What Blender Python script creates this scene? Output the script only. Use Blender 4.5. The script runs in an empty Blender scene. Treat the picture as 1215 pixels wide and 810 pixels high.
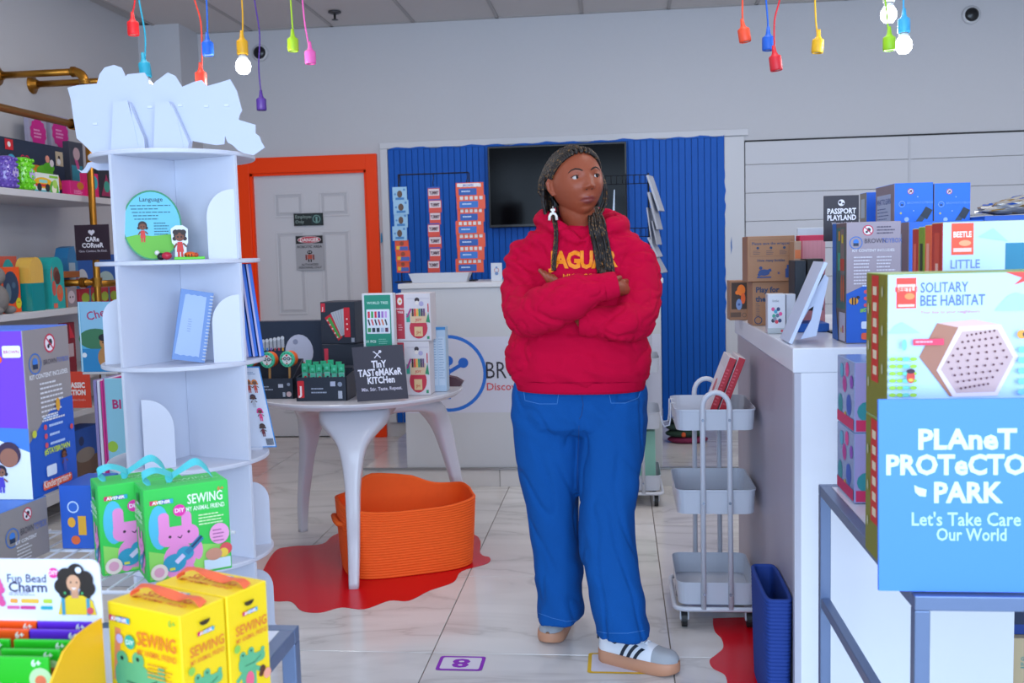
import bpy, bmesh, math, random
from math import sin, cos, pi, radians, sqrt, atan2
from mathutils import Vector, Matrix, noise
from mathutils.bvhtree import BVHTree
random.seed(7)
SC = bpy.context.scene
COL = SC.collection

# ---------------- camera ----------------
FPX, HC = 1181.0, 1.35
YAW, PIT, RHO = radians(6.2), radians(5.0), 0.026
fw = Vector((-sin(YAW)*cos(PIT), cos(YAW)*cos(PIT), -sin(PIT)))
r0 = Vector((cos(YAW), sin(YAW), 0)); u0 = r0.cross(fw)
rt = r0*cos(RHO) - u0*sin(RHO); up = u0*cos(RHO) + r0*sin(RHO)
cam = bpy.data.cameras.new('camera'); camo = bpy.data.objects.new('camera', cam); COL.objects.link(camo)
cam.sensor_width = 36.0; cam.lens = 36.0*FPX/1215.0
M3 = Matrix((rt, up, -fw)).transposed()
camo.matrix_world = Matrix.Translation((0, 0, HC)) @ M3.to_4x4()
cam.clip_start = 0.05
cam.dof.use_dof = True; cam.dof.focus_distance = 3.3; cam.dof.aperture_fstop = 6.3
SC.camera = camo
CAMP = Vector((0, 0, HC))

def ray(x, y): return fw + rt*((x-607.5)/FPX) + up*((405-y)/FPX)
def W(x, y, Y):
    d = ray(x, y); return CAMP + d*(Y/d.y)
def WZ(x, y, Z):
    d = ray(x, y); return CAMP + d*((Z-HC)/d.z)
def WX(x, y, X):
    d = ray(x, y); return CAMP + d*(X/d.x)

# ---------------- light ----------------
w = bpy.data.worlds.new('daylight'); SC.world = w; w.use_nodes = True
bg = w.node_tree.nodes['Background']; bg.inputs[0].default_value = (0.50, 0.70, 1.0, 1); bg.inputs[1].default_value = 1.1
def area(name, loc, rot, sx, sy, col, power):
    l = bpy.data.lights.new(name, 'AREA'); l.shape = 'RECTANGLE'; l.size = sx; l.size_y = sy; l.color = col; l.energy = power
    o = bpy.data.objects.new(name, l); COL.objects.link(o); o.location = loc; o.rotation_euler = rot; return o
for i, (x, y) in enumerate([(-1.9, 1.2), (0.6, 1.2), (-1.9, 3.6), (0.6, 3.6), (2.9, 3.6), (-1.9, 5.3), (0.6, 5.3), (2.9, 5.3)]):
    area('assumed_ceiling_light', (x, y, 3.02), (0, 0, 0), 0.6, 1.2, (1.0, 0.95, 0.92), 10)  # assumed ceiling panels out of view, added as bare area lamps
area('assumed_storefront_daylight', (0.8, -1.9, 1.7), (radians(90), 0, 0), 5.5, 2.2, (0.60, 0.77, 1.0), 270)  # added area lamp for assumed daylight from an unseen storefront behind the camera

SC.view_settings.view_transform = 'Standard'
SC.view_settings.look = 'None'
SC.view_settings.gamma = 1.0
SC.view_settings.use_curve_mapping = False
SC.view_settings.exposure = 0.0

# ---------------- materials ----------------
def lin(c):
    c = c/255.0
    return c/12.92 if c <= 0.04045 else ((c+0.055)/1.055)**2.4
def rgb(h):
    h = h.lstrip('#'); return (lin(int(h[0:2], 16)), lin(int(h[2:4], 16)), lin(int(h[4:6], 16)), 1)
MC = {}
def mat(h, rough=0.5, metal=0.0, bump=0.0, bscale=60, emit=0.0, alpha=1.0, trans=0.0, var=0.0, coat=0.0, spec=0.5, sheen=0.0):
    k = (h, rough, metal, bump, bscale, emit, alpha, trans, var, coat, spec, sheen)
    if k in MC: return MC[k]
    m = bpy.data.materials.new('m_'+h.strip('#')); m.use_nodes = True
    nt = m.node_tree; b = nt.nodes['Principled BSDF']
    b.inputs['Base Color'].default_value = rgb(h); b.inputs['Roughness'].default_value = rough
    b.inputs['Metallic'].default_value = metal
    b.inputs['Specular IOR Level'].default_value = spec
    if coat: b.inputs['Coat Weight'].default_value = coat; b.inputs['Coat Roughness'].default_value = 0.1
    if sheen: b.inputs['Sheen Weight'].default_value = sheen
    if emit: b.inputs['Emission Color'].default_value = rgb(h); b.inputs['Emission Strength'].default_value = emit
    if trans: b.inputs['Transmission Weight'].default_value = trans
    if alpha < 1: b.inputs['Alpha'].default_value = alpha
    if bump or var:
        tc = nt.nodes.new('ShaderNodeTexCoord'); nz = nt.nodes.new('ShaderNodeTexNoise')
        nz.inputs['Scale'].default_value = bscale; nz.inputs['Detail'].default_value = 4
        nt.links.new(tc.outputs['Object'], nz.inputs['Vector'])
        if bump:
            bp = nt.nodes.new('ShaderNodeBump'); bp.inputs['Strength'].default_value = bump; bp.inputs['Distance'].default_value = 0.01
            nt.links.new(nz.outputs['Fac'], bp.inputs['Height']); nt.links.new(bp.outputs['Normal'], b.inputs['Normal'])
        if var:
            mx = nt.nodes.new('ShaderNodeHueSaturation'); mr = nt.nodes.new('ShaderNodeMapRange')
            mr.inputs['To Min'].default_value = 1-var; mr.inputs['To Max'].default_value = 1+var
            nt.links.new(nz.outputs['Fac'], mr.inputs['Value']); nt.links.new(mr.outputs[0], mx.inputs['Value'])
            mx.inputs['Color'].default_value = rgb(h); nt.links.new(mx.outputs['Color'], b.inputs['Base Color'])
    MC[k] = m; return m
def ink(h): return mat(h, rough=0.55)

# ---------------- mesh builder ----------------
class MB:
    def __init__(s): s.v = []; s.f = []; s.mi = []; s.ms = []; s.sm = []
    def m(s, mt):
        if mt not in s.ms: s.ms.append(mt)
        return s.ms.index(mt)
    def add(s, vs, fs, mt, smooth=False):
        o = len(s.v); s.v += [Vector(v) for v in vs]; i = s.m(mt)
        for f in fs: s.f.append([a+o for a in f]); s.mi.append(i); s.sm.append(smooth)
        return s
    def box(s, x0, x1, y0, y1, z0, z1, mt, bev=0.0):
        if bev > 0:
            bm = bmesh.new(); bmesh.ops.create_cube(bm, size=1)
            for v in bm.verts: v.co = Vector(((x0+x1)/2+v.co.x*(x1-x0), (y0+y1)/2+v.co.y*(y1-y0), (z0+z1)/2+v.co.z*(z1-z0)))
            bmesh.ops.bevel(bm, geom=bm.edges[:], offset=min(bev, abs(x1-x0)/2.2, abs(y1-y0)/2.2, abs(z1-z0)/2.2), segments=2, affect='EDGES', profile=0.5)
            bm.verts.index_update()
            s.add([v.co for v in bm.verts], [[v.index for v in f.verts] for f in bm.faces], mt); bm.free(); return s
        vs = [(x, y, z) for x in (x0, x1) for y in (y0, y1) for z in (z0, z1)]
        return s.add(vs, [(0,1,3,2),(4,6,7,5),(0,4,5,1),(2,3,7,6),(0,2,6,4),(1,5,7,3)], mt)
    def bar(s, p, q, wx, wz, mt, upv=(0, 0, 1)):      # square bar from p to q
        p = Vector(p); q = Vector(q); d = (q-p).normalized(); a = d.cross(Vector(upv))
        if a.length < 1e-4: a = d.cross(Vector((0, 1, 0)))
        a.normalize(); b = a.cross(d)
        vs = []
        for c in (p, q):
            for i, j in ((-1,-1),(1,-1),(1,1),(-1,1)): vs.append(c+a*(i*wx/2)+b*(j*wz/2))
        return s.add(vs, [(3,2,1,0),(4,5,6,7),(0,1,5,4),(1,2,6,5),(2,3,7,6),(3,0,4,7)], mt)
    def tube(s, pts, r, mt, n=10, caps=True, smooth=True, flat=1.0):
        pts = [Vector(p) for p in pts]; N = len(pts)
        rs = r if isinstance(r, (list, tuple)) else [r]*N
        T = []
        for i in range(N):
            t = (pts[min(i+1, N-1)]-pts[max(i-1, 0)]); T.append(t.normalized() if t.length > 1e-9 else Vector((0, 0, 1)))
        a = T[0].orthogonal().normalized(); vs = []
        for i in range(N):
            a = (a - T[i]*a.dot(T[i])); a = a.normalized() if a.length > 1e-6 else T[i].orthogonal().normalized()
            b = T[i].cross(a)
            for k in range(n):
                t = 2*pi*k/n; vs.append(pts[i]+a*(cos(t)*rs[i])+b*(sin(t)*rs[i]*flat))
        fs = [(i*n+k, i*n+(k+1) % n, (i+1)*n+(k+1) % n, (i+1)*n+k) for i in range(N-1) for k in range(n)]
        if caps: fs += [tuple(range(n-1, -1, -1)), tuple((N-1)*n+k for k in range(n))]
        return s.add(vs, fs, mt, smooth)
    def cyl(s, p, q, r, mt, n=16, r2=None):
        s.tube([p, q], [r, r if r2 is None else r2], mt, n, smooth=False); return s
    def lathe(s, prof, mt, n=24, c=(0, 0, 0), smooth=True):
        c = Vector(c); vs = []
        for r, z in prof:
            for k in range(n): vs.append(c+Vector((cos(2*pi*k/n)*r, sin(2*pi*k/n)*r, z)))
        N = len(prof); fs = [(i*n+k, i*n+(k+1) % n, (i+1)*n+(k+1) % n, (i+1)*n+k) for i in range(N-1) for k in range(n)]
        if prof[0][0] > 1e-6: fs.append(tuple(range(n-1, -1, -1)))
        if prof[-1][0] > 1e-6: fs.append(tuple((N-1)*n+k for k in range(n)))
        return s.add(vs, fs, mt, smooth)
    def ball(s, c, r, mt, n=16, sc=(1, 1, 1)):
        c = Vector(c); vs = []; fs = []; m_ = max(6, n//2)
        for i in range(m_+1):
            for k in range(n):
                a = pi*i/m_; t = 2*pi*k/n
                vs.append(c+Vector((sin(a)*cos(t)*r*sc[0], sin(a)*sin(t)*r*sc[1], cos(a)*r*sc[2])))
        fs = [(i*n+k, (i+1)*n+k, (i+1)*n+(k+1) % n, i*n+(k+1) % n) for i in range(m_) for k in range(n)]
        return s.add(vs, fs, mt, True)
    def loft(s, rings, mt, smooth=True, caps=True):
        n = len(rings[0]); vs = [v for r in rings for v in r]; N = len(rings)
        fs = [(i*n+k, i*n+(k+1) % n, (i+1)*n+(k+1) % n, (i+1)*n+k) for i in range(N-1) for k in range(n)]
        if caps: fs += [tuple(range(n-1, -1, -1)), tuple((N-1)*n+k for k in range(n))]
        return s.add(vs, fs, mt, smooth)
    def prism(s, poly, o, u, v, th, mt):           # outline (a,b) in the frame o + a u + b v, thickness th along u x v (backwards)
        o = Vector(o); u = Vector(u); v = Vector(v); n = u.cross(v).normalized()
        F = [o+u*a+v*b for a, b in poly]; B = [p-n*th for p in F]; k = len(poly)
        return s.add(F+B, [tuple(range(k)), tuple(range(2*k-1, k-1, -1))]+[(i, i+k, (i+1) % k+k, (i+1) % k) for i in range(k)], mt)
    def xf(s, M):
        s.v = [M @ v for v in s.v]; return s
    def build(s, name, parent=None, **kw):
        me = bpy.data.meshes.new(name); me.from_pydata([tuple(v) for v in s.v], [], s.f)
        for m_ in s.ms: me.materials.append(m_)
        me.polygons.foreach_set('material_index', s.mi); me.polygons.foreach_set('use_smooth', s.sm)
        me.update()
        o = bpy.data.objects.new(name, me); COL.objects.link(o)
        if parent: o.parent = parent
        for k, v in kw.items(): o[k] = v
        return o
def thing(name, label, cat, loc=(0, 0, 0), rz=0, group=None):
    o = bpy.data.objects.new(name, None); COL.objects.link(o); o.location = loc; o.rotation_euler = (0, 0, rz)
    o.empty_display_size = 0.05
    o['label'] = label; o['category'] = cat
    if group: o['group'] = group
    return o
def copy_tree(o, parent=None, **kw):
    c = o.copy(); COL.objects.link(c); c.parent = parent
    for ch in list(o.children): copy_tree(ch, c)
    for k, v in kw.items(): c[k] = v
    return c
def local(root):    # world->local for a root with location and z rotation only
    return (Matrix.Translation(root.location) @ Matrix.Rotation(root.rotation_euler[2], 4, 'Z')).inverted()

TXT = {}
def text_mesh(t, bold=0.0, align='CENTER', sp=1.0):
    k = (t, bold, align, sp)
    if k in TXT: return TXT[k]
    cu = bpy.data.curves.new('t', 'FONT'); cu.body = t; cu.offset = bold; cu.resolution_u = 2; cu.align_x = align; cu.space_character = sp
    cu.fill_mode = 'FRONT'
    ob = bpy.data.objects.new('t', cu); COL.objects.link(ob)
    me = ob.to_mesh(); vs = [v.co.copy() for v in me.vertices]; fs = [list(p.vertices) for p in me.polygons]
    ob.to_mesh_clear(); bpy.data.objects.remove(ob); bpy.data.curves.remove(cu)
    TXT[k] = (vs, fs); return TXT[k]

class Face:
    """flat print: shapes laid on a plane o + a u + b v (metres), each layer a hair proud of the last"""
    def __init__(s, o, u, v, step=0.00011):
        s.o = Vector(o); s.u = Vector(u).normalized(); s.v = Vector(v).normalized(); s.n = s.u.cross(s.v).normalized(); s.k = 1; s.step = step; s.mb = MB()
    def P(s, a, b): return s.o+s.u*a+s.v*b+s.n*(0.0004+s.k*s.step)
    def poly(s, pts, h):
        s.mb.add([s.P(a, b) for a, b in pts], [tuple(range(len(pts)))], ink(h) if isinstance(h, str) else h); s.k += 1; return s
    def rect(s, a0, a1, b0, b1, h, r=0.0):
        if r <= 0: return s.poly([(a0, b0), (a1, b0), (a1, b1), (a0, b1)], h)
        p = []
        for cx, cy, t0 in ((a1-r, b0+r, -90), (a1-r, b1-r, 0), (a0+r, b1-r, 90), (a0+r, b0+r, 180)):
            for i in range(5):
                t = radians(t0+i*22.5); p.append((cx+cos(t)*r, cy+sin(t)*r))
        return s.poly(p, h)
    def disc(s, a, b, r, h, ry=None, n=20):
        ry = ry or r; return s.poly([(a+cos(2*pi*i/n)*r, b+sin(2*pi*i/n)*ry) for i in range(n)], h)
    def ring(s, a, b, r, t, h, n=32):
        vs = [s.P(a+cos(2*pi*i/n)*q, b+sin(2*pi*i/n)*q) for q in (r, r-t) for i in range(n)]
        s.mb.add(vs, [(i, (i+1) % n, n+(i+1) % n, n+i) for i in range(n)], ink(h)); s.k += 1; return s
    def line(s, a0, b0, a1, b1, t, h):
        d = Vector((a1-a0, b1-b0)); d.normalize(); p = Vector((-d.y, d.x))*(t/2)
        return s.poly([(a0-p.x, b0-p.y), (a1-p.x, b1-p.y), (a1+p.x, b1+p.y), (a0+p.x, b0+p.y)], h)
    def text(s, t, a, b, size, h, bold=0.0, align='CENTER', sx=1.0, sp=1.0, rot=0.0):
        vs, fs = text_mesh(t, bold, align, sp); c, q = cos(rot), sin(rot)
        out = []
        for v in vs:
            x, y = v.x*size*sx, v.y*size; out.append(s.P(a+x*c-y*q, b+x*q+y*c))
        s.mb.add(out, fs, ink(h)); s.k += 1; return s
    def fit(s, t, a0, a1, b0, b1, h, bold=0.03, rot=0):       # words stretched to fill a rectangle
        vs, fs = text_mesh(t, bold, 'LEFT', 1.0); x0, x1 = min(v.x for v in vs), max(v.x for v in vs); y0, y1 = min(v.y for v in vs), max(v.y for v in vs)
        s.mb.add([s.P(a0+(v.x-x0)/(x1-x0)*(a1-a0), b0+(v.y-y0)/(y1-y0)*(b1-b0)) for v in vs], fs, ink(h)); s.k += 1; return s
    def para(s, a0, a1, b1, n, lh, h, fill=0.55, seed=1, t=0.5):      # tiny unreadable lines of text
        rd = random.Random(seed)
        for i in range(n):
            b = b1-i*lh; e = a0+(a1-a0)*(0.6+0.4*rd.random()); a = a0
            while a < e-0.001:
                wd = (a1-a0)*(0.06+0.1*rd.random()); s.rect_same(a, min(a+wd, e), b-lh*t, b, h); a += wd+(a1-a0)*0.02
        s.k += 1; return s
    def rect_same(s, a0, a1, b0, b1, h):
        s.mb.add([s.P(a0, b0), s.P(a1, b0), s.P(a1, b1), s.P(a0, b1)], [(0, 1, 2, 3)], ink(h))
    def build(s, name, parent, **kw): return s.mb.build(name, parent, **kw)

def carton(name, label, cat, loc, rz, wd, dp, ht, side='#ffffff', cols=None, group=None, rough=0.5, bev=0.0015, body='carton'):
    """box standing on loc (centre of the base), front faces local -Y. cols: dict front/back/left/right/top"""
    r = thing(name, label, cat, loc, rz, group); b = MB(); c = dict(front=side, back=side, left=side, right=side, top=side, bottom=side); c.update(cols or {})
    x, y = wd/2, dp/2
    mm = {k: mat(v, rough=rough) if isinstance(v, str) else v for k, v in c.items()}
    e = bev
    V = lambda *a: Vector(a)
    # six inset faces and bevel strips via a bevelled cube
    bm = bmesh.new(); bmesh.ops.create_cube(bm, size=1)
    for v in bm.verts: v.co = Vector((v.co.x*wd, v.co.y*dp, (v.co.z+0.5)*ht))
    bmesh.ops.bevel(bm, geom=bm.edges[:], offset=e, segments=1, affect='EDGES'); bm.verts.index_update(); bm.normal_update()
    for f in bm.faces:
        n = f.normal; ax = max(((abs(n.y), 'front' if n.y < 0 else 'back'), (abs(n.x), 'left' if n.x < 0 else 'right'), (abs(n.z)*1.001, 'top' if n.z > 0 else 'bottom')))[1]
        b.add([v.co.copy() for v in f.verts], [tuple(range(len(f.verts)))], mm[ax])
    bm.free(); b.build(body, r); r['_d'] = 1; del r['_d']
    faces = dict(front=Face((-x, -y, 0), (1, 0, 0), (0, 0, 1)), left=Face((-x, y, 0), (0, -1, 0), (0, 0, 1)),
                 right=Face((x, -y, 0), (0, 1, 0), (0, 0, 1)), top=Face((-x, -y, ht), (1, 0, 0), (0, 1, 0)), back=Face((x, y, 0), (-1, 0, 0), (0, 0, 1)))
    return r, faces
def finish(root, faces):
    for k, f in faces.items():
        if f.mb.f: f.build('printed_'+k, root)

WHITE = mat('#dcdde0', rough=0.45); GLOSS = mat('#e2e4e8', rough=0.22); 
# ================= the setting =================
BY = 7.3; CZ = 3.05; LX = -3.4; RX = 4.6; FY = -2.0; PY0 = 5.69; PZ0 = 0.11
# marble tiles
def marble(name):
    m = bpy.data.materials.new(name); m.use_nodes = True; nt = m.node_tree; b = nt.nodes['Principled BSDF']
    g = nt.nodes.new('ShaderNodeNewGeometry'); oi = nt.nodes.new('ShaderNodeObjectInfo')
    mp = nt.nodes.new('ShaderNodeVectorMath'); mp.operation = 'MULTIPLY_ADD'; mp.inputs[1].default_value = (1, 1, 1)
    cmb = nt.nodes.new('ShaderNodeCombineXYZ'); mul = nt.nodes.new('ShaderNodeMath'); mul.operation = 'MULTIPLY'; mul.inputs[1].default_value = 37
    nt.links.new(oi.outputs['Random'], mul.inputs[0]); nt.links.new(mul.outputs[0], cmb.inputs[2]); nt.links.new(mul.outputs[0], cmb.inputs[0])
    nt.links.new(g.outputs['Position'], mp.inputs[0]); nt.links.new(cmb.outputs[0], mp.inputs[2])
    rot = nt.nodes.new('ShaderNodeMapping'); rot.inputs['Rotation'].default_value = (0, 0, 0.6); rot.inputs['Scale'].default_value = (0.7, 2.2, 1)
    nt.links.new(mp.outputs[0], rot.inputs[0])
    n1 = nt.nodes.new('ShaderNodeTexNoise'); n1.inputs['Scale'].default_value = 1.1; n1.inputs['Detail'].default_value = 6; n1.inputs['Distortion'].default_value = 1.2
    nt.links.new(rot.outputs[0], n1.inputs['Vector'])
    sub = nt.nodes.new('ShaderNodeMath'); sub.operation = 'SUBTRACT'; sub.inputs[1].default_value = 0.5
    ab = nt.nodes.new('ShaderNodeMath'); ab.operation = 'ABSOLUTE'; nt.links.new(n1.outputs['Fac'], sub.inputs[0]); nt.links.new(sub.outputs[0], ab.inputs[0])
    cr = nt.nodes.new('ShaderNodeValToRGB'); cr.color_ramp.elements[0].position = 0.0; cr.color_ramp.elements[0].color = rgb('#c1bcb9')
    cr.color_ramp.elements[1].position = 0.02; cr.color_ramp.elements[1].color = rgb('#d0ccc9')
    e = cr.color_ramp.elements.new(0.13); e.color = rgb('#dcd8d5')
    nt.links.new(ab.outputs[0], cr.inputs[0]); nt.links.new(cr.outputs[0], b.inputs['Base Color'])
    b.inputs['Roughness'].default_value = 0.13
    return m
MARB = marble('marble_tile'); GROUT = mat('#8d847c', rough=0.9)
fl = MB().box(LX-0.1, RX+0.1, FY, BY+0.4, -0.06, -0.006, GROUT).build('floor', kind='structure')
TS = 0.81; gx0 = 0.155; gy0 = 5.68
gap = 0.0035
def tile_mesh(w_, d_, t_, mt, bev=0.0015):
    return MB().box(-w_/2, w_/2, -d_/2, d_/2, -t_, 0, mt, bev=bev)
tmesh = None
for i in range(-5, 6):
    for j in range(-9, 3):
        x0 = gx0+i*TS; y0 = gy0+j*TS
        if x0 > RX or x0+TS < LX or y0+TS < FY or y0 > BY: continue
        xa, xb = max(x0+gap/2, LX), min(x0+TS-gap/2, RX); ya, yb = max(y0+gap/2, FY), min(y0+TS-gap/2, BY)
        if xb-xa < 0.03 or yb-ya < 0.03: continue
        full = abs(xb-xa-TS+gap) < 1e-4 and abs(yb-ya-TS+gap) < 1e-4
        if full and tmesh is not None:
            o = bpy.data.objects.new('tile', tmesh); COL.objects.link(o); o.parent = fl
        else:
            o = tile_mesh(xb-xa, yb-ya, 0.006, MARB).build('tile', fl)
            if full: tmesh = o.data
        o.location = ((xa+xb)/2, (ya+yb)/2, 0)
# raised platform behind the desk
PXL = -1.52; PXR = 4.6
pf = MB().box(PXL+0.004, PXR, PY0+0.004, BY, 0, PZ0-0.006, GROUT).build('platform', kind='structure')
for i in range(8):
    x0 = PXL+i*TS
    if x0 > PXR-0.05: break
    x1 = min(x0+TS, PXR)
    for (ya, yb) in ((PY0, PY0+TS), (PY0+TS, BY)):
        o = tile_mesh(x1-x0-gap, yb-ya-gap, 0.006, MARB).build('tile', pf); o.location = ((x0+x1)/2, (ya+yb)/2, PZ0)
    MB().box(x0+gap/2, x1-gap/2, PY0-0.004, PY0+0.004, 0, PZ0-0.012, MARB, bev=0.001).build('riser_tile', pf)
MB().box(PXL-0.004, PXR, PY0-0.012, PY0+0.006, PZ0-0.01, PZ0+0.002, mat('#9fa0a0', rough=0.35, metal=0.7)).build('edge_strip', pf)
# walls
WALL = mat('#c6c5c8', rough=0.6, bump=0.05, bscale=30, var=0.015)
DX0, DX1, DZ = -2.735, -1.845, 2.0
wb = MB()
wb.box(LX, DX0-0.005, BY, BY+0.12, 0, CZ, WALL); wb.box(DX1+0.005, RX, BY, BY+0.12, 0, CZ, WALL); wb.box(DX0-0.005, DX1+0.005, BY, BY+0.12, DZ+0.005, CZ, WALL)
wb.box(DX0-0.3, DX1+0.3, BY+0.3, BY+0.36, -0.01, CZ, WALL); wb.box(DX0-0.3, DX0-0.24, BY+0.1, BY+0.3, -0.01, CZ, WALL); wb.box(DX1+0.24, DX1+0.3, BY+0.1, BY+0.3, -0.01, CZ, WALL)  # unseen boxes added behind the door to block light leaking under it
wb.build('wall_back', kind='structure')
MB().box(LX-0.12, LX, FY, BY+0.12, 0, CZ+0.1, mat('#c3c1c2', rough=0.65, var=0.02, bscale=3)).build('wall_left', kind='structure')
MB().box(RX, RX+0.12, FY, BY+0.12, 0, CZ, WALL).build('wall_right', kind='structure')
MB().box(LX, -3.09, 6.98, BY, 0, CZ, WALL).build('wall_column', kind='structure')
MB().box(LX, RX, PY0*0+BY-0.012, BY, 0, 0.0, WALL)
MB().box(-1.66, PXR, BY-0.014, BY, PZ0, PZ0+0.09, mat('#d5d6d8', rough=0.4)).build('baseboard_back', kind='structure')
# assumed storefront behind the camera, never in view: mullions
ms = mat('#3b3d42', rough=0.4, metal=0.6); sf = MB()
for x in (LX+0.05, -1.4, 0.6, 2.6, RX-0.05): sf.box(x-0.03, x+0.03, FY, FY+0.1, 0, CZ, ms)
sf.box(LX, RX, FY, FY+0.1, 2.85, CZ, ms); sf.box(LX, RX, FY, FY+0.1, 0, 0.12, ms); sf.build('assumed_window_1', kind='structure')
# ceiling: grid of tiles
ce = MB().box(LX, RX, FY, BY+0.12, CZ+0.02, CZ+0.1, mat('#b9b6b4', rough=0.8)).build('ceiling', kind='structure')
CT = mat('#cfc9c6', rough=0.85, bump=0.25, bscale=120, var=0.03)
cm = MB().box(-0.293, 0.293, -0.593, 0.593, 0, 0.02, CT, bev=0.002).build('ceiling_tile', ce); first = True
for i in range(-6, 8):
    for j in range(0, 7):
        x = -2.975+(i+6)*0.61; y = BY-0.3-0.605*1-1.22*j+0.3
        if x > RX-0.3 or y < FY+0.6: continue
        if first: o = cm; first = False
        else: o = cm.copy(); COL.objects.link(o)
        o.location = (x, y, CZ)
gr = MB(); TB = mat('#a9a3a0', rough=0.5)
for i in range(15):
    x = -3.28+i*0.61
    if x < RX: gr.box(x-0.012, x+0.012, FY, BY, CZ-0.006, CZ+0.02, TB)
for j in range(8):
    y = BY-1.22*j
    gr.box(LX, RX, y-0.024, y, CZ-0.006, CZ+0.02, TB)
gr.build('ceiling_grid', ce)
# sprinkler
t = thing('sprinkler', 'small round sprinkler head under the ceiling tiles above the orange door', 'sprinkler', WZ(397, 14, CZ-0.006))
SM = mat('#5b5a5c', rough=0.35, metal=0.8)
MB().lathe([(0, 0), (0.045, 0), (0.045, -0.008), (0.02, -0.018), (0.012, -0.02)], SM).build('escutcheon', t)
MB().lathe([(0.008, -0.015), (0.008, -0.05), (0.022, -0.052), (0.022, -0.056), (0, -0.056)], SM).build('deflector', t)

# door with orange frame
ORG = mat('#ff4200', rough=0.45, spec=0.25); DW = mat('#cfcdd0', rough=0.45)
d1 = MB().box(DX0, DX1, BY+0.02, BY+0.06, 0.005, DZ, DW).build('door_1', kind='structure')
def dpan(x0, x1, z0, z1):
    m_ = MB(); y = BY+0.02
    # recessed moulding ring + raised field
    m_.box(x0, x1, y-0.002, y+0.001, z0, z1, mat('#bfbdc1', rough=0.5)); m_.box(x0+0.022, x1-0.022, y-0.008, y, z0+0.022, z1-0.022, DW, bev=0.006)
    for (a, b, c, d) in ((x0-0.012, x1+0.012, z1-0.002, z1+0.012), (x0-0.012, x1+0.012, z0-0.012, z0+0.002), (x0-0.012, x0+0.002, z0, z1), (x1-0.002, x1+0.012, z0, z1)):
        m_.box(a, b, y-0.007, y, c, d, DW, bev=0.003)
    m_.build('door_panel', d1)
for (a, b) in ((DX0+0.18, DX0+0.38), (DX0+0.53, DX0+0.73)):
    dpan(a, b, 1.68, 1.84); dpan(a, b, 0.95, 1.55); dpan(a, b, 0.2, 0.8)
kn = MB().lathe([(0.028, 0), (0.028, 0.006), (0.01, 0.008), (0.01, 0.035), (0.026, 0.045), (0.028, 0.06), (0.018, 0.07), (0, 0.072)], mat('#8a8b90', rough=0.25, metal=1)).build('door_knob', d1)
kn.location = (DX1-0.07, BY+0.02, 0.93); kn.rotation_euler = (radians(90), 0, 0)
fr = MB(); fy0 = BY-0.03
fr.box(DX0-0.13, DX0, fy0, BY+0.06, 0, DZ+0.115, ORG, bev=0.004); fr.box(DX1, DX1+0.085, fy0, BY+0.06, 0, DZ+0.115, ORG, bev=0.004)
fr.box(DX0-0.002, DX1+0.002, fy0, BY+0.06, DZ, DZ+0.115, ORG, bev=0.004)
fr.box(DX0, DX0+0.018, BY-0.01, BY+0.02, 0, DZ, ORG); fr.box(DX1-0.018, DX1, BY-0.01, BY+0.02, 0, DZ, ORG); fr.box(DX0, DX1, BY-0.01, BY+0.02, DZ-0.018, DZ, ORG)
fr.build('trim_1', kind='structure')
# signs on the door
def sheet(name, label, cat, o, u, v, wd, ht, th, col, draw=None, group=None, rough=0.5, body='panel'):
    t = thing(name, label, cat, o, 0, group); u = Vector(u).normalized(); v = Vector(v).normalized(); n = u.cross(v)
    MB().prism([(0, 0), (wd, 0), (wd, ht), (0, ht)], (0, 0, 0), u, v, th, mat(col, rough=rough)).build(body, t)
    f = Face((0, 0, 0), u, v)
    if draw: draw(f)
    if f.mb.f: f.build('print', t)
    return t
p = W(349, 268, BY+0.004)
def dr(f):
    f.text('Employees', 0.01, 0.055, 0.034, '#8fa09a', 0.01, 'LEFT'); f.text('Only', 0.01, 0.018, 0.034, '#8fa09a', 0.01, 'LEFT')
    f.rect(0.135, 0.215, 0.012, 0.082, '#1f3336'); f.ring(0.175, 0.047, 0.03, 0.006, '#79a49a'); f.disc(0.175, 0.055, 0.009, '#79a49a'); f.rect(0.168, 0.182, 0.025, 0.045, '#79a49a')
sheet('door_sign', 'small dark sign reading Employees Only on the white door', 'sign', p, (1, 0, 0), (0, 0, 1), 0.225, 0.092, 0.004, '#14201f', dr)
p = W(352, 321, BY+0.004)
def dr(f):
    W_, H_ = 0.215, 0.262
    f.rect(0.004, W_-0.004, H_-0.062, H_-0.004, '#1a1517'); f.poly([(W_/2+cos(i*pi/12)*0.09, H_-0.033+sin(i*pi/12)*0.026) for i in range(24)], '#e9e4e4')
    f.poly([(W_/2+cos(i*pi/12)*0.086, H_-0.033+sin(i*pi/12)*0.023) for i in range(24)], '#c51f3e')
    f.text('DANGER', W_/2, H_-0.046, 0.036, '#f4efef', 0.03); f.text('ROBOTIC AREA', W_/2, 0.168, 0.027, '#151316', 0.02)
    f.disc(W_/2, 0.135, 0.02, '#1b1719', 0.014); f.rect(W_/2-0.018, W_/2+0.018, 0.085, 0.118, '#c0513d'); f.rect(W_/2-0.034, W_/2-0.022, 0.078, 0.118, '#7e2f2a'); f.rect(W_/2+0.022, W_/2+0.034, 0.078, 0.118, '#7e2f2a')
    f.rect(W_/2-0.014, W_/2-0.004, 0.062, 0.084, '#1b1719'); f.rect(W_/2+0.004, W_/2+0.014, 0.062, 0.084, '#1b1719'); f.disc(W_/2-0.007, 0.136, 0.004, '#e8e8ea'); f.disc(W_/2+0.007, 0.136, 0.004, '#e8e8ea')
    f.text('AUTHORIZED', W_/2, 0.037, 0.021, '#151316', 0.01); f.text('PERSONNEL ONLY', W_/2, 0.014, 0.021, '#151316', 0.01)
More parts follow.
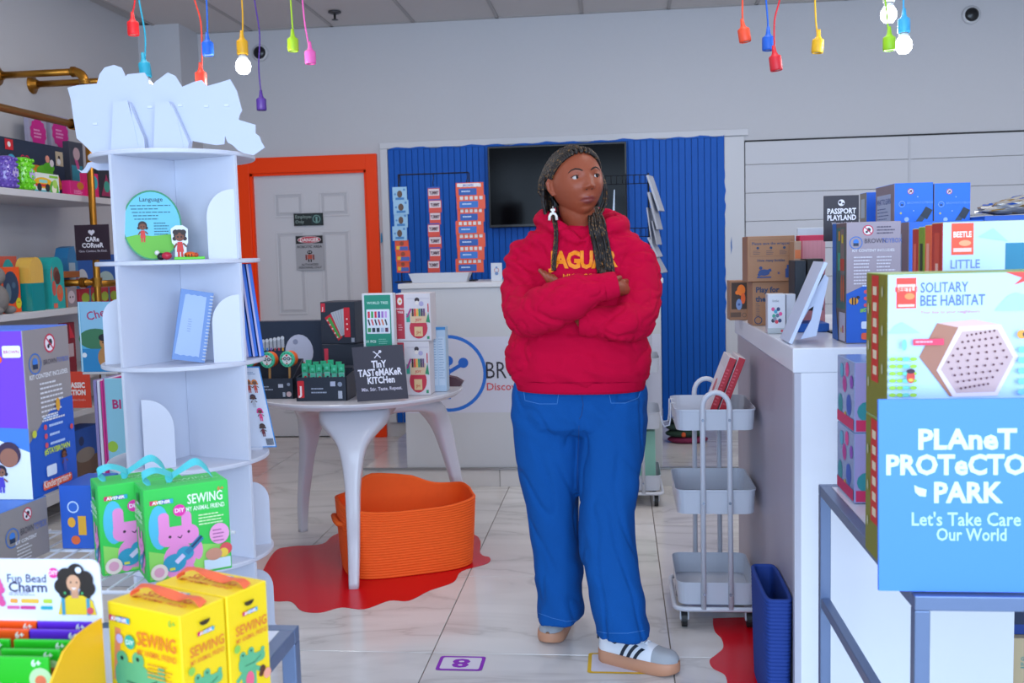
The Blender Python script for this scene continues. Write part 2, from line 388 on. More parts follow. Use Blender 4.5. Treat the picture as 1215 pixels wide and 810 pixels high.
sheet('danger_sign', 'red, black and white DANGER robotic area sign on the door', 'sign', p, (1, 0, 0), (0, 0, 1), 0.215, 0.262, 0.004, '#a9a7ab', dr)

# trim frame and blue board panel
BX0, BX1, BZ = -1.675, 0.755, 2.14
TRM = mat('#cfcfd3', rough=0.45)
tr = MB(); tr.box(BX0-0.06, BX0-0.004, BY-0.02, BY, PZ0, BZ+0.0055, TRM, bev=0.003); tr.box(BX0-0.06, 0.93, BY-0.02, BY, BZ+0.006, BZ+0.052, TRM, bev=0.003)
tr.box(BX1+0.006, 0.90, BY-0.02, BY, PZ0, BZ+0.0, TRM, bev=0.003); tr.build('trim_2', kind='structure')
BLU = mat('#0058b8', rough=0.5, var=0.04, bscale=6, spec=0.25)
bp = MB().box(BX0, BX1, BY-0.012, BY-0.004, PZ0, BZ, mat('#0a3f80', rough=0.6)).build('panelling', kind='structure')
nb = 54; bw = (BX1-BX0)/nb; bmesh0 = None
for i in range(nb):
    h = BZ-PZ0-0.004
    if bmesh0 is None:
        o = MB().box(-bw/2+0.0015, bw/2-0.0015, -0.02, -0.008, 0, h, BLU, bev=0.0025).build('board', bp); bmesh0 = o.data
    else:
        o = bpy.data.objects.new('board', bmesh0); COL.objects.link(o); o.parent = bp
    o.location = (BX0+bw*(i+0.5), BY-0.002, PZ0+random.uniform(0, 0.002))
# paint lapped past the trim (brush strokes of blue on wall) : thin irregular prints
f = Face((0, BY-0.0205, 0), (1, 0, 0), (0, 0, 1))
pts = [(BX0+0.004, BZ-0.002)]+[(BX0+0.02+i*0.05, BZ+0.008+0.006*sin(i*1.7)+0.004*sin(i*0.6)) for i in range(48)]+[(BX1-0.004, BZ+0.008), (BX1-0.004, BZ-0.002)]
f.poly(pts[::-1], BLU); f.poly([(BX1-0.002+0.012*sin(i*0.9)**2*(0.5+0.5*sin(i*0.31))+0.006, PZ0+0.1+i*0.033) for i in range(60)]+[(BX1-0.004, BZ), (BX1-0.004, PZ0+0.1)], BLU)
c = W(867, 292, BY); f.poly([(c.x, c.z-0.06), (c.x+0.008, c.z-0.01), (c.x+0.004, c.z+0.07), (c.x-0.002, c.z+0.02)], '#1c5fae')
c = W(453, 282, BY); f.poly([(c.x-0.004, c.z-0.04), (c.x+0.01, c.z-0.03), (c.x+0.008, c.z+0.04), (c.x-0.002, c.z+0.03)], '#1c7fae')
f.build('paint_edge', bp)

# sliding panel doors on the right
SDX = W(884, 240, BY).x
sd = MB(); SDM = mat('#cbcbd0', rough=0.5); DK = mat('#15161a', rough=0.6)
ztop = W(884, 169, BY).z
bk = MB().box(SDX-0.006, RX, BY-0.006, BY, 0.15, ztop+0.014, DK).build('door_2', kind='structure')
sx = W(1079, 200, BY).x
def slab(x0, x1, yy):
    z = ztop; rows = [0.16, 0.2, 0.2, 0.2, 0.2, 0.2, 0.2, 0.2, 0.2, 0.2]
    for rr in rows:
        if z-rr < 0.12: break
        MB().box(x0, x1, yy-0.018, yy, z-rr+0.0025, z, SDM, bev=0.0025).build('plank', bk); z -= rr
    MB().box(x1-0.014, x1, yy-0.024, yy-0.001, 0.2, ztop, mat('#c4c4c9', rough=0.4)).build('stile', bk)
slab(SDX, sx, BY-0.008); slab(sx, RX-0.02, BY-0.006)

# wall speakers / cameras (round)
for k, (x, y, lab) in enumerate(((309, 63, 'round black and white spot fixture high on the back wall behind the purple cord'), (1152, 18, 'round black and white spot fixture high on the right of the back wall'))):
    c = W(x, y, BY); t = thing('wall_fixture', lab, 'wall fixture', c, 0, 'round fixtures on the back wall')
    m_ = MB().lathe([(0, 0), (0.062, 0), (0.062, 0.012), (0.05, 0.02), (0.045, 0.02)], mat('#c9c9cc', rough=0.4)); m_.xf(Matrix.Rotation(radians(90), 4, 'X')); m_.build('bezel', t)
    m_ = MB().lathe([(0.046, 0.005), (0.046, 0.024), (0.03, 0.034), (0, 0.037)], mat('#14171c', rough=0.3)); m_.xf(Matrix.Rotation(radians(90), 4, 'X')); m_.build('lens', t)

# floor decals
def floor_sheet(name, label, cat, pts_px, mt, z=0.0022):
    P = [WZ(x, y, z) for x, y in pts_px]
    # smooth closed Catmull-Rom
    out = []
    n = len(P)
    for i in range(n):
        p0, p1, p2, p3 = P[i-1], P[i], P[(i+1) % n], P[(i+2) % n]
        for k in range(5):
            t_ = k/5; out.append(0.5*((2*p1)+(p2-p0)*t_+(2*p0-5*p1+4*p2-p3)*t_*t_+(3*p1-p0-3*p2+p3)*t_**3))
    c = sum(out, Vector())/len(out)
    if sum((out[i]-c).cross(out[(i+1) % len(out)]-c).z for i in range(len(out))) < 0: out.reverse()
    m_ = MB(); m_.prism([(q.x-c.x, q.y-c.y) for q in out], (0, 0, 0), (1, 0, 0), (0, 1, 0), 0.0018, mt)
    o = m_.build(name); o.location = (c.x, c.y, z); o['label'] = label; o['category'] = cat
    return o
RED = mat('#d00018', rough=0.25, spec=0.35)
floor_sheet('floor_sticker', 'big glossy red splat floor sticker under the orange basket and white table', 'floor sticker',
    [(308, 690), (325, 655), (345, 648), (382, 645), (402, 632), (470, 612), (560, 632), (570, 656), (581, 661), (578, 668), (548, 677), (538, 690), (510, 700), (485, 712), (462, 712), (432, 722), (405, 720), (380, 726), (358, 724), (345, 713), (322, 711)], RED)
floor_sheet('floor_sticker', 'red splat floor sticker beside the cart under the blue bin', 'floor sticker',
    [(846, 735), (852, 733), (905, 732), (960, 735), (960, 830), (860, 832), (863, 815), (860, 800), (846, 792), (842, 783), (850, 776), (858, 768), (856, 757), (848, 748)], RED, z=0.0022)
# number eight hopscotch sticker
def corner_sticker(name, label, cx, cy, col, digit, rot, s=0.165, sq=1.0):
    t = thing(name, label, 'floor sticker', WZ(cx, cy, 0.0)); t.rotation_euler[2] = rot
    f = Face((0, 0, 0.0006), (1, 0, 0), (0, 1, 0), step=0.0003)
    a = s/2; b = a*sq
    f.rect(-a, a, -b, b, col, r=0.012); f.rect(-a+0.012, a-0.012, -b+0.012, b-0.012, '#dad6e0', r=0.008); f.build('sheet', t)
    g = Face((0, 0, 0.0012), (1, 0, 0), (0, 1, 0), step=0.0003)
    if digit: g.text(digit, 0, -0.042*sq, 0.125*sq, col, 0.035, sx=1.25); g.build('numeral', t)
    return t
corner_sticker('number_sticker', 'purple square floor sticker with the number 8', 547, 787, '#8a1fb4', '8', pi, 0.155, 0.75)
corner_sticker('number_sticker', 'yellow square outline floor sticker under the front sneaker', 741, 787, '#e2b418', None, 0, 0.24, 0.68)
# ================= furniture =================
# service desk on the platform
DY = 5.70; DXa, DXb = -1.262, 0.235; DZT = 1.195
t = thing('service_desk', 'white service desk on the raised step with round blue logo banner', 'desk', (DXa, DY, PZ0))
DM = mat('#c9cacd', rough=0.45); L = lambda o: o
m_ = MB().box(0, DXb-DXa, 0, 0.03, 0, DZT-PZ0-0.03, DM, bev=0.003).build('front_panel', t)
MB().box(0, 0.03, 0.03, 0.62, 0, DZT-PZ0-0.03, DM).build('side_panel', t); MB().box(DXb-DXa-0.03, DXb-DXa, 0.03, 0.62, 0, DZT-PZ0-0.03, DM).build('side_panel', t)
MB().box(-0.015, DXb-DXa+0.015, -0.015, 0.64, DZT-PZ0-0.03, DZT-PZ0, mat('#d6d6d8', rough=0.35), bev=0.004).build('desktop', t)
f = Face((DXa, DY, 0), (1, 0, 0), (0, 0, 1)); 
def A(x, y): q = W(x, y, DY); return q.x-DXa, q.z
b1 = A(600, 399)[1]; b0 = A(600, 489)[1]
f = Face((0, 0, -PZ0), (1, 0, 0), (0, 0, 1)); f.rect(0.004, DXb-DXa-0.004, b0, b1, '#cfd0de')
cx, cz = A(532, 443); f.ring(cx, cz, 0.226, 0.02, '#1f6fd0', n=48)
# figure in the emblem: a child waving, seen in silhouette
BL = '#1c66c8'
f.disc(cx-0.05, cz+0.06, 0.062, BL); f.rect(cx-0.1, cx+0.01, cz-0.1, cz+0.03, BL); f.disc(cx+0.0, cz+0.075, 0.03, BL); f.disc(cx-0.1, cz+0.075, 0.03, BL)
f.line(cx-0.01, cz+0.0, cx+0.085, cz+0.055, 0.022, BL); f.disc(cx+0.09, cz+0.062, 0.03, BL); f.line(cx-0.09, cz+0.0, cx-0.17, cz+0.04, 0.022, BL)
f.rect(cx-0.1, cx-0.055, cz-0.15, cz-0.09, BL); f.rect(cx-0.035, cx+0.01, cz-0.15, cz-0.09, BL)
bx, bz = A(577, 449); f.fit('BROWN TOY BOX', bx, A(768, 449)[0], bz, A(577, 429)[1], '#2d2a33', -0.002)
bx, bz = A(577, 464); f.text('Discover. Create. Play.', bx, bz+0.006, 0.062, '#d0505a', 0.012, 'LEFT', sx=1.02); f.build('banner', t)

# tv
tvx0, tvx1, tvz0, tvz1 = -0.925, 0.07, 1.545, 2.125
t = thing('television', 'large black wall-mounted television on the blue boards', 'television', ((tvx0+tvx1)/2, BY-0.08, tvz0))
hw = (tvx1-tvx0)/2
MB().box(-hw, hw, -0.02, 0.035, 0, tvz1-tvz0, mat('#0b0c0f', rough=0.35), bev=0.004).build('casing', t)
MB().box(-hw+0.012, hw-0.012, -0.0225, -0.019, 0.02, tvz1-tvz0-0.012, mat('#050609', rough=0.12, spec=0.08)).build('screen', t)
MB().box(-0.2, 0.2, 0.035, 0.058, 0.15, 0.45, mat('#222327', rough=0.5)).build('bracket', t)

# ---- counter on the right ----
CXL, CYN, CYF, CTZ = 0.478, 2.82, 4.22, 1.07
CW = mat('#e6e9f2', rough=0.35); CWT = mat('#e3e6ef', rough=0.18)
t = thing('counter', 'long white counter with a thick top holding the toy boxes', 'counter', (CXL, CYN, 0))
ln = CYF-CYN
MB().box(0.012, 0.03, 0.03, ln, 0, CTZ-0.07, mat('#aaa4b2', rough=0.5)).build('side_panel', t)
MB().box(0.0, 1.30, -0.0, ln, CTZ-0.07, CTZ, CWT, bev=0.004).build('worktop', t)
MB().box(0.004, 0.022, 0.0, 0.03, 0, CTZ-0.07, mat('#bdbdca', rough=0.4)).build('corner_post', t)
MB().box(0.022, 0.60, 0.0, 0.03, 0, CTZ-0.07, CW).build('end_panel', t)
MB().box(0.58, 0.60, 0.03, 0.5, 0, CTZ-0.07, CW).build('divider', t); MB().box(0.60, 1.3, 0.5, 0.52, 0, CTZ-0.07, CW).build('back_panel', t); MB().box(1.28, 1.3, 0.0, 0.5, 0, CTZ-0.07, CW).build('divider', t)
for z in (0.025, 0.42): MB().box(0.60, 1.28, 0.01, 0.5, z-0.02, z, CW, bev=0.002).build('shelf', t)
MB().box(0.60, 1.28, 0.0, 0.01, 0.005, 0.04, mat('#b3263a', rough=0.4)).build('shelf_edge', t, label='red shelf edge')
# kraft and navy boxes in its open shelf
for k, (x, y, lb) in enumerate(((1.165, 2.93, 'tan and navy craft box with a teal badge low in the counter shelf'), (1.32, 2.96, 'tan and navy craft box at the frame edge low in the counter shelf'))):
    r_, F = carton('craft_box', lb, 'box', (x, y, 0.026), 0, 0.15, 0.1, 0.20, side='#c5b08a', group='craft boxes in the counter shelf')
    f = F['front']; f.rect(0, 0.15, 0, 0.035, '#1d4aa0'); f.disc(0.075, 0.08, 0.034, '#e8eaf0'); f.disc(0.075, 0.085, 0.022, '#2aa0ae'); f.disc(0.075, 0.085, 0.006, '#e8b032'); f.poly([(0.045, 0.06), (0.07, 0.072), (0.06, 0.05)], '#2b59a8'); f.poly([(0.105, 0.06), (0.09, 0.05), (0.08, 0.072)], '#2b59a8')
    f.text('GLOW THE', 0.03, 0.135, 0.016, '#2a8f8f', 0.01, 'LEFT'); f.text('Bot It', 0.03, 0.12, 0.014, '#2a8f8f', 0.0, 'LEFT'); f.para(0.03, 0.1, 0.116, 1, 0.006, '#2a8f8f'); finish(r_, F)
for k in range(2):
    r_, F = carton('craft_box', 'navy box with '+('a pale label' if k else 'a dark window')+' on top of the tan craft boxes', 'box', (1.155+k*0.16, 2.95, 0.227), 0, 0.14, 0.09, 0.12, side='#1c3f8c', group='craft boxes in the counter shelf')
    f = F['front']; f.rect(0.02, 0.09, 0.03, 0.11, '#26324e' if k == 0 else '#c8bba0'); f.rect(0.1, 0.13, 0.05, 0.1, '#c9b48e'); finish(r_, F)

# ---- utility carts ----
def cart(name, label, loc, sx=0.28, sy=0.36, hooks=True):
    t = thing(name, label, 'cart', loc, 0); M = mat('#c6cbd6', rough=0.35); TM = mat('#ced2dc', rough=0.28)
    for zi, (z0, z1) in enumerate(((0.085, 0.168), (0.415, 0.503), (0.715, 0.79))):
        m_ = MB(); a, b = sx/2, sy/2; R_ = 0.035; p = []
        for cx_, cy_, t0 in ((a-R_, -b+R_, -90), (a-R_, b-R_, 0), (-a+R_, b-R_, 90), (-a+R_, -b+R_, 180)):
            for i in range(6): tt = radians(t0+i*18); p.append((cx_+cos(tt)*R_, cy_+sin(tt)*R_))
        def ring(s, z): return [Vector((x*s, y*s, z)) for x, y in p]
        m_.loft([ring(0.94, z0+0.004), ring(0.965, z0), ring(1.0, z1), ring(1.012, z1), ring(1.012, z1-0.006), ring(1.0, z1-0.007), ring(0.992, z1-0.004), ring(0.955, z0+0.006)], M, smooth=False, caps=False)
        n = len(p); m_.add(ring(0.96, z0+0.005), [tuple(range(n))], M); m_.build('basket', t)
    for s in (-1, 1):
        y = s*(sy/2+0.012)
        for xx in (-0.045, 0.045):
            pts = [Vector((xx*1.0+0.0, y, 0.075)), Vector((xx, y, 0.80))]
        arc = [Vector((-0.048, y, 0.075)), Vector((-0.046, y, 0.79))]+[Vector((-cos(pi*i/10)*0.046, y, 0.80+sin(pi*i/10)*0.052)) for i in range(11)]+[Vector((0.046, y, 0.79)), Vector((0.048, y, 0.075))]
        MB().tube(arc, 0.0095, TM, 10).build('handle_frame', t)
        m_ = MB()
        for z in (0.755, 0.46, 0.13):
            for xx in (-0.046, 0.046): m_.cyl((xx, y-s*0.006, z), (xx, y+s*0.0115, z), 0.0055, mat('#8c93a2', rough=0.3, metal=0.8), 8)
        m_.build('bolt', t, kind='stuff')
    base = [Vector((x*1.06, y*1.04, 0.072)) for x, y in p]; MB().tube(base+[base[0], base[1]], 0.009, TM, 8, caps=False).build('base_frame', t)
    for cx_ in (-1, 1):
        for cy_ in (-1, 1):
            x, y = cx_*(sx/2-0.025), cy_*(sy/2-0.02)
            m_ = MB().cyl((x-0.01, y, 0.03), (x+0.01, y, 0.03), 0.03, mat('#17191c', rough=0.5), 18); m_.cyl((x-0.012, y, 0.03), (x+0.012, y, 0.03), 0.012, mat('#9aa2ae', rough=0.3, metal=0.6), 12)
            c = m_.build('caster', t); MB().box(x-0.016, x-0.012, y-0.012, y+0.016, 0.028, 0.07, TM).box(x+0.012, x+0.016, y-0.012, y+0.016, 0.028, 0.07, TM).box(x-0.016, x+0.016, y-0.012, y+0.016, 0.06, 0.072, TM).build('fork', c)
    if hooks:
        for k in range(2):
            y = -0.06+k*0.1; x = -sx/2-0.003; pp = [Vector((x+0.012, y, 0.795)), Vector((x-0.006, y, 0.797)), Vector((x-0.008, y, 0.74)), Vector((x-0.012, y, 0.715)), Vector((x-0.03, y, 0.71)), Vector((x-0.04, y, 0.73)), Vector((x-0.04, y, 0.75))]
            MB().tube(pp, 0.003, TM, 6).build('hook', t)
    return t
cart('utility_cart', 'white three-tier rolling cart with looped handles beside the counter', (0.330, 3.69, 0.0))
cart('utility_cart', 'white rolling cart mostly hidden behind the woman, one black wheel showing', (0.065, 5.40, 0.0), hooks=False)
r_, F = carton('storage_box', 'pale green box in the cart behind the woman', 'box', (0.08, 5.40, 0.09), 0, 0.2, 0.2, 0.30, side='#8fc7b4'); finish(r_, F)
r_, F = carton('storage_box', 'narrow white box on the top tier of the hidden cart', 'box', (0.12, 5.40, 0.722), 0, 0.1, 0.2, 0.20, side='#b9b9c4'); finish(r_, F)
# things in the top tier
zt = 0.724
rc = mat('#b5182e', rough=0.45)
for k in range(2):
    lb = ('red-edged boxed set with a pale cover leaning in the cart, the left of the pair', 'red-edged boxed set leaning in the cart, the right of the pair')[k]
    r_, F = carton('boxed_set', lb, 'box', (0.318+k*0.033, 3.735, zt+0.0045), 0, 0.026, 0.20, 0.245, side='#b5182e', cols=dict(left='#cfc9d2', top='#d7d0d4', back='#c9c3cc'), group='leaning boxed sets in the cart')
    r_.rotation_euler = (0, radians(21), 0); F['front'].para(0.006, 0.018, 0.2, 12, 0.012, '#d45464', seed=k); F['left'].rect(0.02, 0.17, 0.03, 0.2, '#d9d3dd'); F['left'].disc(0.1, 0.12, 0.03, '#c25a66'); finish(r_, F)
sheet('leaflet', 'blue and red printed leaflet lying in the top tier of the cart', 'leaflet', (0.205, 3.55, zt+0.012), (1, 0.1, 0), (-0.1, 1, 0.0), 0.1, 0.14, 0.004, '#35549a', lambda f: (f.rect(0.01, 0.09, 0.02, 0.05, '#c8cfe0'), f.rect(0.01, 0.09, 0.06, 0.075, '#c23148')))

# blue bin under the counter edge
t = thing('rope_basket', 'dark blue ribbed basket on the red sticker beside the counter', 'basket', (0.445, 3.02, 0.0))
def rope_basket(t, a, b, h, col, exps=3.0, rings_n=26, taper=0.86, rimf=None, amp=0.0022, fold=None):
    M = mat(col, rough=0.75, var=0.05, bscale=40); n = 72; R = []
    def ringz(s, fz, inn=0):
        out = []
        for k in range(n):
            th = 2*pi*k/n; c, q = cos(th), sin(th)
            x = math.copysign(abs(c)**(2/exps), c); y = math.copysign(abs(q)**(2/exps), q)
            hh = h*(1+(rimf(th) if rimf else 0)*fz**3)
            sc = (taper+(1-taper)*fz**0.8)*s
            out.append(Vector((x*(a*sc-inn), y*(b*sc-inn), hh*fz)))
        return out
    steps = rings_n*4
    R.append(ringz(0.9, 0.0))
    for i in range(steps+1):
        fz = i/steps; R.append([Vector((p.x*(1+amp/a*(abs(sin(pi*rings_n*fz))*2-1)), p.y*(1+amp/b*(abs(sin(pi*rings_n*fz))*2-1)), p.z)) for p in ringz(1, fz)])
    for i in range(steps, 3, -3): fz = i/steps; R.append([Vector((p.x, p.y, p.z)) for p in ringz(1, fz, 0.009+0.001*(i % 2))])
    R.append([Vector((p.x*0.9, p.y*0.9, 0.012)) for p in ringz(1, 0.0, 0.008)])
    MB().loft(R, M, smooth=True).build('woven_body', t)
rope_basket(t, 0.041, 0.17, 0.34, '#123a8c', rings_n=30, taper=0.86, exps=6)

# orange basket
t = thing('rope_basket', 'big orange coiled rope basket under the round white table', 'basket', (-0.952, 4.235, 0.0025), radians(24))
def rimf(th):
    return 0.24*math.exp(-((th-pi/2-0.15)/0.34)**2)+0.05*math.exp(-((th-0.15)/0.5)**2)+0.04*math.exp(-((abs(th-pi)-0.0)/0.5)**2)-0.05*math.exp(-((th-1.5*pi)/0.6)**2)
rope_basket(t, 0.298, 0.205, 0.30, '#ff6210', rings_n=26, taper=0.93, exps=3.6, rimf=rimf, amp=0.003)
m_ = MB()
for s, (x0) in ((-1, -0.29),):
    m_.tube([Vector((x0+0.004, -0.09, 0.222)), Vector((x0-0.016, -0.07, 0.226)), Vector((x0-0.02, 0, 0.226)), Vector((x0-0.016, 0.07, 0.226)), Vector((x0+0.004, 0.09, 0.222))], [0.008, 0.013, 0.013, 0.013, 0.008], mat('#e8600f', rough=0.75), 8)
m_.build('handle', t)

# round white table with three swept legs
TCX, TCY, TZ = -1.19, 4.43, 0.75
TWM = mat('#cfcdd4', rough=0.22)
t = thing('display_table', 'round white table with three swept legs holding dark toy boxes', 'table', (TCX, TCY, 0))
MB().lathe([(0, TZ-0.035), (0.40, TZ-0.035), (0.45, TZ-0.028), (0.47, TZ-0.012), (0.472, TZ-0.003), (0.468, TZ), (0, TZ)], TWM, 72, smooth=False).build('tabletop', t)
def leg(ang, reach=0.54):
    m_ = MB(); rings = []
    P = [(0.02, 0.67, 0.20, 0.075), (0.20, 0.675, 0.30, 0.07), (0.32, 0.655, 0.28, 0.085), (0.39, 0.56, 0.125, 0.085), (0.43, 0.42, 0.07, 0.068), (0.462, 0.28, 0.058, 0.055), (0.49, 0.14, 0.05, 0.045), (reach, 0.0, 0.042, 0.035)]
    C = []
    for i in range(len(P)-1):
        p0, p1, p2, p3 = P[max(i-1, 0)], P[i], P[i+1], P[min(i+2, len(P)-1)]
        for k in range(5):
            t_ = k/5; C.append([0.5*((2*p1[q])+(p2[q]-p0[q])*t_+(2*p0[q]-5*p1[q]+4*p2[q]-p3[q])*t_*t_+(3*p1[q]-p0[q]-3*p2[q]+p3[q])*t_**3) for q in range(4)])
    C.append(list(P[-1])); Q = [Vector((c[0], 0, c[1])) for c in C]
    for i, q in enumerate(Q):
        d = (Q[min(i+1, len(Q)-1)]-Q[max(i-1, 0)]).normalized(); nn = Vector((-d.z, 0, d.x))
        if i == len(Q)-1: nn = Vector((1, 0, 0))
        wd, th = C[i][2]/2, C[i][3]/2
        rings.append([q+Vector((0, 1, 0))*(wd*math.copysign(abs(cos(t_))**0.5, cos(t_)))+nn*(th*math.copysign(abs(sin(t_))**0.5, sin(t_))) for t_ in [2*pi*k/24 for k in range(24)]])
    m_.loft(rings, TWM, smooth=True); m_.xf(Matrix.Rotation(ang, 4, 'Z')); return m_.build('leg', t)
fx = WZ(420, 698, 0); a0 = atan2(fx.y-TCY, fx.x-TCX); leg(a0, (fx-Vector((TCX, TCY, 0))).length)
fx = WZ(360, 630, 0); leg(atan2(fx.y-TCY, fx.x-TCX), 0.5); leg(radians(32), 0.5)
# arched webs between legs
m_ = MB()
for ang in (a0, atan2(fx.y-TCY, fx.x-TCX), radians(32)):
    for s in (-1, 1):
        pts = []
        for i in range(9):
            q = i/8; r = 0.33+0.07*q; pts.append((r, 0.71-0.02*(1-q)-0.0, q))
MB().lathe([(0.16, 0.64), (0.2, 0.69), (0.38, 0.712), (0.38, 0.716), (0, 0.716)], TWM, 48).build('apron', t)

# ---- carousel display tower ----
TX, TY = -1.513, 3.32; TR = 0.272; Zs = [1.70, 1.345, 1.0, 0.66, 0.32, 0.0]
TOWM = mat('#d4d8e6', rough=0.42)
t = thing('display_tower', 'tall white round tiered display tower with crossed panels', 'display stand', (TX, TY, 0), radians(24.5))
for z in Zs:
    MB().lathe([(0, z-0.0), (TR-0.003, z), (TR, z+0.003), (TR, z+0.012), (TR-0.003, z+0.015), (0, z+0.015)], TOWM, 72, smooth=False).build('shelf', t)
pa = radians(45)
for i in range(5):
    z0, z1 = Zs[i+1]+0.015, Zs[i]
    MB().box(-0.275, 0.275, -0.006, 0.006, z0, z1, TOWM, bev=0.001).xf(Matrix.Rotation(pa, 4, 'Z')).build('cross_panel', t)
    for s in (-1, 1):
        MB().box(min(s*0.007, s*0.275), max(s*0.007, s*0.275), -0.006, 0.006, z0, z1, TOWM, bev=0.001).xf(Matrix.Rotation(-pa, 4, 'Z')).build('cross_panel', t)
def fin(x0, x1, y, z0, h, round_side):
    wd = x1-x0; R_ = min(wd*0.9, 0.09); p = [(0, 0), (wd, 0)]
    if round_side > 0:
        p += [(wd, h-R_*1.1)]+[(wd-R_+cos(a*pi/16)*R_, h-R_*1.1+sin(a*pi/16)*R_*1.1) for a in range(1, 9)]+[(0, h)]
    else:
        p += [(wd, h)]+[(R_-sin(a*pi/16)*R_, h-R_*1.1+cos(a*pi/16)*R_*1.1) for a in range(0, 8)]+[(0, h-R_*1.1)]
    MB().prism(p, (x0, y, z0), (1, 0, 0), (0, 0, 1), 0.008, TOWM).build('fin', t)
for (x0, x1, y, lv, h, rs) in ((0.093, 0.188, -0.192, 1, 0.23, -1), (0.093, 0.188, -0.192, 2, 0.225, -1), (-0.143, -0.045, -0.19, 3, 0.23, 1), (-0.255, -0.19, -0.04, 2, 0.22, -1),
        (0.192, 0.262, -0.03, 4, 0.23, 1), (0.192, 0.262, -0.03, 5, 0.23, 1), (0.195, 0.25, 0.0, 3, 0.2, 1), (-0.255, -0.19, -0.04, 4, 0.22, -1)):
    fin(x0, x1, y, Zs[lv]+0.015, h, rs)

# cut-out sign on the tower, seen from behind
SY = TY-0.10
def pl(pts, Y): return [W(x, y, Y) for x, y in pts]
FB = mat('#cdd5ea', rough=0.5)
def cutout(t, name, pts, Y, th=0.005):
    P = pl(pts, Y); o = t.location
    a = sum(P[i].x*P[(i+1) % len(P)].z-P[(i+1) % len(P)].x*P[i].z for i in range(len(P)))
    if a < 0: P = P[::-1]
    return MB().prism([(q.x-o.x, q.z-o.z) for q in P], (0, Y-o.y, 0), (1, 0, 0), (0, 0, 1), th, FB).build(name, t)
t = thing('cutout_sign', 'white foam board sign with jagged character outlines seen from behind on the tower', 'sign', (TX, SY, 1.716))
main = [(80, 104), (92, 101), (115, 99), (118, 88), (124, 80), (135, 77), (144, 80), (149, 91), (151, 88), (171, 86), (175, 92), (177, 99), (182, 100), (184, 97), (199, 86), (208, 90), (216, 103), (230, 97), (239, 95),
        (246, 102), (260, 98), (273, 94), (281, 108), (287, 131), (284, 137), (283, 142), (303, 148), (303, 158), (308, 162), (310, 168), (314, 175), (301, 184), (290, 182), (282, 178), (276, 172), (270, 169), (267, 161), (266, 171), (256, 172), (238, 169), (228, 167), (226, 184), (180, 184), (176, 184), (160, 184), (112, 184), (98, 170), (91, 164), (87, 140), (84, 118)]
cutout(t, 'board', main, SY)
for pts, dy in ((((131, 184), (133, 150), (134, 121), (151, 119), (158, 145), (166, 184)), 0.03), (((182, 184), (183, 150), (184, 121), (200, 120), (210, 140), (217, 170), (218, 184)), 0.03)):
    cutout(t, 'easel_wedge', pts, SY-dy, 0.004)
for pts, dy in ((((153, 121), (161, 141), (171, 164), (172, 176), (166, 184)), 0.028), (((202, 121), (211, 140), (224, 170), (222, 184), (218, 184)), 0.028)):
    cutout(t, 'easel_wing', pts, SY-dy, 0.02)
for x, y in ((113, 147), (214, 125), (245, 126), (269, 125), (178, 127)):
    q = W(x, y, SY-0.001); MB().box(q.x-TX-0.008, q.x-TX+0.008, -0.004, 0, q.z-1.716-0.004, q.z-1.716+0.004, mat('#dfe4f0', rough=0.4), bev=0.001).build('tape', t)
q = thing('cutout_piece', 'small white curled foam cut-out poking out under the left of the sign', 'sign', (TX-0.2, TY-0.02, 1.6)); 
cutout(q, 'board', [(92, 201), (97, 205), (103, 205), (108, 198), (116, 202), (130, 202), (150, 200), (150, 189), (120, 190), (104, 193), (101, 199), (97, 203)], TY+0.0)
q2 = W(222, 178, TY+0.1); 
t = thing('toy_figure', 'tiny dark red and grey toy lying behind the sign on the tower top', 'toy', (q2.x, q2.y, 1.716)); MB().ball((0, 0, 0.014), 0.014, mat('#8c2a45', rough=0.4)).ball((0.02, 0, 0.012), 0.012, mat('#4a4550', rough=0.4)).build('body', t)

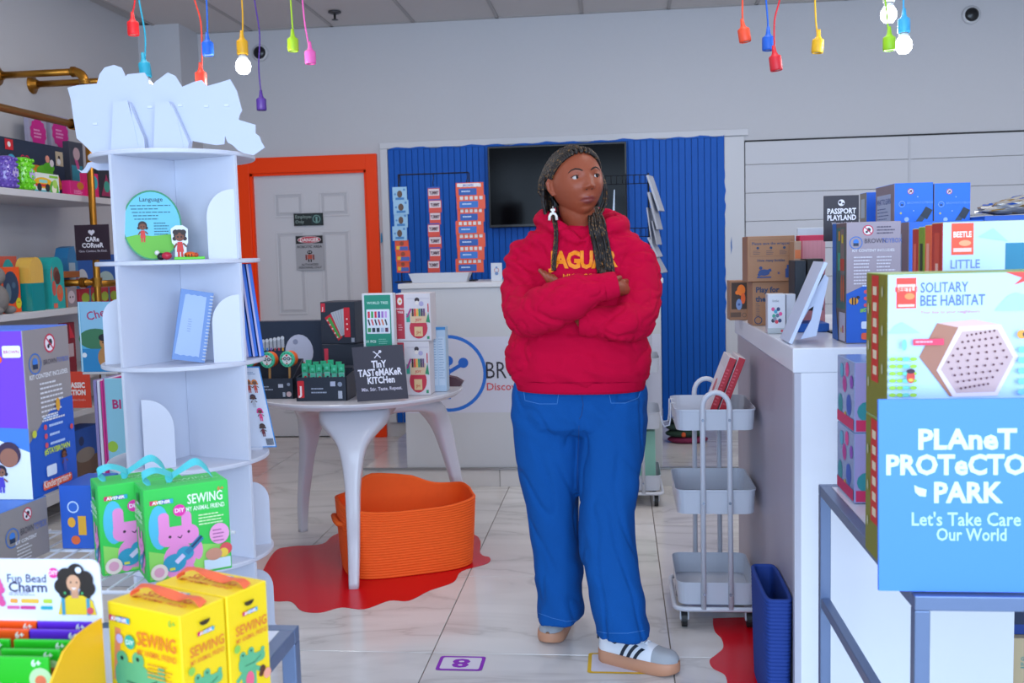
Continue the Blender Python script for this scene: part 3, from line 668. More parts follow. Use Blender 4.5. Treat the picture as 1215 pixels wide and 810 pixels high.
# ---- pendant cords ----
def pendant(label, col, pts, sock, size, bulb=False, r_b=0.0, short=False):
    """pts: cord pixels from the ceiling down to the socket top; sock=(x, ytop, ybot)"""
    px = sock[2]-sock[1]; Y = size*FPX/px
    top = W(sock[0], sock[1], Y); q = W(sock[0], sock[2], Y)
    t = thing('pendant_lamp', label, 'pendant lamp', (q.x, q.y, q.z), 0, 'coloured cord pendants')
    M = mat(col, rough=0.45)
    P = [W(x, y, Y)-q for x, y in pts]; zc = CZ-q.z
    d = P[0]; P = [Vector((d.x+(0.01), d.y, zc)), Vector((d.x, d.y, (zc+d.z)/2))]+P if d.z < zc else P
    C = []
    for i in range(len(P)-1):
        p0, p1, p2, p3 = P[max(i-1, 0)], P[i], P[i+1], P[min(i+2, len(P)-1)]
        for k in range(6):
            s_ = k/6; C.append(0.5*((2*p1)+(p2-p0)*s_+(2*p0-5*p1+4*p2-p3)*s_*s_+(3*p1-p0-3*p2+p3)*s_**3))
    C.append(P[-1]); MB().tube(C, 0.0035, M, 8).build('cord', t)
    h = top.z-q.z; b = sock[3] if len(sock) > 3 else 0.0
    tilt = Matrix.Rotation(b, 4, 'Y')
    m_ = MB().lathe([(0.0, h*1.0+0.02), (0.006, h+0.02), (0.009, h*0.92), (0.013, h*0.8), (0.022, h*0.72), (0.0235, h*0.66), (0.0235, 0.006), (0.022, 0.0), (0.017, 0.0), (0.016, 0.02), (0, 0.02)], M, 24); m_.xf(tilt); m_.build('socket', t)
    m_ = MB().cyl((0, 0, 0.022), (0, 0, 0.003), 0.0145, mat('#cfcfc8', rough=0.3, metal=0.6), 16); m_.build('contact', t)
    if bulb:
        MB().lathe([(0.014, 0.0), (0.02, -0.012), (0.02, -0.018)], mat('#d7dde2', rough=0.4), 20).build('bulb_base', t)
        MB().lathe([(0.02, -0.018), (0.029, -0.032), (0.0315, -0.048), (0.029, -0.063), (0.018, -0.077), (0, -0.081)], mat('#f2f8ff', emit=14, rough=0.3), 24).build('bulb', t)
        l = bpy.data.lights.new('bulb_glow', 'POINT'); l.energy = 5; l.color = (0.95, 0.97, 1); l.shadow_soft_size = 0.04
        lo = bpy.data.objects.new('bulb_glow', l); COL.objects.link(lo); lo.parent = t; lo.location = (0, 0, -0.13)
    return t
pendant('red cord pendant without a bulb, leftmost at the ceiling', '#e01a22', [(159, -25), (160, 0), (157, 18), (158, 24)], (158.5, 20, 42), 0.075)
pendant('cyan cord pendant with a lit bulb behind the foam board sign', '#28a8c4', [(163, -25), (165, 0), (172, 40), (172, 70)], (173.5, 68, 92, -0.1), 0.08, True)
pendant('orange red cord pendant hanging just behind the foam board sign', '#f2432c', [(226, -25), (231, 0), (238, 25), (240, 60), (239, 84)], (239, 80, 102), 0.075)
pendant('blue cord pendant without a bulb, left of the yellow one with the lit bulb', '#1763cf', [(242, -25), (245, 0), (246, 30), (246, 46)], (247, 44, 66), 0.075)
pendant('yellow cord pendant with a lit round bulb', '#e3a812', [(285, -25), (287, 0), (288, 20), (288, 42)], (288, 42, 65), 0.08, True)
pendant('purple cord pendant hanging lowest of all, in front of the round fixture', '#4a2a86', [(300, -25), (302, 0), (308, 40), (307, 80), (310, 112)], (310.5, 112, 131), 0.075)
pendant('lime green cord pendant without a bulb beside the pink one', '#a3cf1e', [(345, -25), (345, 0), (347, 30), (348, 42)], (348, 40, 61), 0.075)
pendant('pink cord pendant without a bulb beside the lime green one', '#ec62b2', [(358, -25), (359, 0), (362, 30), (367, 56)], (368.5, 55, 76), 0.075)
pendant('vermilion cord pendant, leftmost of the right-hand cluster', '#f2502c', [(881, -25), (881, 0), (881, 20), (883, 30)], (884.5, 28, 50, -0.15), 0.075)
pendant('blue cord pendant between the vermilion and red ones on the right', '#1763cf', [(908, -25), (909, 0), (911, 25), (911, 40)], (911.5, 38, 60), 0.075)
pendant('red cord pendant hanging lowest of the right-hand cluster', '#d8202e', [(928, -25), (925, 0), (919, 25), (919, 58)], (921.5, 60, 84, -0.12), 0.08)
pendant('yellow cord pendant without a bulb on the right', '#e0ae18', [(967, -25), (967, 0), (968, 25), (970, 42)], (969.5, 41, 63, 0.08), 0.078)
pendant('white pendant with a lit bulb at the top edge on the right', '#e6e6e6', [(1054, -25), (1054, -20)], (1054.5, -18, 3), 0.075, True)
pendant('lime green cord pendant without a bulb under a lit bulb', '#97cf1e', [(1048, -25), (1051, 5), (1053, 25), (1054, 38)], (1055, 38, 60), 0.075)
pendant('sky blue cord pendant with a lit bulb, rightmost', '#3aa6dd', [(1072, -25), (1072, 0), (1072, 18)], (1072.5, 16, 39), 0.08, True)

# ---- left wall shelving ----
SXF = -2.94; BR = mat('#a8742a', rough=0.32, metal=0.85); SHM = mat('#c6c4c6', rough=0.5)
t = thing('wall_shelving', 'brass pipe shelving with white boards along the left wall', 'shelving', (LX, 5.28, 0))
O = t.location
zA = WX(60, 236, SXF).z; zB = WX(60, 366, SXF).z; zC = WX(100, 485, SXF).z
zA, zB = 1.735, 1.125
for z in (zA, zB, zC, 0.15):
    MB().box(0.004, SXF-LX, -2.2, 0.42, z-0.035, z, SHM, bev=0.003).build('shelf_board', t)
UX = SXF-LX+0.05; r_p = 0.019
def pipe(pts, r=r_p, nm='pipe'):
    m_ = MB().tube([Vector(p) for p in pts], r, BR, 14); return m_.build(nm, t)
def fitting(p, d, L_=0.05, r=0.025):
    p = Vector(p); d = Vector(d).normalized(); m_ = MB(); m_.cyl(p-d*L_/2, p+d*L_/2, r, BR, 16); m_.cyl(p-d*L_/2, p-d*(L_/2-0.012), r*1.15, BR, 16); m_.cyl(p+d*(L_/2-0.012), p+d*L_/2, r*1.15, BR, 16); m_.build('fitting', t)
zt_ = W(92, 85, 5.28).z
for yy in (0.0, ):
    pipe([(UX, yy, 0.0), (UX, yy, zt_-0.05)]); pipe([(0.01, yy, zt_), (UX-0.05, yy, zt_)])
    m_ = MB().tube([Vector((UX-0.06+sin(a*pi/12)*0.06, yy, zt_-0.06+cos(a*pi/12)*0.06)) for a in range(7)], [0.026, 0.025, 0.025, 0.026, 0.025, 0.025, 0.026], BR, 14); m_.build('elbow', t)
    fitting((UX-0.06, yy, zt_), (1, 0, 0), 0.02); fitting((UX, yy, zt_-0.06), (0, 0, 1), 0.02)
    MB().lathe([(0.055, 0), (0.055, 0.006), (0.028, 0.01), (0.026, 0.035), (0, 0.035)], BR, 28).xf(Matrix.Translation((0.0, yy, zt_)) @ Matrix.Rotation(radians(90), 4, 'Y')).build('flange', t)
q = WX(40, 100, LX+0.01); yy = q.y-5.28; MB().lathe([(0.055, 0), (0.055, 0.006), (0.028, 0.01), (0.026, 0.035), (0, 0.035)], BR, 28).xf(Matrix.Translation((0.0, yy, q.z)) @ Matrix.Rotation(radians(90), 4, 'Y')).build('flange', t)
pipe([(0.01, yy, q.z), (UX, yy, q.z-0.0)]); pipe([(UX, yy, 0), (UX, yy, q.z)])
for z in (WX(85, 150, SXF).z,): pipe([(UX, -2.2, z), (UX, 0.0, z)]); fitting((UX, -0.14, z), (0, 1, 0)); fitting((UX, 0, z), (0, 0, 1)); pipe([(UX, 0, z), (UX, yy, z)])
for z in (W(104, 335, 5.28).z,):
    pipe([(0.0, 0.0, z), (UX, 0, z)]); pipe([(UX, 0, z-0.01), (UX, yy, z-0.01)]); fitting((UX, 0, z), (0, 0, 1)); fitting((UX-0.08, 0, z), (1, 0, 0), 0.03); fitting((UX, 0.25, z-0.01), (0, 1, 0), 0.03)
pipe([(UX, -2.0, 0), (UX, -2.0, 2.3)])
# ================= things on shelves, counters and tables =================
def pr(p):
    q = Vector(p)-CAMP; z = q.dot(fw); return 607.5+FPX*q.dot(rt)/z, 405-FPX*q.dot(up)/z
def YatX(px, X, z):
    a, b = 0.8, 12.0
    for _ in range(40):
        m_ = (a+b)/2
        if (pr((X, m_, z))[0] < px) == (X < 0.9): a = m_
        else: b = m_
    return (a+b)/2
def fbox(name, label, cat, x0, x1, yt, Y, zb, dp, rz=0, **kw):       # front towards -Y between two columns, from zb up to row yt
    zt_ = W((x0+x1)/2, yt, Y).z; yb = pr((W(x0, yt, Y).x, Y, zb))[1]
    xa, xb = W(x0, yb, Y).x, W(x1, yb, Y).x; wd = abs(xb-xa); c = Vector(((xa+xb)/2, Y, 0))+Matrix.Rotation(rz, 3, 'Z') @ Vector((0, dp/2, 0))
    r_, F = carton(name, label, cat, (c.x, c.y, zb+0.0005), rz, wd, dp, zt_-zb, **kw); return r_, F, wd, zt_-zb
def xbox(name, label, cat, x0, x1, yt, X, zb, dp, **kw):             # front towards +X on the left shelving
    ya, yb = YatX(x0, X, zb), YatX(x1, X, zb); zt_ = WX(x0, yt, X).z
    r_, F = carton(name, label, cat, (X-dp/2, (ya+yb)/2, zb+0.0005), radians(90), abs(yb-ya), dp, zt_-zb, **kw); return r_, F, abs(yb-ya), zt_-zb
def nosign(f, x, y, r):
    f.disc(x, y, r, '#e8e4ea'); f.ring(x, y, r, r*0.2, '#c8324e'); f.disc(x+r*0.15, y+r*0.1, r*0.35, '#2a2530'); f.disc(x-r*0.25, y-r*0.3, r*0.22, '#2a2530'); f.line(x-r*0.65, y+r*0.65, x+r*0.65, y-r*0.65, r*0.18, '#c8324e')
def emblem(f, x, y, r, h='#2f6fc4'):
    f.ring(x, y, r, r*0.12, h); f.disc(x, y+r*0.15, r*0.42, '#3b7bd2'); f.rect(x-r*0.4, x+r*0.4, y-r*0.5, y-r*0.05, '#23324e')
def doll(f, x, y, h, hair='#2c1a16', skin='#7a452c', dress='#d8323c'):
    f.disc(x, y+h*0.78, h*0.2, hair, h*0.2); f.disc(x-h*0.17, y+h*0.66, h*0.07, hair); f.disc(x+h*0.17, y+h*0.66, h*0.07, hair)
    f.disc(x, y+h*0.72, h*0.15, skin); f.disc(x-h*0.06, y+h*0.72, h*0.03, '#1a1012'); f.disc(x+h*0.06, y+h*0.72, h*0.03, '#1a1012')
    f.poly([(x-h*0.12, y+h*0.2), (x+h*0.12, y+h*0.2), (x+h*0.08, y+h*0.55), (x-h*0.08, y+h*0.55)], dress); f.rect(x-h*0.09, x-h*0.02, y, y+h*0.2, dress); f.rect(x+h*0.02, x+h*0.09, y, y+h*0.2, dress)
    f.line(x-h*0.1, y+h*0.5, x-h*0.2, y+h*0.35, h*0.06, skin); f.line(x+h*0.1, y+h*0.5, x+h*0.22, y+h*0.38, h*0.06, skin)

# ---------- left shelving, top board ----------
zs = zA
r_, F, w_, h_ = xbox('toy_box', 'long dark navy toy box with colourful blocks on the top left shelf', 'box', -60, 79, 150, -3.14, zs, 0.10, side='#1c2d44')
f = F['front']; R_ = random.Random(3)
k0 = w_*0.42
for (x, y, a, b, c) in ((0.62, 0.42, 0.1, 0.06, '#e9a31c'), (0.72, 0.5, 0.07, 0.05, '#e08a1a'), (0.80, 0.47, 0.08, 0.08, '#62c024'), (0.84, 0.56, 0.055, 0.06, '#58b820'), (0.78, 0.26, 0.13, 0.05, '#e6b41e'), (0.9, 0.3, 0.05, 0.07, '#d83a3a'), (0.55, 0.3, 0.07, 0.12, '#e39a22')):
    f.disc(w_*x, h_*y, w_*a, c, ry=h_*b*1.6)
f.disc(w_*0.83, h_*0.72, w_*0.02, '#e79a84'); f.disc(w_*0.87, h_*0.65, w_*0.02, '#e8e2e4'); f.disc(w_*0.5, h_*0.55, w_*0.045, '#3fa4cc'); f.disc(w_*0.5, h_*0.55, w_*0.015, '#e2c84a')
for x in (0.6, 0.64): f.ring(w_*x, h_*0.66, w_*0.02, w_*0.006, '#c82a4a'); f.rect(w_*(x-0.02), w_*(x-0.014), h_*0.45, h_*0.66, '#c82a4a')
f.poly([(w_*0.9, h_*0.1), (w_*0.97, h_*0.2), (w_*0.93, h_*0.42), (w_*0.9, h_*0.36), (w_*0.94, h_*0.22), (w_*0.88, h_*0.14)], '#e88a3a')
f.rect(w_*0.91, w_*0.985, h_*0.62, h_*0.9, '#b7a98e'); f.disc(w_*0.945, h_*0.78, w_*0.012, '#2b2226'); f.disc(w_*0.94, h_*0.7, w_*0.018, '#d8dade'); f.rect(w_*0.45, w_*0.52, h_*0.78, h_*0.97, '#c8202e'); f.disc(w_*0.485, h_*0.88, w_*0.014, '#e8e0e0'); finish(r_, F)
def spiky(label, px, X, zb, r, h, col):
    t = thing('sensory_ball', label, 'toy', (X, YatX(px, X, zb), zb), 0, 'spiky toys on the top left shelf')
    M = mat(col, rough=0.2, coat=0.5); m_ = MB().lathe([(r*0.5, 0.0), (r*0.93, 0.01), (r, h*0.3), (r, h*0.7), (r*0.93, h-0.01), (r*0.5, h)], M, 28)
    m_.build('body', t); m_ = MB()
    for i in range(6):
        for k in range(14):
            a = 2*pi*(k+0.5*(i % 2))/14; m_.ball((cos(a)*r, sin(a)*r, h*(0.1+0.16*i)), 0.009, M, 6)
    m_.build('knobs', t, kind='stuff')
    f = Face((r*1.02, -0.02, 0), (0, 1, 0), (0, 0, 1)); f.disc(0.02, h*0.5, 0.025, '#b8a8d8' if col[1] == '6' else '#c8ec7a'); f.build('print', t)
spiky('purple knobbly textured toy in clear wrap on the top left shelf', 8, -3.01, zs, 0.052, 0.165, '#6a4fb0')
spiky('lime green knobbly textured toy on the top left shelf beside the yellow car box', 28, -3.01, zs, 0.052, 0.17, '#6fd21c')
r_, F, w_, h_ = xbox('toy_box', 'white toy box with a yellow bus on the top left shelf', 'box', 41, 71, 204, -2.985, zs, 0.06, side='#dfe6e0')
f = F['front']; f.rect(0, w_, 0, h_*0.12, '#38a8b8'); f.disc(w_*0.36, h_*0.5, w_*0.36, '#e9b81e', ry=h_*0.28); f.rect(w_*0.06, w_*0.66, h_*0.3, h_*0.44, '#d83a2c'); f.rect(w_*0.2, w_*0.52, h_*0.5, h_*0.66, '#8fd0c8')
f.disc(w_*0.2, h_*0.26, w_*0.09, '#232a30'); f.disc(w_*0.52, h_*0.26, w_*0.09, '#232a30'); f.disc(w_*0.78, h_*0.24, w_*0.18, '#5cae3c'); f.disc(w_*0.78, h_*0.24, w_*0.1, '#e8e4d0'); f.rect(w_*0.6, w_*0.95, h_*0.8, h_*0.92, '#8ac83c'); f.disc(w_*0.82, h_*0.5, w_*0.1, '#a8d45c'); finish(r_, F)
for k, (x0, x1) in enumerate(((40, 61), (66, 87))):
    r_, F, w_, h_ = xbox('card_pack', ('pale card pack with a pink burst above the navy toy box, the left one', 'pale card pack with a pink burst above the navy toy box, the right one')[k], 'card pack', x0, x1, 137, -3.30, zs, 0.03, side='#a9a2b8')
    f = F['front']; n = 24; f.poly([(w_*0.5+cos(i*2*pi/n)*w_*(0.42+0.05*(i % 2)), h_*0.80+sin(i*2*pi/n)*w_*(0.42+0.05*(i % 2))) for i in range(n)], '#d4188c'); f.para(w_*0.25, w_*0.75, h_*0.84, 3, h_*0.04, '#f0a0d0'); finish(r_, F)
r_, F, w_, h_ = xbox('toy_box', 'dark packet with a teal and pink doll dress behind the brass post', 'box', 86, 102, 168, -3.2, zs, 0.04, side='#3c4250')
f = F['front']; f.rect(w_*0.1, w_*0.9, h_*0.25, h_*0.6, '#2b8fa4'); f.line(w_*0.4, h_*0.75, w_*0.6, h_*0.55, 0.03, '#d0508c'); f.disc(w_*0.5, h_*0.8, w_*0.25, '#c9a8ac'); finish(r_, F)
r_, F, w_, h_ = xbox('toy_box', 'bright pink round-topped toy package on the top left shelf', 'box', 84, 104, 214, -3.0, zs, 0.05, side='#d81f78'); F['front'].disc(w_*0.6, h_*0.7, w_*0.2, '#c8781e', ry=h_*0.25); F['front'].para(w_*0.2, w_*0.8, h_*0.4, 3, h_*0.09, '#f49ac4'); finish(r_, F)
r_, F, w_, h_ = xbox('toy_box', 'pink box with a teal oval just right of the brass post', 'box', 106, 118, 205, -2.98, zs, 0.05, side='#d81f6c'); F['front'].disc(w_*0.5, h_*0.62, w_*0.42, '#2ea0ac', ry=h_*0.3); finish(r_, F)
r_, F, w_, h_ = xbox('toy_box', 'dark box with a magenta diagonal at the end of the top left shelf', 'box', 119, 136, 198, -3.0, zs, 0.05, side='#1f2a33'); F['front'].poly([(w_*0.1, h_*0.1), (w_*0.9, h_*0.1), (w_*0.5, h_*0.8)], '#a8305c'); F['front'].disc(w_*0.5, h_*0.4, w_*0.2, '#3fa890'); finish(r_, F)
# ---------- left shelving, second board ----------
zs = zB
r_, F, w_, h_ = xbox('toy_box', 'coral and teal rounded toy box behind the orange one', 'box', 2, 24, 304, -3.15, zs, 0.1, side='#d05a44'); F['front'].disc(w_*0.5, h_*0.5, w_*0.4, '#2e9c9a', ry=h_*0.45); finish(r_, F)
r_, F, w_, h_ = xbox('toy_box', 'orange window box with a dark toy inside on the second left shelf', 'box', 4, 26, 317, -3.0, zs, 0.08, side='#e8541c', cols=dict(right='#26272b'))
f = F['front']; f.disc(w_*0.5, h_*0.55, w_*0.42, '#2a3c58', ry=h_*0.36); f.disc(w_*0.35, h_*0.45, w_*0.14, '#5a7080', ry=h_*0.2); f.disc(w_*0.65, h_*0.6, w_*0.1, '#46607a'); f.disc(w_*0.86, h_*0.2, w_*0.15, '#d9c81e', ry=h_*0.12); f.disc(w_*0.82, h_*0.22, w_*0.02, '#1d1d20'); f.disc(w_*0.9, h_*0.22, w_*0.02, '#1d1d20'); finish(r_, F)
t = thing('plush_toy', 'grey plush animal at the left end of the second shelf', 'toy', (-2.98, YatX(-4, -2.98, zs), zs))
MB().ball((0, 0, 0.075), 0.075, mat('#77706c', rough=0.95, bump=0.5, bscale=150), 20, (0.8, 0.8, 1.0)).ball((0, -0.0, 0.185), 0.05, mat('#7c7571', rough=0.95, bump=0.5, bscale=150), 20).build('body', t)
MB().ball((0.02, 0.07, 0.02), 0.026, mat('#77706c', rough=0.95), 14, (1.4, 1, 0.8)).build('paw', t); MB().ball((0.02, -0.03, 0.02), 0.026, mat('#77706c', rough=0.95), 14, (1.4, 1, 0.8)).build('paw', t)
t = thing('toy_capsule', 'yellow and teal round-topped toy case on the second left shelf', 'toy', (-2.995, YatX(38, -2.995, zs), zs))
hh = W(38, 305, YatX(38, -2.995, zs)).z-zs; Ry = 0.056
for nm, z0, z1, c in (('lower_shell', 0.0, hh*0.52, '#158a88'), ('upper_shell', hh*0.52, hh, '#dcae4c')):
    prof = []
    N = 20
    pl_ = [(-Ry, z0)] + ([(-Ry, z1), (Ry, z1)] if nm == 'lower_shell' else [(-cos(pi*i/N)*Ry, hh-Ry*1.1+sin(pi*i/N)*Ry*1.1) for i in range(N+1)]) + [(Ry, z0)]
    MB().prism(pl_[::-1], (0.04, 0, 0), (0, 1, 0), (0, 0, 1), 0.08, mat(c, rough=0.25, coat=0.3)).build(nm, t)
t = thing('toy_box', 'teal and coral arched doll box on the second left shelf', 'box', (-3.0, YatX(62, -3.0, zs), zs)); Ry = 0.062; hh -= 0.0
MB().prism([(-Ry, 0), (Ry, 0)]+[(cos(pi*i/12)*Ry, hh-Ry*1.0+sin(pi*i/12)*Ry*1.0) for i in range(13)], (0.04, 0, 0), (0, 1, 0), (0, 0, 1), 0.09, mat('#22a19c', rough=0.4)).build('carton', t)
f = Face((0.04, -Ry, 0), (0, 1, 0), (0, 0, 1)); f.disc(Ry*0.85, hh*0.66, 0.03, '#7a4a3c', ry=0.04); f.disc(Ry*1.0, hh*0.6, 0.028, '#5a3026', ry=0.036); f.disc(Ry*1.25, hh*0.3, 0.03, '#d8603c', ry=0.045); f.disc(Ry*1.25, hh*0.34, 0.016, '#b87a52'); f.rect(Ry*0.2, Ry*0.8, 0.005, 0.03, '#d5664e'); f.disc(Ry*0.4, hh*0.4, 0.018, '#c8584c', ry=0.04); f.poly([(0, hh*0.5), (0, hh*0.72), (Ry*0.25, hh*0.82), (Ry*0.15, hh*0.6)], '#d8604a'); f.build('printed_front', t)
r_, F, w_, h_ = xbox('wooden_tray', 'flat orange wooden box beside the blue animal packs', 'box', 76, 95, 322, -3.05, W(85, 334, 5.28).z+0.022, 0.08, side='#a9602a'); finish(r_, F)
t = thing('plush_pack', 'pale blue and white house-shaped pack on the second left shelf', 'box', (-3.14, YatX(82, -3.14, zs), zs)); hh2 = W(82, 292, YatX(82, -3.14, zs)).z-zs
MB().prism([(-0.05, 0), (0.05, 0), (0.05, hh2*0.75), (0.02, hh2), (-0.03, hh2*0.97), (-0.055, hh2*0.8)], (0.04, 0, 0), (0, 1, 0), (0, 0, 1), 0.08, mat('#2f7fb4', rough=0.4)).build('carton', t)
f = Face((0.04, -0.05, 0), (0, 1, 0), (0, 0, 1)); f.rect(0.005, 0.07, hh2*0.1, hh2*0.72, '#a5bccb'); f.rect(0.005, 0.07, hh2*0.5, hh2*0.54, '#5a88a8'); f.rect(0.07, 0.1, hh2*0.4, hh2*0.45, '#c84a4a'); f.build('printed_front', t)
r_, F, w_, h_ = xbox('toy_box', 'blue toy box with a white animal behind the CARE CORNER sign', 'box', 90, 150, 302, -3.12, zs, 0.08, side='#1f5fb0'); f = F['front']; f.disc(w_*0.15, h_*0.5, w_*0.1, '#cdd4d8'); f.disc(w_*0.6, h_*0.45, w_*0.16, '#a8c4c0', ry=h_*0.2); f.rect(w_*0.3, w_*0.5, h_*0.3, h_*0.35, '#c84040'); f.disc(w_*0.9, h_*0.4, w_*0.1, '#58a06c'); finish(r_, F)
r_, F, w_, h_ = xbox('toy_box', 'tiny grey box with a kitten face under the brass rail', 'box', 79, 92, 341, -2.985, zs, 0.05, side='#8a7f86'); f = F['front']; f.disc(w_*0.5, h_*0.5, w_*0.32, '#c5b4bc'); f.disc(w_*0.38, h_*0.5, w_*0.05, '#262028'); f.disc(w_*0.62, h_*0.5, w_*0.05, '#262028'); f.rect(0, w_*0.12, 0, h_, '#c87838'); finish(r_, F)
r_, F, w_, h_ = xbox('toy_box', 'low red and green patterned box under the brass rail', 'box', 95, 150, 343, -3.0, zs, 0.05, side='#c0303c'); f = F['front']
for i in range(5): f.disc(w_*(0.12+0.2*i), h_*0.45, w_*0.08, '#a8c040', ry=h_*0.3); f.rect(w_*(0.2+0.2*i), w_*(0.23+0.2*i), 0, h_, '#2d86a0')
finish(r_, F)
# CARE CORNER sign
PLUM = '#2b1626'
def dsign(name, label, x0, x1, y0, y1, Y, draw, col=PLUM, tilt=0):
    a = W(x0, y1, Y); b = W(x1, y1, Y); c = W(x0, y0, Y); u = (b-a).normalized(); v = Vector((0, 0, 1)); wd = (b-a).length; ht = (c-a).z
    u.z = 0; u.normalize()
    return sheet(name, label, 'sign', a, u, v, wd, ht, 0.006, col, lambda f: draw(f, wd, ht))
def dr(f, w_, h_):
    f.disc(w_*0.45, h_*0.8, w_*0.05, '#d8d2dc'); f.disc(w_*0.54, h_*0.8, w_*0.05, '#d8d2dc'); f.poly([(w_*0.405, h_*0.78), (w_*0.495, h_*0.69), (w_*0.585, h_*0.78)], '#d8d2dc')
    f.fit('CARe', w_*0.31, w_*0.71, h_*0.52, h_*0.66, '#e6e1e8', 0.03); f.fit('CORneR', w_*0.2, w_*0.83, h_*0.35, h_*0.49, '#e6e1e8', 0.03); f.fit('Care. Connect. Be Kind.', w_*0.1, w_*0.92, h_*0.23, h_*0.29, '#c8c0cc', 0.01)
dsign('care_sign', 'dark plum CARE CORNER sign with a heart on the brass post', 90.5, 131, 267, 309, 5.2, dr)

# ---------- left shelving, lower boards ----------
zL = WX(110, 441, SXF).z
tt = bpy.data.objects['wall_shelving']
for z in (zL, ): MB().box(0.004, SXF-LX, -2.2, 0.9, z-0.03, z, SHM, bev=0.003).build('shelf_board', tt)
r_, F, w_, h_ = xbox('hardback_book', 'red book beside the big kit box on the left shelving', 'book', 79, 92, 383, -2.98, zL, 0.03, side='#7f2230'); F['front'].rect(w_*0.2, w_*0.8, h_*0.35, h_*0.6, '#b9a3a8'); F['front'].poly([(w_*0.5, h_*0.7), (w_*0.95, h_*0.7), (w_*0.5, h_)], '#c83040'); finish(r_, F)
a = W(97, 441, 4.6); b = W(146, 441, 4.6); ht = W(97, 358, 4.6).z-a.z
def dr(f):
    w_, h_ = (b-a).length, ht
    f.rect(0.012, w_, h_*0.45, h_, '#8cc4e4'); f.disc(w_*0.4, h_*0.47, w_*0.42, '#3f7a58', ry=h_*0.15); f.disc(w_*0.8, h_*0.45, w_*0.3, '#4d8a5c', ry=h_*0.1); f.rect(0.012, w_, 0, h_*0.33, '#2a86c0')
    f.text('Cheer', w_*0.22, h_*0.73, h_*0.17, '#b01f5c', 0.01, 'LEFT', rot=0.25); f.disc(w_*0.62, h_*0.2, w_*0.2, '#b5824c', ry=h_*0.16); f.disc(w_*0.6, h_*0.42, w_*0.12, '#b5824c', ry=h_*0.09); f.disc(w_*0.6, h_*0.49, w_*0.14, '#22242e', ry=h_*0.055); f.disc(w_*0.9, h_*0.16, w_*0.12, '#b82430', ry=h_*0.12); f.disc(w_*0.56, h_*0.42, 0.004, '#20161a'); f.disc(w_*0.66, h_*0.42, 0.004, '#20161a'); f.disc(w_*0.1, h_*0.24, 0.012, '#dfe9f0')
    f.rect(0.004, 0.010, 0, h_, '#bfe0ee')
t = sheet('picture_book', 'sky blue Cheer picture book with a swimmer, beside the tower', 'book', a, (b-a), (0, 0, 1), (b-a).length, ht, 0.012, '#58b4dc', dr, body='cover')
# book stand so the book does not float
st = thing('book_stand', 'slim white stand holding the sky blue picture book', 'stand', (a.x+0.1, a.y+0.03, 0)); MB().box(-0.09, 0.09, -0.042, 0.01, a.z-0.012, a.z-0.001, SHM, bev=0.002).build('ledge', st); MB().box(-0.012, 0.012, -0.01, 0.012, 0.012, a.z-0.012, SHM).build('post', st); MB().box(-0.09, 0.09, -0.09, 0.09, 0, 0.012, SHM, bev=0.002).build('base', st)
def dr(f, w_, h_):
    f.text('CLASSIC', w_*0.5, h_*0.56, h_*0.2, '#f4e6e0', 0.05, sx=0.8); f.text('FICTION', w_*0.5, h_*0.36, h_*0.2, '#f4e6e0', 0.05, sx=0.8); f.text('Timeless books', w_*0.55, h_*0.2, h_*0.08, '#f0c0b4', 0.0)
dsign('classic_sign', 'small orange red CLASSIC FICTION sign below the red book', 72, 108.5, 441, 484, 4.9, dr, col='#e0442c')
r_, F, w_, h_ = xbox('kit_box', 'blue and brown kit box on the lower left shelf by the brass post', 'box', 84, 121, 513, -2.98, WX(100, 566, -2.98).z, 0.12, side='#2153a8'); f = F['front']; f.rect(0, w_, 0, h_*0.4, '#6d5648'); f.disc(w_*0.5, h_*0.45, w_*0.3, '#8a8078', ry=h_*0.15); f.disc(w_*0.4, h_*0.75, w_*0.08, '#2b3a66'); finish(r_, F)
zK = WX(100, 566, -2.98).z; MB().box(0.004, SXF-LX, -2.2, 0.9, zK-0.03, zK, SHM, bev=0.003).build('shelf_board', tt)
# pink and white books
zP = 0.36
for k, (x0, x1, c, lb) in enumerate(((119, 123, '#8a7fb0', 'thin lilac-spined book, leftmost of the upright row left of the tower'), (123.5, 127, '#d8d6e4', 'thin white-spined book in the upright row left of the tower'), (127.5, 130.5, '#d02a86', 'thin magenta-spined book in the upright row left of the tower'))):
    r_, F, w_, h_ = fbox('picture_book', lb, 'book', x0, x1-0.3, 451+k*0.4, 3.9, zP, 0.2, side=c, group='upright books left of the tower'); finish(r_, F)
r_, F, w_, h_ = fbox('picture_book', 'pale blue book with green clouds and pink letters left of the tower', 'book', 131, 170, 449, 3.9, zP, 0.02, side='#8cc6d8'); f = F['front']; f.text('BI', w_*0.23, h_*0.76, h_*0.1, '#b5246c', 0.03, 'LEFT'); f.disc(w_*0.18, h_*0.45, w_*0.16, '#9ac23c', ry=h_*0.045); f.disc(w_*0.4, h_*0.34, w_*0.14, '#9ac23c', ry=h_*0.04); f.rect(0, 0.006, 0, h_, '#c03c8c'); finish(r_, F)
t = thing('book_crate', 'low white crate the upright books stand on', 'crate', (W(140, 560, 3.9).x, 4.0, 0)); MB().box(-0.14, 0.14, -0.12, 0.13, 0, zP, SHM, bev=0.004).build('body', t)

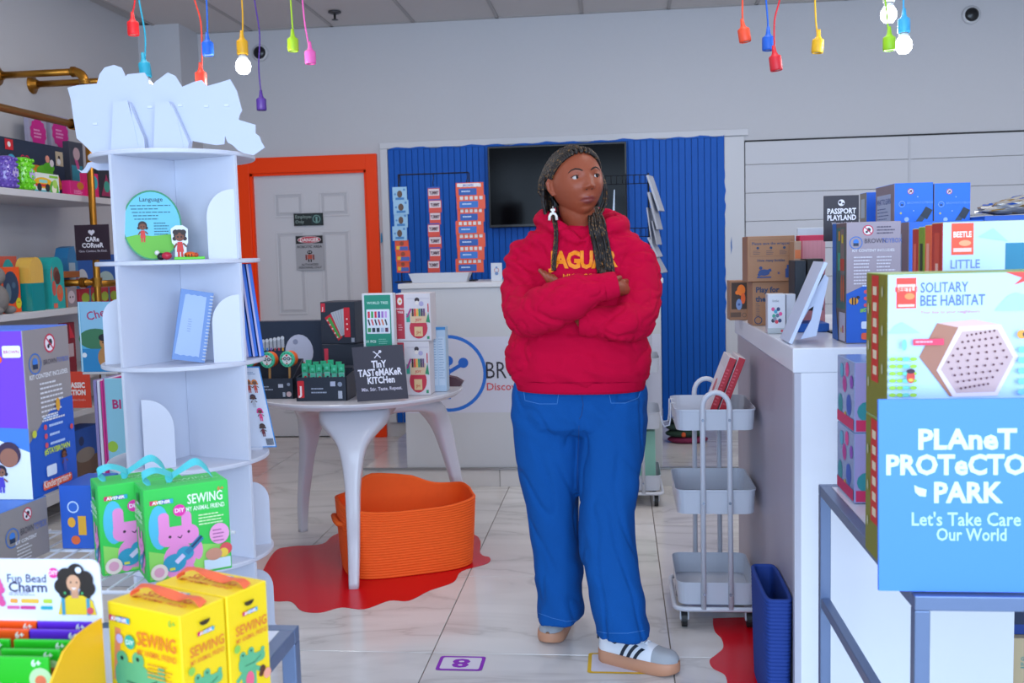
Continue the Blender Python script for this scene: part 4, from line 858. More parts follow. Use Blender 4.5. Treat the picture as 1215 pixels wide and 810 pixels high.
# ---------- near left: wire rack, kit boxes, sewing boxes ----------
RZ = 0.75
t = thing('wire_rack', 'white wire rack carrying the kit and green sewing boxes', 'rack', (-1.33, 1.98, 0)); M = mat('#dfe2ea', rough=0.35)
m_ = MB()
for i in range(24): x = -0.45+i*0.9/23; m_.cyl((x, -0.26, RZ-0.004), (x, 0.14, RZ-0.004), 0.0022, M, 6)
m_.build('wire', t, kind='stuff')
for y in (-0.26, 0.0, 0.14): MB().cyl((-0.46, y, RZ-0.009), (0.46, y, RZ-0.009), 0.004, M, 8).build('rail', t)
for x in (-0.455, 0.41):
    for y in (-0.24, 0.12): MB().cyl((x, y, 0), (x, y, RZ-0.01), 0.007, M, 8).build('leg', t)
for y in (-0.24, 0.12): MB().cyl((-0.455, y, 0.2), (0.41, y, 0.2), 0.004, M, 8).build('rail', t)
def kit(F, w_, h_, side='right', dp=0.17):
    f = F[side]; a = dp
    f.poly([(0, 0), (a, 0), (a, h_*0.55), (a*0.75, h_*0.545), (a*0.4, h_*0.47), (0.0, h_*0.33)], '#1d56b8'); nosign(f, a*0.56, h_*0.9, a*0.12); emblem(f, a*0.22, h_*0.79, a*0.13)
    f.fit('BROWN', a*0.4, a*0.68, h_*0.775, h_*0.805, '#4a4550', 0.0); f.fit('TOYBOX', a*0.69, a*0.96, h_*0.775, h_*0.805, '#4a66b8', 0.0)
    f.text('KIT CONTENT INCLUDES:', a*0.5, h_*0.7, a*0.08, '#e8e4e8', 0.02, sx=0.9); f.para(a*0.28, a*0.8, h_*0.67, 9, h_*0.028, '#dcd8de', seed=4, t=0.4)
    for i in range(3): f.disc(a*0.34, h_*(0.40-0.055*i), a*0.035, '#d8505c'); f.para(a*0.42, a*0.75, h_*(0.41-0.055*i), 1, h_*0.03, '#b8ccf0', seed=i)
    f.para(a*0.3, a*0.8, h_*0.46, 1, h_*0.02, '#cfdcf4'); f.text('#STAYBROWN', a*0.28, h_*0.235, a*0.1, '#c8d83c', 0.03, 'LEFT', sx=0.85); f.rect(a*0.3, a*0.52, h_*0.10, h_*0.165, '#dfe4f2', r=0.004)
    f.rect(a*0.2, a*0.85, h_*0.025, h_*0.075, '#e8562c', r=0.006); f.text('Kindergarten+', a*0.52, h_*0.037, a*0.13, '#f4ded4', 0.02, sx=0.8)
    doll(f, a*0.7, h_*0.1, h_*0.14, dress='#4858b0'); f.disc(a*0.08, h_*0.38, 0.008, '#c8c83c'); f.disc(a*0.9, h_*0.36, 0.006, '#d8484c'); f.disc(a*0.62, h_*0.52, 0.008, '#e0a030', ry=0.014)
zb2 = RZ+0.122
r_, F = carton('kit_box', 'big purple, white and taupe kit box on the left, standing on a flatter box', 'box', (-1.208-0.14, 1.9+0.085, zb2+0.0005), 0, 0.28, 0.17, 0.35, side='#948a8a', cols=dict(front='#7038f4', top='#3a70d8'))
h_ = 0.35; kit(F, 0.28, h_); f = F['front']; f.poly([(0, 0), (0.28, 0), (0.28, h_*0.28), (0.24, h_*0.36), (0, h_*0.42)], '#d9ddec'); f.poly([(0.2, h_*0.37), (0.28, h_*0.28), (0.28, h_*0.42), (0.2, h_*0.43)], '#3f78d0')
f.rect(0.02, 0.21, h_*0.3, h_*0.73, '#3b3a4e', r=0.01); f.rect(0.025, 0.2, h_*0.31, h_*0.68, '#8fa3c4', r=0.004); f.para(0.1, 0.195, h_*0.62, 9, h_*0.035, '#4d5c84', t=0.25)
f.text('CHECKLIST', 0.195, h_*0.66, 0.017, '#e6e6ee', 0.02, 'RIGHT'); f.rect(0.235, 0.275, h_*0.84, h_*0.91, '#e6e6f2', r=0.004); f.text('BROWN', 0.255, h_*0.865, 0.009, '#c04a78', 0.02)
f.disc(0.226, h_*0.83, 0.008, '#e05a2c'); f.rect(0.14, 0.225, h_*0.86, h_*0.89, '#d4b83c'); doll(f, 0.215, h_*0.04, h_*0.17, hair='#1d1a2c', skin='#8a5a44', dress='#4a3cb0'); f.disc(0.235, h_*0.27, 0.026, '#3a2540'); f.disc(0.235, h_*0.25, 0.02, '#94604c')
f.text('ARTS', 0.245-0.03, h_*0.175, 0.02, '#4a3cb0', 0.03, 'RIGHT'); f.rect(0.15, 0.2, h_*0.115, h_*0.15, '#e8562c', r=0.004); finish(r_, F)
r_, F = carton('kit_box', 'taupe kit box lying flat under the big purple kit box', 'box', (-1.36, 1.84, RZ+0.0005), radians(-4), 0.30, 0.22, 0.121, side='#928888', cols=dict(top='#3d76cc'))
f = F['right']; f.k = 1; nosign(f, 0.155, 0.098, 0.014); emblem(f, 0.105, 0.062, 0.02); f.fit('BROWN', 0.13, 0.17, 0.06, 0.074, '#4a4550', 0.0); f.fit('TOYBOX', 0.172, 0.212, 0.06, 0.074, '#4a66b8', 0.0); f.para(0.115, 0.17, 0.04, 5, 0.007, '#d5d0d4', t=0.4); f.text('KIT CONTENT', 0.145, 0.045, 0.01, '#e8e4e8', 0.02); finish(r_, F)
r_, F, w_, h_ = fbox('kit_box', 'blue kit box with a kraft side between the taupe and green boxes', 'box', 74, 112, 576, 1.96, RZ, 0.12, side='#1f55b4', cols=dict(left='#8d7f78')); f = F['front']; f.disc(w_*0.42, h_*0.66, w_*0.18, '#b8ccea'); f.disc(w_*0.42, h_*0.66, w_*0.14, '#2a60bc'); f.rect(w_*0.55, w_*0.8, h_*0.22, h_*0.52, '#d8a02a'); f.disc(w_*0.35, h_*0.42, w_*0.12, '#e0a030', ry=h_*0.08); f.disc(w_*0.45, h_*0.14, w_*0.14, '#d8602c', ry=h_*0.07); finish(r_, F)

def bunny(f, x, y, s):        # pink rabbit with a blue guitar, drawn on the box
    P_ = '#e88ac4'
    f.disc(x, y+s*0.22, s*0.24, P_, ry=s*0.24); f.disc(x+s*0.28, y+s*0.3, s*0.07, P_, ry=s*0.15); f.disc(x-s*0.12, y+s*0.03, s*0.09, P_); f.disc(x+s*0.12, y+s*0.03, s*0.09, P_)
    f.rect(x-s*0.3, x+s*0.3, y+s*0.42, y+s*0.72, P_, r=s*0.13); f.rect(x-s*0.29, x-s*0.13, y+s*0.6, y+s*0.95, P_, r=s*0.07); f.rect(x+s*0.05, x+s*0.2, y+s*0.6, y+s*0.93, P_, r=s*0.07)
    f.disc(x-s*0.13, y+s*0.57, s*0.022, '#3a2433'); f.disc(x+s*0.15, y+s*0.61, s*0.022, '#3a2433'); f.line(x-s*0.02, y+s*0.56, x+s*0.02, y+s*0.53, s*0.014, '#3a2433'); f.line(x+s*0.02, y+s*0.53, x+s*0.05, y+s*0.57, s*0.014, '#3a2433')
    f.disc(x-s*0.08, y+s*0.16, s*0.17, '#2b95b4', ry=s*0.14); f.disc(x+s*0.08, y+s*0.28, s*0.13, '#2b95b4', ry=s*0.11); f.line(x+s*0.1, y+s*0.28, x+s*0.34, y+s*0.5, s*0.09, '#2b7ba4'); f.line(x+s*0.18, y+s*0.36, x+s*0.34, y+s*0.51, s*0.035, '#1c3a5c'); f.line(x-s*0.06, y+s*0.16, x+s*0.06, y+s*0.26, s*0.07, '#d8c8e4'); f.rect(x-s*0.16, x-s*0.08, y+s*0.05, y+s*0.09, '#d8d24a')
def croc(f, x, y, s, full=True):
    G = '#5fae7c'
    if full:
        f.rect(x-s*0.2, x+s*0.18, y+s*0.02, y+s*0.5, G, r=s*0.08); f.disc(x-s*0.12, y+s*0.02, s*0.08, G); f.disc(x+s*0.12, y+s*0.02, s*0.08, G); f.line(x-s*0.15, y+s*0.4, x-s*0.34, y+s*0.28, s*0.09, G); f.line(x+s*0.15, y+s*0.4, x+s*0.32, y+s*0.3, s*0.09, G); f.disc(x, y+s*0.22, s*0.11, '#e8607c', ry=s*0.16); f.disc(x+s*0.34, y+s*0.3, s*0.08, '#5a3424'); f.disc(x+s*0.3, y+s*0.22, s*0.06, '#5a3424')
    f.rect(x-s*0.28, x+s*0.2, y+s*0.42, y+s*0.72, G, r=s*0.12); f.rect(x-s*0.1, x+s*0.42, y+s*0.48, y+s*0.68, G, r=s*0.08); f.disc(x-s*0.17, y+s*0.74, s*0.08, G); f.disc(x+s*0.05, y+s*0.76, s*0.08, G); f.disc(x+s*0.36, y+s*0.7, s*0.05, G)
    f.disc(x-s*0.17, y+s*0.75, s*0.022, '#1d3028'); f.disc(x+s*0.05, y+s*0.77, s*0.022, '#1d3028'); f.line(x-s*0.12, y+s*0.53, x+s*0.12, y+s*0.52, s*0.012, '#24503c'); f.line(x+s*0.12, y+s*0.52, x+s*0.3, y+s*0.6, s*0.012, '#24503c')
def ribbon(root, pts, wd, col, name='ribbon_handle'):
    m_ = MB(); n = len(pts); P = [Vector(p) for p in pts]; C = []
    for i in range(n-1):
        p0, p1, p2, p3 = P[max(i-1, 0)], P[i], P[i+1], P[min(i+2, n-1)]
        for k in range(6): s_ = k/6; C.append(0.5*((2*p1)+(p2-p0)*s_+(2*p0-5*p1+4*p2-p3)*s_*s_+(3*p1-p0-3*p2+p3)*s_**3))
    C.append(P[-1]); vs = []
    for i, c in enumerate(C):
        t_ = (C[min(i+1, len(C)-1)]-C[max(i-1, 0)]).normalized(); s_ = Vector((0, 1, 0)).cross(t_); a = Vector((0.12*sin(i*0.5), 0.8, (0.65 if col == '#46b8c0' else 0.1)+0.2*sin(i*0.37))).normalized()*(wd/2); s_ = s_.normalized()*0.0007
        vs += [c-a+s_, c+a+s_, c+a-s_, c-a-s_]
    fs = [(i*4+k, i*4+(k+1) % 4, (i+1)*4+(k+1) % 4, (i+1)*4+k) for i in range(len(C)-1) for k in range(4)]+[(3, 2, 1, 0), tuple(len(C)*4-4+k for k in range(4))]
    m_.add(vs, fs, mat(col, rough=0.5)); m_.build(name, root)
def brandstrip(f, x, y, s):
    for i, c in enumerate(('#c8285c', '#e07a28', '#3a8a4c', '#3050a8', '#7a3a98', '#28a0c0')): f.rect(x+s*0.17*i, x+s*0.17*(i+1), y, y+s*0.2, c)
    f.text('AVENIR', x+s*0.5, y+s*0.03, s*0.2, '#f4f0f4', 0.03, sx=1.15)
def sewing(label, loc, rz, kind, group):
    w_, d_, h_ = (0.158, 0.09, 0.177) if kind == 'g' else (0.148, 0.083, 0.165)
    if kind == 'g': base, c1, rc_ = '#2fc24a', '#e8f4e0', '#46b8c0'
    else: base, c1, rc_ = '#f4cf0a', '#e0782c', '#e8643c'
    r_, F = carton('sewing_kit_box', label, 'box', loc, rz, w_, d_, h_, side=base, group=group, cols=dict(top='#35c850' if kind == 'g' else '#f6d212'))
    f = F['front']; g = F['right'] if kind != 'g' else F['left']
    if kind == 'g':
        f.poly([(0.004, 0.004), (w_-0.004, 0.004), (w_-0.004, 0.05), (0.09, 0.06), (0.05, 0.045), (0.004, 0.06)], '#8fd45c')
        f.disc(w_*0.16, h_*0.58, w_*0.12, '#4cb8d4', ry=h_*0.24); bunny(f, w_*0.38, h_*0.06, 0.125); brandstrip(f, 0.01, h_-0.03, 0.042); f.fit('SEWING', w_*0.5, w_*0.92, h_-0.037, h_-0.018, c1, 0.012); f.fit('MY ANIMAL FRIEND', w_*0.48, w_*0.94, h_-0.051, h_-0.042, c1, 0.01)
        f.disc(w_*0.4, h_*0.74, 0.0115, '#e0289c'); f.text('DIY', w_*0.4, h_*0.72, 0.011, '#f8e8f4', 0.02); f.para(w_*0.62, w_*0.98, h_*0.66, 4, 0.006, '#d4ecb8', t=0.4); f.disc(w_*0.86, h_*0.42, w_*0.12, '#e89cc8', ry=w_*0.13); f.para(w_*0.78, w_*0.94, h_*0.47, 4, 0.007, '#a05088', t=0.35); f.rect(w_*0.66, w_*0.98, 0.006, 0.026, '#c8d8e0'); f.disc(w_*0.93, h_*0.24, 0.012, '#d84c50'); f.disc(w_*0.9, h_*0.2, 0.009, '#e8c23c'); f.text('6+', w_*0.9, h_-0.018, 0.012, '#e8643c', 0.01)
        f.disc(w_*0.13, h_*0.1, w_*0.1, '#e8d8c8'); f.disc(w_*0.13, h_*0.1, w_*0.06, '#e0a0b4'); f.disc(w_*0.78, h_*0.2, w_*0.1, '#c88a70', ry=0.012)
        bunny(g, d_*0.5, h_*0.08, 0.085); brandstrip(g, 0.03, h_-0.034, 0.028); g.fit('SEWING', d_*0.12, d_*0.9, h_-0.056, h_-0.042, c1, 0.012); g.fit('MY ANIMAL FRIEND', d_*0.12, d_*0.9, h_-0.066, h_-0.060, c1, 0.01); g.disc(d_*0.5, h_-0.02, 0.009, '#157a34')
        F['top'].text('SEWING', w_*0.62, d_*0.5, 0.024, '#a8e8b0', 0.01); F['top'].text('MY ANIMAL FRIEND', w_*0.62, d_*0.34, 0.011, '#a8e8b0', 0.0)
    else:
        f.line(w_*0.08, h_*0.3, w_*0.14, h_*0.78, 0.012, '#ec8c5c'); croc(f, w_*0.36, -h_*0.16, 0.15); brandstrip(f, 0.006, h_-0.026, 0.042); f.fit('SEWING', w_*0.42, w_*0.95, h_-0.054, h_-0.033, c1, 0.014); f.fit('MY ANIMAL FRIEND', w_*0.42, w_*0.95, h_-0.068, h_-0.059, c1, 0.01)
        f.disc(w_*0.32, h_-0.052, 0.0105, '#2aa890'); f.text('DIY', w_*0.32, h_-0.056, 0.01, '#e8f8f0', 0.02); f.disc(w_*0.18, h_-0.05, 0.007, '#c0b4e0'); f.para(w_*0.55, w_*0.95, h_-0.077, 4, 0.006, '#d89c28', t=0.4); f.disc(w_*0.82, h_*0.22, w_*0.12, '#5cbca0', ry=w_*0.13); f.text('6+', w_*0.92, h_-0.016, 0.014, '#6ab848', 0.01)
        croc(g, d_*0.46, h_*0.06, 0.078); brandstrip(g, 0.028, h_-0.038, 0.03); g.fit('SEWING', d_*0.15, d_*0.92, h_-0.064, h_-0.049, c1, 0.012); g.fit('MY ANIMAL FRIEND', d_*0.15, d_*0.92, h_-0.075, h_-0.068, c1, 0.01); g.poly([(d_*0.5+cos(pi+pi*i/8)*0.01, h_-0.018+sin(pi+pi*i/8)*0.007) for i in range(9)], '#3a2c10'); g.disc(d_*0.16, h_*0.5, 0.006, '#8ac04c'); g.disc(d_*0.87, h_*0.15, 0.008, '#ec9c80')
        F['top'].text('SEWING', w_*0.5, d_*0.5, 0.026, c1, 0.012); F['top'].text('MY ANIMAL FRIEND', w_*0.5, d_*0.32, 0.012, c1, 0.01); brandstrip(F['top'], w_*0.35, d_*0.78, 0.04)
    finish(r_, F); x0 = -w_*0.36
    if kind == 'g':
        ribbon(r_, [(x0, 0.0, h_+0.001), (x0-0.014, 0.0, h_+0.018), (x0+0.01, -0.005, h_+0.028), (x0+0.04, 0.0, h_+0.012), (x0+0.03, 0.005, h_+0.004), (0.0, 0.004, h_+0.02), (0.03, 0.0, h_+0.034), (0.05, 0.0, h_+0.018), (0.06, 0.0, h_+0.001)], 0.016, rc_)
    else:
        ribbon(r_, [(x0-0.005, -0.005, h_+0.002), (x0+0.0, -0.005, h_+0.012), (x0+0.025, 0.0, h_+0.016), (x0+0.05, 0.0, h_+0.012), (x0+0.08, 0.004, h_+0.006), (x0+0.11, 0.004, h_+0.010), (x0+0.125, 0.004, h_+0.002)], 0.016, rc_)
    return r_
rz = radians(37)
def corner(px, py, z, rz, w_=0.158, d_=0.09):
    p = WZ(px, py, z); return p+Matrix.Rotation(rz, 3, 'Z') @ Vector((w_/2, d_/2, 0))
p = corner(176, 692, RZ, rz); sewing('green sewing kit box with pink rabbit, the right and nearer one', (p.x, p.y, RZ+0.0005), rz, 'g', 'green sewing kit boxes')
p2 = p+Matrix.Rotation(rz, 3, 'Z') @ Vector((-0.066, 0.0935, 0)); sewing('green sewing kit box with pink rabbit, the left and farther one', (p2.x, p2.y, RZ+0.0005), rz, 'g', 'green sewing kit boxes')
LTZ = 0.70
rz = radians(-23); q = WZ(213, 732, LTZ+0.165)
c = Vector((q.x, q.y, LTZ))+Matrix.Rotation(rz, 3, 'Z') @ Vector((-0.074, 0.0415, 0))
sewing('yellow sewing kit box with a green crocodile, the nearer left one', (c.x, c.y, LTZ+0.0005), rz, 'y', 'yellow sewing kit boxes')
c2 = c+Matrix.Rotation(rz, 3, 'Z') @ Vector((0.001, 0.0865, 0)); sewing('yellow sewing kit box with a green crocodile, the farther right one', (c2.x, c2.y, LTZ+0.0005), rz, 'y', 'yellow sewing kit boxes')

# steel framed side tables
GM = mat('#6b7c9c', rough=0.35, metal=0.55)
def frame_table(name, label, x0, x1, y0, y1, z, low, top='#d5dcee', inset=0.028):
    t = thing(name, label, 'table', (x0, y0, 0)); X, Y = x1-x0, y1-y0; s = 0.026
    for x in (s/2, X-s/2):
        for y in (s/2, Y-s/2): MB().box(x-s/2, x+s/2, y-s/2, y+s/2, 0, z-s, GM, bev=0.002).build('leg', t)
    for (a, b, c_, d) in ((0, X, 0, s), (0, X, Y-s, Y), (0, s, s, Y-s), (X-s, X, s, Y-s)): MB().box(a, b, c_, d, z-s, z, GM, bev=0.002).build('top_rail', t)
    if low:
        for x in (s/2, X-s/2): MB().box(x-s/2+0.002, x+s/2-0.002, s, Y-s, low-s, low, GM, bev=0.002).build('lower_rail', t)
    MB().box(s+0.001, X-s-0.001, s+0.001, Y-s-0.001, z-0.012, z-0.001, mat(top, rough=0.25)).build('panel', t)
    return t
frame_table('display_stand', 'grey steel framed table with a white top under the yellow boxes', -1.22, WZ(355, 741, LTZ).x, 0.86, WZ(355, 741, LTZ).y, LTZ, None)
RTZ = 0.75; pz = WZ(983, 574, RTZ); pn = WZ(1075, 707, RTZ)
frame_table('display_stand', 'grey steel framed table under the bee habitat boxes on the right', (pz.x+pn.x)/2-0.005, 1.28, pn.y, pz.y, RTZ, WX(988, 714, pz.x).z)

# bead charm display
t = thing('display_tray', 'yellow counter display tray with a Fun Bead Charm header card', 'display', (-0.75, 1.3, LTZ)); YM = mat('#f0b818', rough=0.45)
ps = [WX(121, 733, -0.735), WX(108, 741, -0.735), WX(92, 753, -0.735), WX(76, 773, -0.735), WX(60, 812, -0.735)]
poly_ = [(p.y-1.3, p.z-LTZ) for p in ps]; poly_ += [(poly_[-1][0]-0.02, poly_[-1][1]-0.03), (poly_[-1][0]-0.02, 0.001), (poly_[0][0], 0.001)]
MB().prism(poly_[::-1], (0.015, 0, 0), (0, 1, 0), (0, 0, 1), 0.003, YM).build('side_wall', t)
MB().prism(poly_[::-1], (-0.27, 0, 0), (0, 1, 0), (0, 0, 1), 0.003, YM).build('side_wall', t)
ynear = poly_[-2][0]; MB().box(-0.27, 0.012, ynear, ynear+0.003, 0.001, poly_[-3][1], YM).build('front_lip', t); MB().box(-0.27, 0.012, ynear, poly_[0][0], 0.0005, 0.003, YM).build('base', t)
a = W(-60, 737, 1.31); b = W(121, 737, 1.31); zt_ = W(60, 672, 1.31).z; w_ = b.x-a.x; h_ = zt_-a.z+0.01
pp = [(0, 0), (w_, 0), (w_, h_-0.014)]+[(w_-0.014+cos(i*pi/12)*0.014, h_-0.014+sin(i*pi/12)*0.014) for i in range(1, 7)]+[(0, h_)]
MB().prism(pp, (a.x+0.75, 0.012, a.z-LTZ), (1, 0, 0), (0, 0, 1), 0.003, mat('#dfe2f2', rough=0.4)).build('header_card', t)
f = Face((a.x+0.75, 0.012, a.z-LTZ), (1, 0, 0), (0, 0, 1)); s_ = w_/181.0
def HX(x): return (x+60)*s_
def HY(y): return (737-y)*s_
f.fit('Fun Bead', HX(12), HX(58), HY(691.5), HY(682), '#2a2350', 0.012); f.fit('Charm', HX(13), HX(58.5), HY(702.5), HY(690.8), '#2a2350', 0.02); f.para(HX(13), HX(50), HY(703), 2, s_*2.2, '#6a6488', t=0.4)
for x0, x1, c in ((14, 23, '#e89c3c'), (27, 48, '#e8b43c'), (53, 64, '#b8c83c')): f.rect(HX(x0), HX(x1), HY(715), HY(710), c, r=0.002)
for x0, x1, c in ((10, 25, '#d85c9c'), (26, 44, '#c83c88'), (50, 64, '#2a9cac')): f.rect(HX(x0), HX(x1), HY(722), HY(718), c, r=0.0015)
for i in range(6): f.disc(HX(1+2*(i % 3)), HY(690+5*i), s_*4, '#d84c90')
f.disc(HX(67.5), HY(680), s_*6, '#e0308c'); f.text('DIY', HX(67.5), HY(682), s_*7, '#f8e8f4', 0.02)
HR = '#241812'; SK = '#d09a78'
for x, y, r in ((82, 684, 10), (94, 679, 10), (104, 687, 10), (77, 695, 9), (107, 697, 9), (92, 686, 12), (80, 702, 7), (104, 703, 7)): f.disc(HX(x), HY(y), s_*r, HR)
f.poly([(HX(71), HY(727)), (HX(116), HY(727)), (HX(112), HY(711)), (HX(101), HY(705)), (HX(85), HY(705)), (HX(75), HY(712))], '#e0bc1c'); f.rect(HX(88), HX(96), HY(708), HY(699), '#c48c6c'); f.disc(HX(91), HY(691), s_*8, SK, ry=s_*9.5)
f.disc(HX(88), HY(690), s_*1, '#2a1a16'); f.disc(HX(95), HY(690), s_*1, '#2a1a16'); f.poly([(HX(88), HY(696)), (HX(91.5), HY(698.5)), (HX(95), HY(696))], '#e8dcd8'); f.rect(HX(76), HX(80), HY(727), HY(708), '#3a8ca8'); f.rect(HX(105), HX(109), HY(727), HY(708), '#3a8ca8'); f.disc(HX(109), HY(722), s_*4, '#c84858'); f.disc(HX(98), HY(676), s_*3.5, '#dfe2ee'); f.disc(HX(81), HY(702), s_*1.5, '#48a060'); f.disc(HX(101), HY(702), s_*1.5, '#48a060')
f.build('printed_front', t)
rows = [(117, 728), (108.5, 738), (100, 748), (85, 760), (71, 771), (57, 780)]
for i, (px, py) in enumerate(rows):
    p = WX(px, py, -0.757); col, cn = ('#5a22b8', 'purple') if i < 3 else ('#22b41c', 'green')
    for c_ in range(2):
        if c_ == 1: col, cn = ('#ee5210', 'orange') if i < 3 else ('#22b41c', 'green')
        wd = 0.086; xr = p.x-c_*0.092+(0.012 if c_ and i < 3 else 0)
        hgt = p.z-LTZ-0.004
        t = thing('bead_packet', '%s bead craft packet in the yellow tray, %s column, %s' % (cn, ('right', 'left')[c_], ('backmost', 'second from the back', 'third from the back', 'third from the front', 'second from the front', 'frontmost')[i]), 'packet', (xr-wd/2, p.y, LTZ+0.004), 0, '%s bead packets in the tray' % cn)
        MB().box(-wd/2, wd/2, 0, 0.006, 0, hgt, mat(col, rough=0.4), bev=0.002).build('card', t)
        f = Face((-wd/2, 0, 0), (1, 0, 0), (0, 0, 1)); f.text('6+', wd*0.8, hgt-0.012, 0.013, '#e8f0e0', 0.02); f.disc(wd*0.86, hgt-0.03, 0.016, '#b8dca0' if cn == 'green' else '#c8b4e4'); f.disc(wd*0.86, hgt-0.032, 0.008, '#e07048'); f.text('Bead', wd*0.3, hgt-0.045, 0.014, '#e8f4e0', 0.01); f.para(wd*0.05, wd*0.6, hgt-0.052, 1, 0.006, '#d8ecc8'); f.build('printed_front', t)
# ---------- tower contents ----------
ZT = [z+0.0155 for z in Zs]
TA = radians(24.5)
def TV(l, t, z=0.0): return Vector((TX+cos(TA)*l+sin(TA)*t, TY+sin(TA)*l-cos(TA)*t, z))
t = thing('round_board', 'round blue and green Language board with a green rim on the tower', 'sign', TV(-0.078, 0.178, ZT[1]), TA)
rx, rz_ = 0.092, 0.114; cz = rz_+0.001
MB().prism([(cos(i*pi/24)*rx, cz+sin(i*pi/24)*rz_) for i in range(48)], (0, 0, 0), (1, 0, 0), (0, 0.08, 1), 0.006, mat('#1f8a5c', rough=0.4)).build('board', t)
f = Face((0, 0, 0), (1, 0, 0), (0, 0.08, 1)); f.disc(0, cz, rx-0.005, '#6cc4dc', ry=rz_-0.005, n=40); f.poly([(cos(a)*(rx-0.005), cz+sin(a)*(rz_-0.005)) for a in [pi+0.35+i*(pi-0.7)/16 for i in range(17)]]+[(0.05, cz-0.05+0.02), (0.0, cz-0.035), (-0.05, cz-0.03)], '#6cbc3c')
f.text('Language', 0, cz+0.078, 0.02, '#1d3c4c', 0.01)
for i in range(5): f.para(-0.066+0.003*i, 0.068-0.004*i, cz+0.066-i*0.011, 1, 0.01, '#2a6478', t=0.32, seed=i)
f.para(0.005, 0.06, cz+0.008, 5, 0.009, '#2a6478', t=0.35); doll(f, -0.03, cz-0.055, 0.07, dress='#d83a34'); f.build('print', t)
def stand_doll(name, label, px, Y, z, h, draw):
    t = thing(name, label, 'toy', TV(px, Y, z), TA); w_ = h*0.2
    MB().prism([(-w_*0.8, 0), (w_*0.8, 0), (w_*0.9, h*0.4), (w_*1.15, h*0.5), (w_*1.2, h*0.9), (w_*0.5, h), (-w_*0.5, h), (-w_*1.2, h*0.9), (-w_*1.1, h*0.5), (-w_*0.7, h*0.4)], (0, 0, 0), (1, 0, 0), (0, 0, 1), 0.003, mat('#dfe6ee', rough=0.4)).build('cut_out', t)
    f = Face((0, 0, 0), (1, 0, 0), (0, 0, 1)); draw(f, h); f.build('print', t)
stand_doll('cutout_doll', 'standing cut-out of a girl in red overalls on the tower', 0.005, 0.20, ZT[1], 0.112, lambda f, h: (doll(f, 0, h*0.06, h*0.84, dress='#d83a34'), f.disc(-0.012, h*0.8, 0.009, '#2c1a16'), f.disc(0.012, h*0.8, 0.009, '#2c1a16')))
q = TV(0.035, 0.225); t = thing('green_plate', 'flat lime green plate at the front of the tower shelf', 'toy', (q.x, q.y, ZT[1]), TA); MB().box(-0.05, 0.045, -0.012, 0.018, 0, 0.009, mat('#5cd41c', rough=0.4), bev=0.002).build('plate', t)
t = thing('toy_bug', 'orange plastic bug sitting on the lime green plate', 'toy', (q.x, q.y, ZT[1]+0.0092)); MB().ball((0, 0, 0.006), 0.021, mat('#e8641c', rough=0.35), 16, (1, 0.7, 0.5)).build('body', t); MB().ball((0.02, 0, 0.005), 0.008, mat('#b8401c', rough=0.35)).build('head', t)
for x in (-0.01, 0.0, 0.01):
    MB().tube([(x, -0.012, 0.008), (x+0.003, -0.018, 0.004), (x+0.003, -0.02, 0.0)], 0.0015, mat('#3a1c10'), 6).build('leg', t)
q = TV(-0.045, 0.225); t = thing('toy_bug', 'red and black ladybird toy with a white face on the tower', 'toy', (q.x, q.y, ZT[1])); MB().ball((0.008, 0, 0.014), 0.014, mat('#c01f3c', rough=0.3), 16, (1.2, 1, 0.9)).build('shell', t); MB().ball((-0.012, 0, 0.012), 0.012, mat('#16161a', rough=0.4)).build('body', t); MB().ball((-0.022, -0.004, 0.024), 0.008, mat('#e0dcd8', rough=0.4)).build('head', t)
# spiral notebook leaning
t = thing('spiral_notebook', 'pale blue spiral notebook leaning in the tower', 'notebook', TV(-0.028, 0.20, ZT[2]+0.014), TA); ang = radians(14)
u = Vector((cos(radians(4)), 0.12, -0.19)); v = Vector((sin(ang), 0.10, cos(ang))); nbw, nbh = 0.105, 0.235
u.normalize(); v = (v-u*v.dot(u)).normalized(); o_ = Vector((-0.012, 0, 0.006))
MB().prism([(0, 0), (nbw, 0), (nbw, nbh), (0, nbh)], o_, u, v, 0.012, mat('#6f92cc', rough=0.45)).build('cover', t)
f = Face(o_, u, v); f.poly([(0.006, 0.02)]+[(0.006+i*0.0098, 0.016+0.003*(i % 2)) for i in range(1, 9)]+[(0.084, 0.218)]+[(0.084-i*0.0098, 0.221-0.003*(i % 2)) for i in range(1, 8)], '#a8bfe6'); f.para(0.035, 0.05, 0.14, 6, 0.008, '#8ba0cc', t=0.4); f.build('label_print', t)
m_ = MB(); WM = mat('#d5dae6', rough=0.3)
for i in range(20):
    c = o_+u*(nbw-0.004)+v*(0.01+i*0.0112); m_.tube([c+u.cross(v)*(cos(a)*0.007-0.006)+u*(sin(a)*0.007) for a in [j*pi/4 for j in range(9)]], 0.002, WM, 6)
m_.build('spiral', t, kind='stuff')
# blue binders standing on the far side of the tower
for k in range(3):
    x0 = (281, 287.5, 294)[k]; lb = ('blue hardback folder on the tower, leftmost of the three', 'blue hardback folder on the tower, middle of the three', 'blue hardback folder on the tower, rightmost of the three')[k]
    b_ = W(x0+10, 436, TY+0.05); t_ = W(x0, 320+2*k, TY+0.05); ht = 0.325
    r_, F = carton('folder', lb, 'book', (TV(0.214+0.0215*k, 0.0).x, TV(0.214+0.0215*k, 0.0).y, ZT[2]+0.002), 0, 0.0185, 0.16, ht, side='#1c58b8', group='blue folders on the tower', cols=dict(front='#1c66d0')); r_.rotation_euler = (0, radians(-5.5), TA)
    F['front'].rect(0.001, 0.0075, 0, ht, '#b9b2d4'); finish(r_, F)
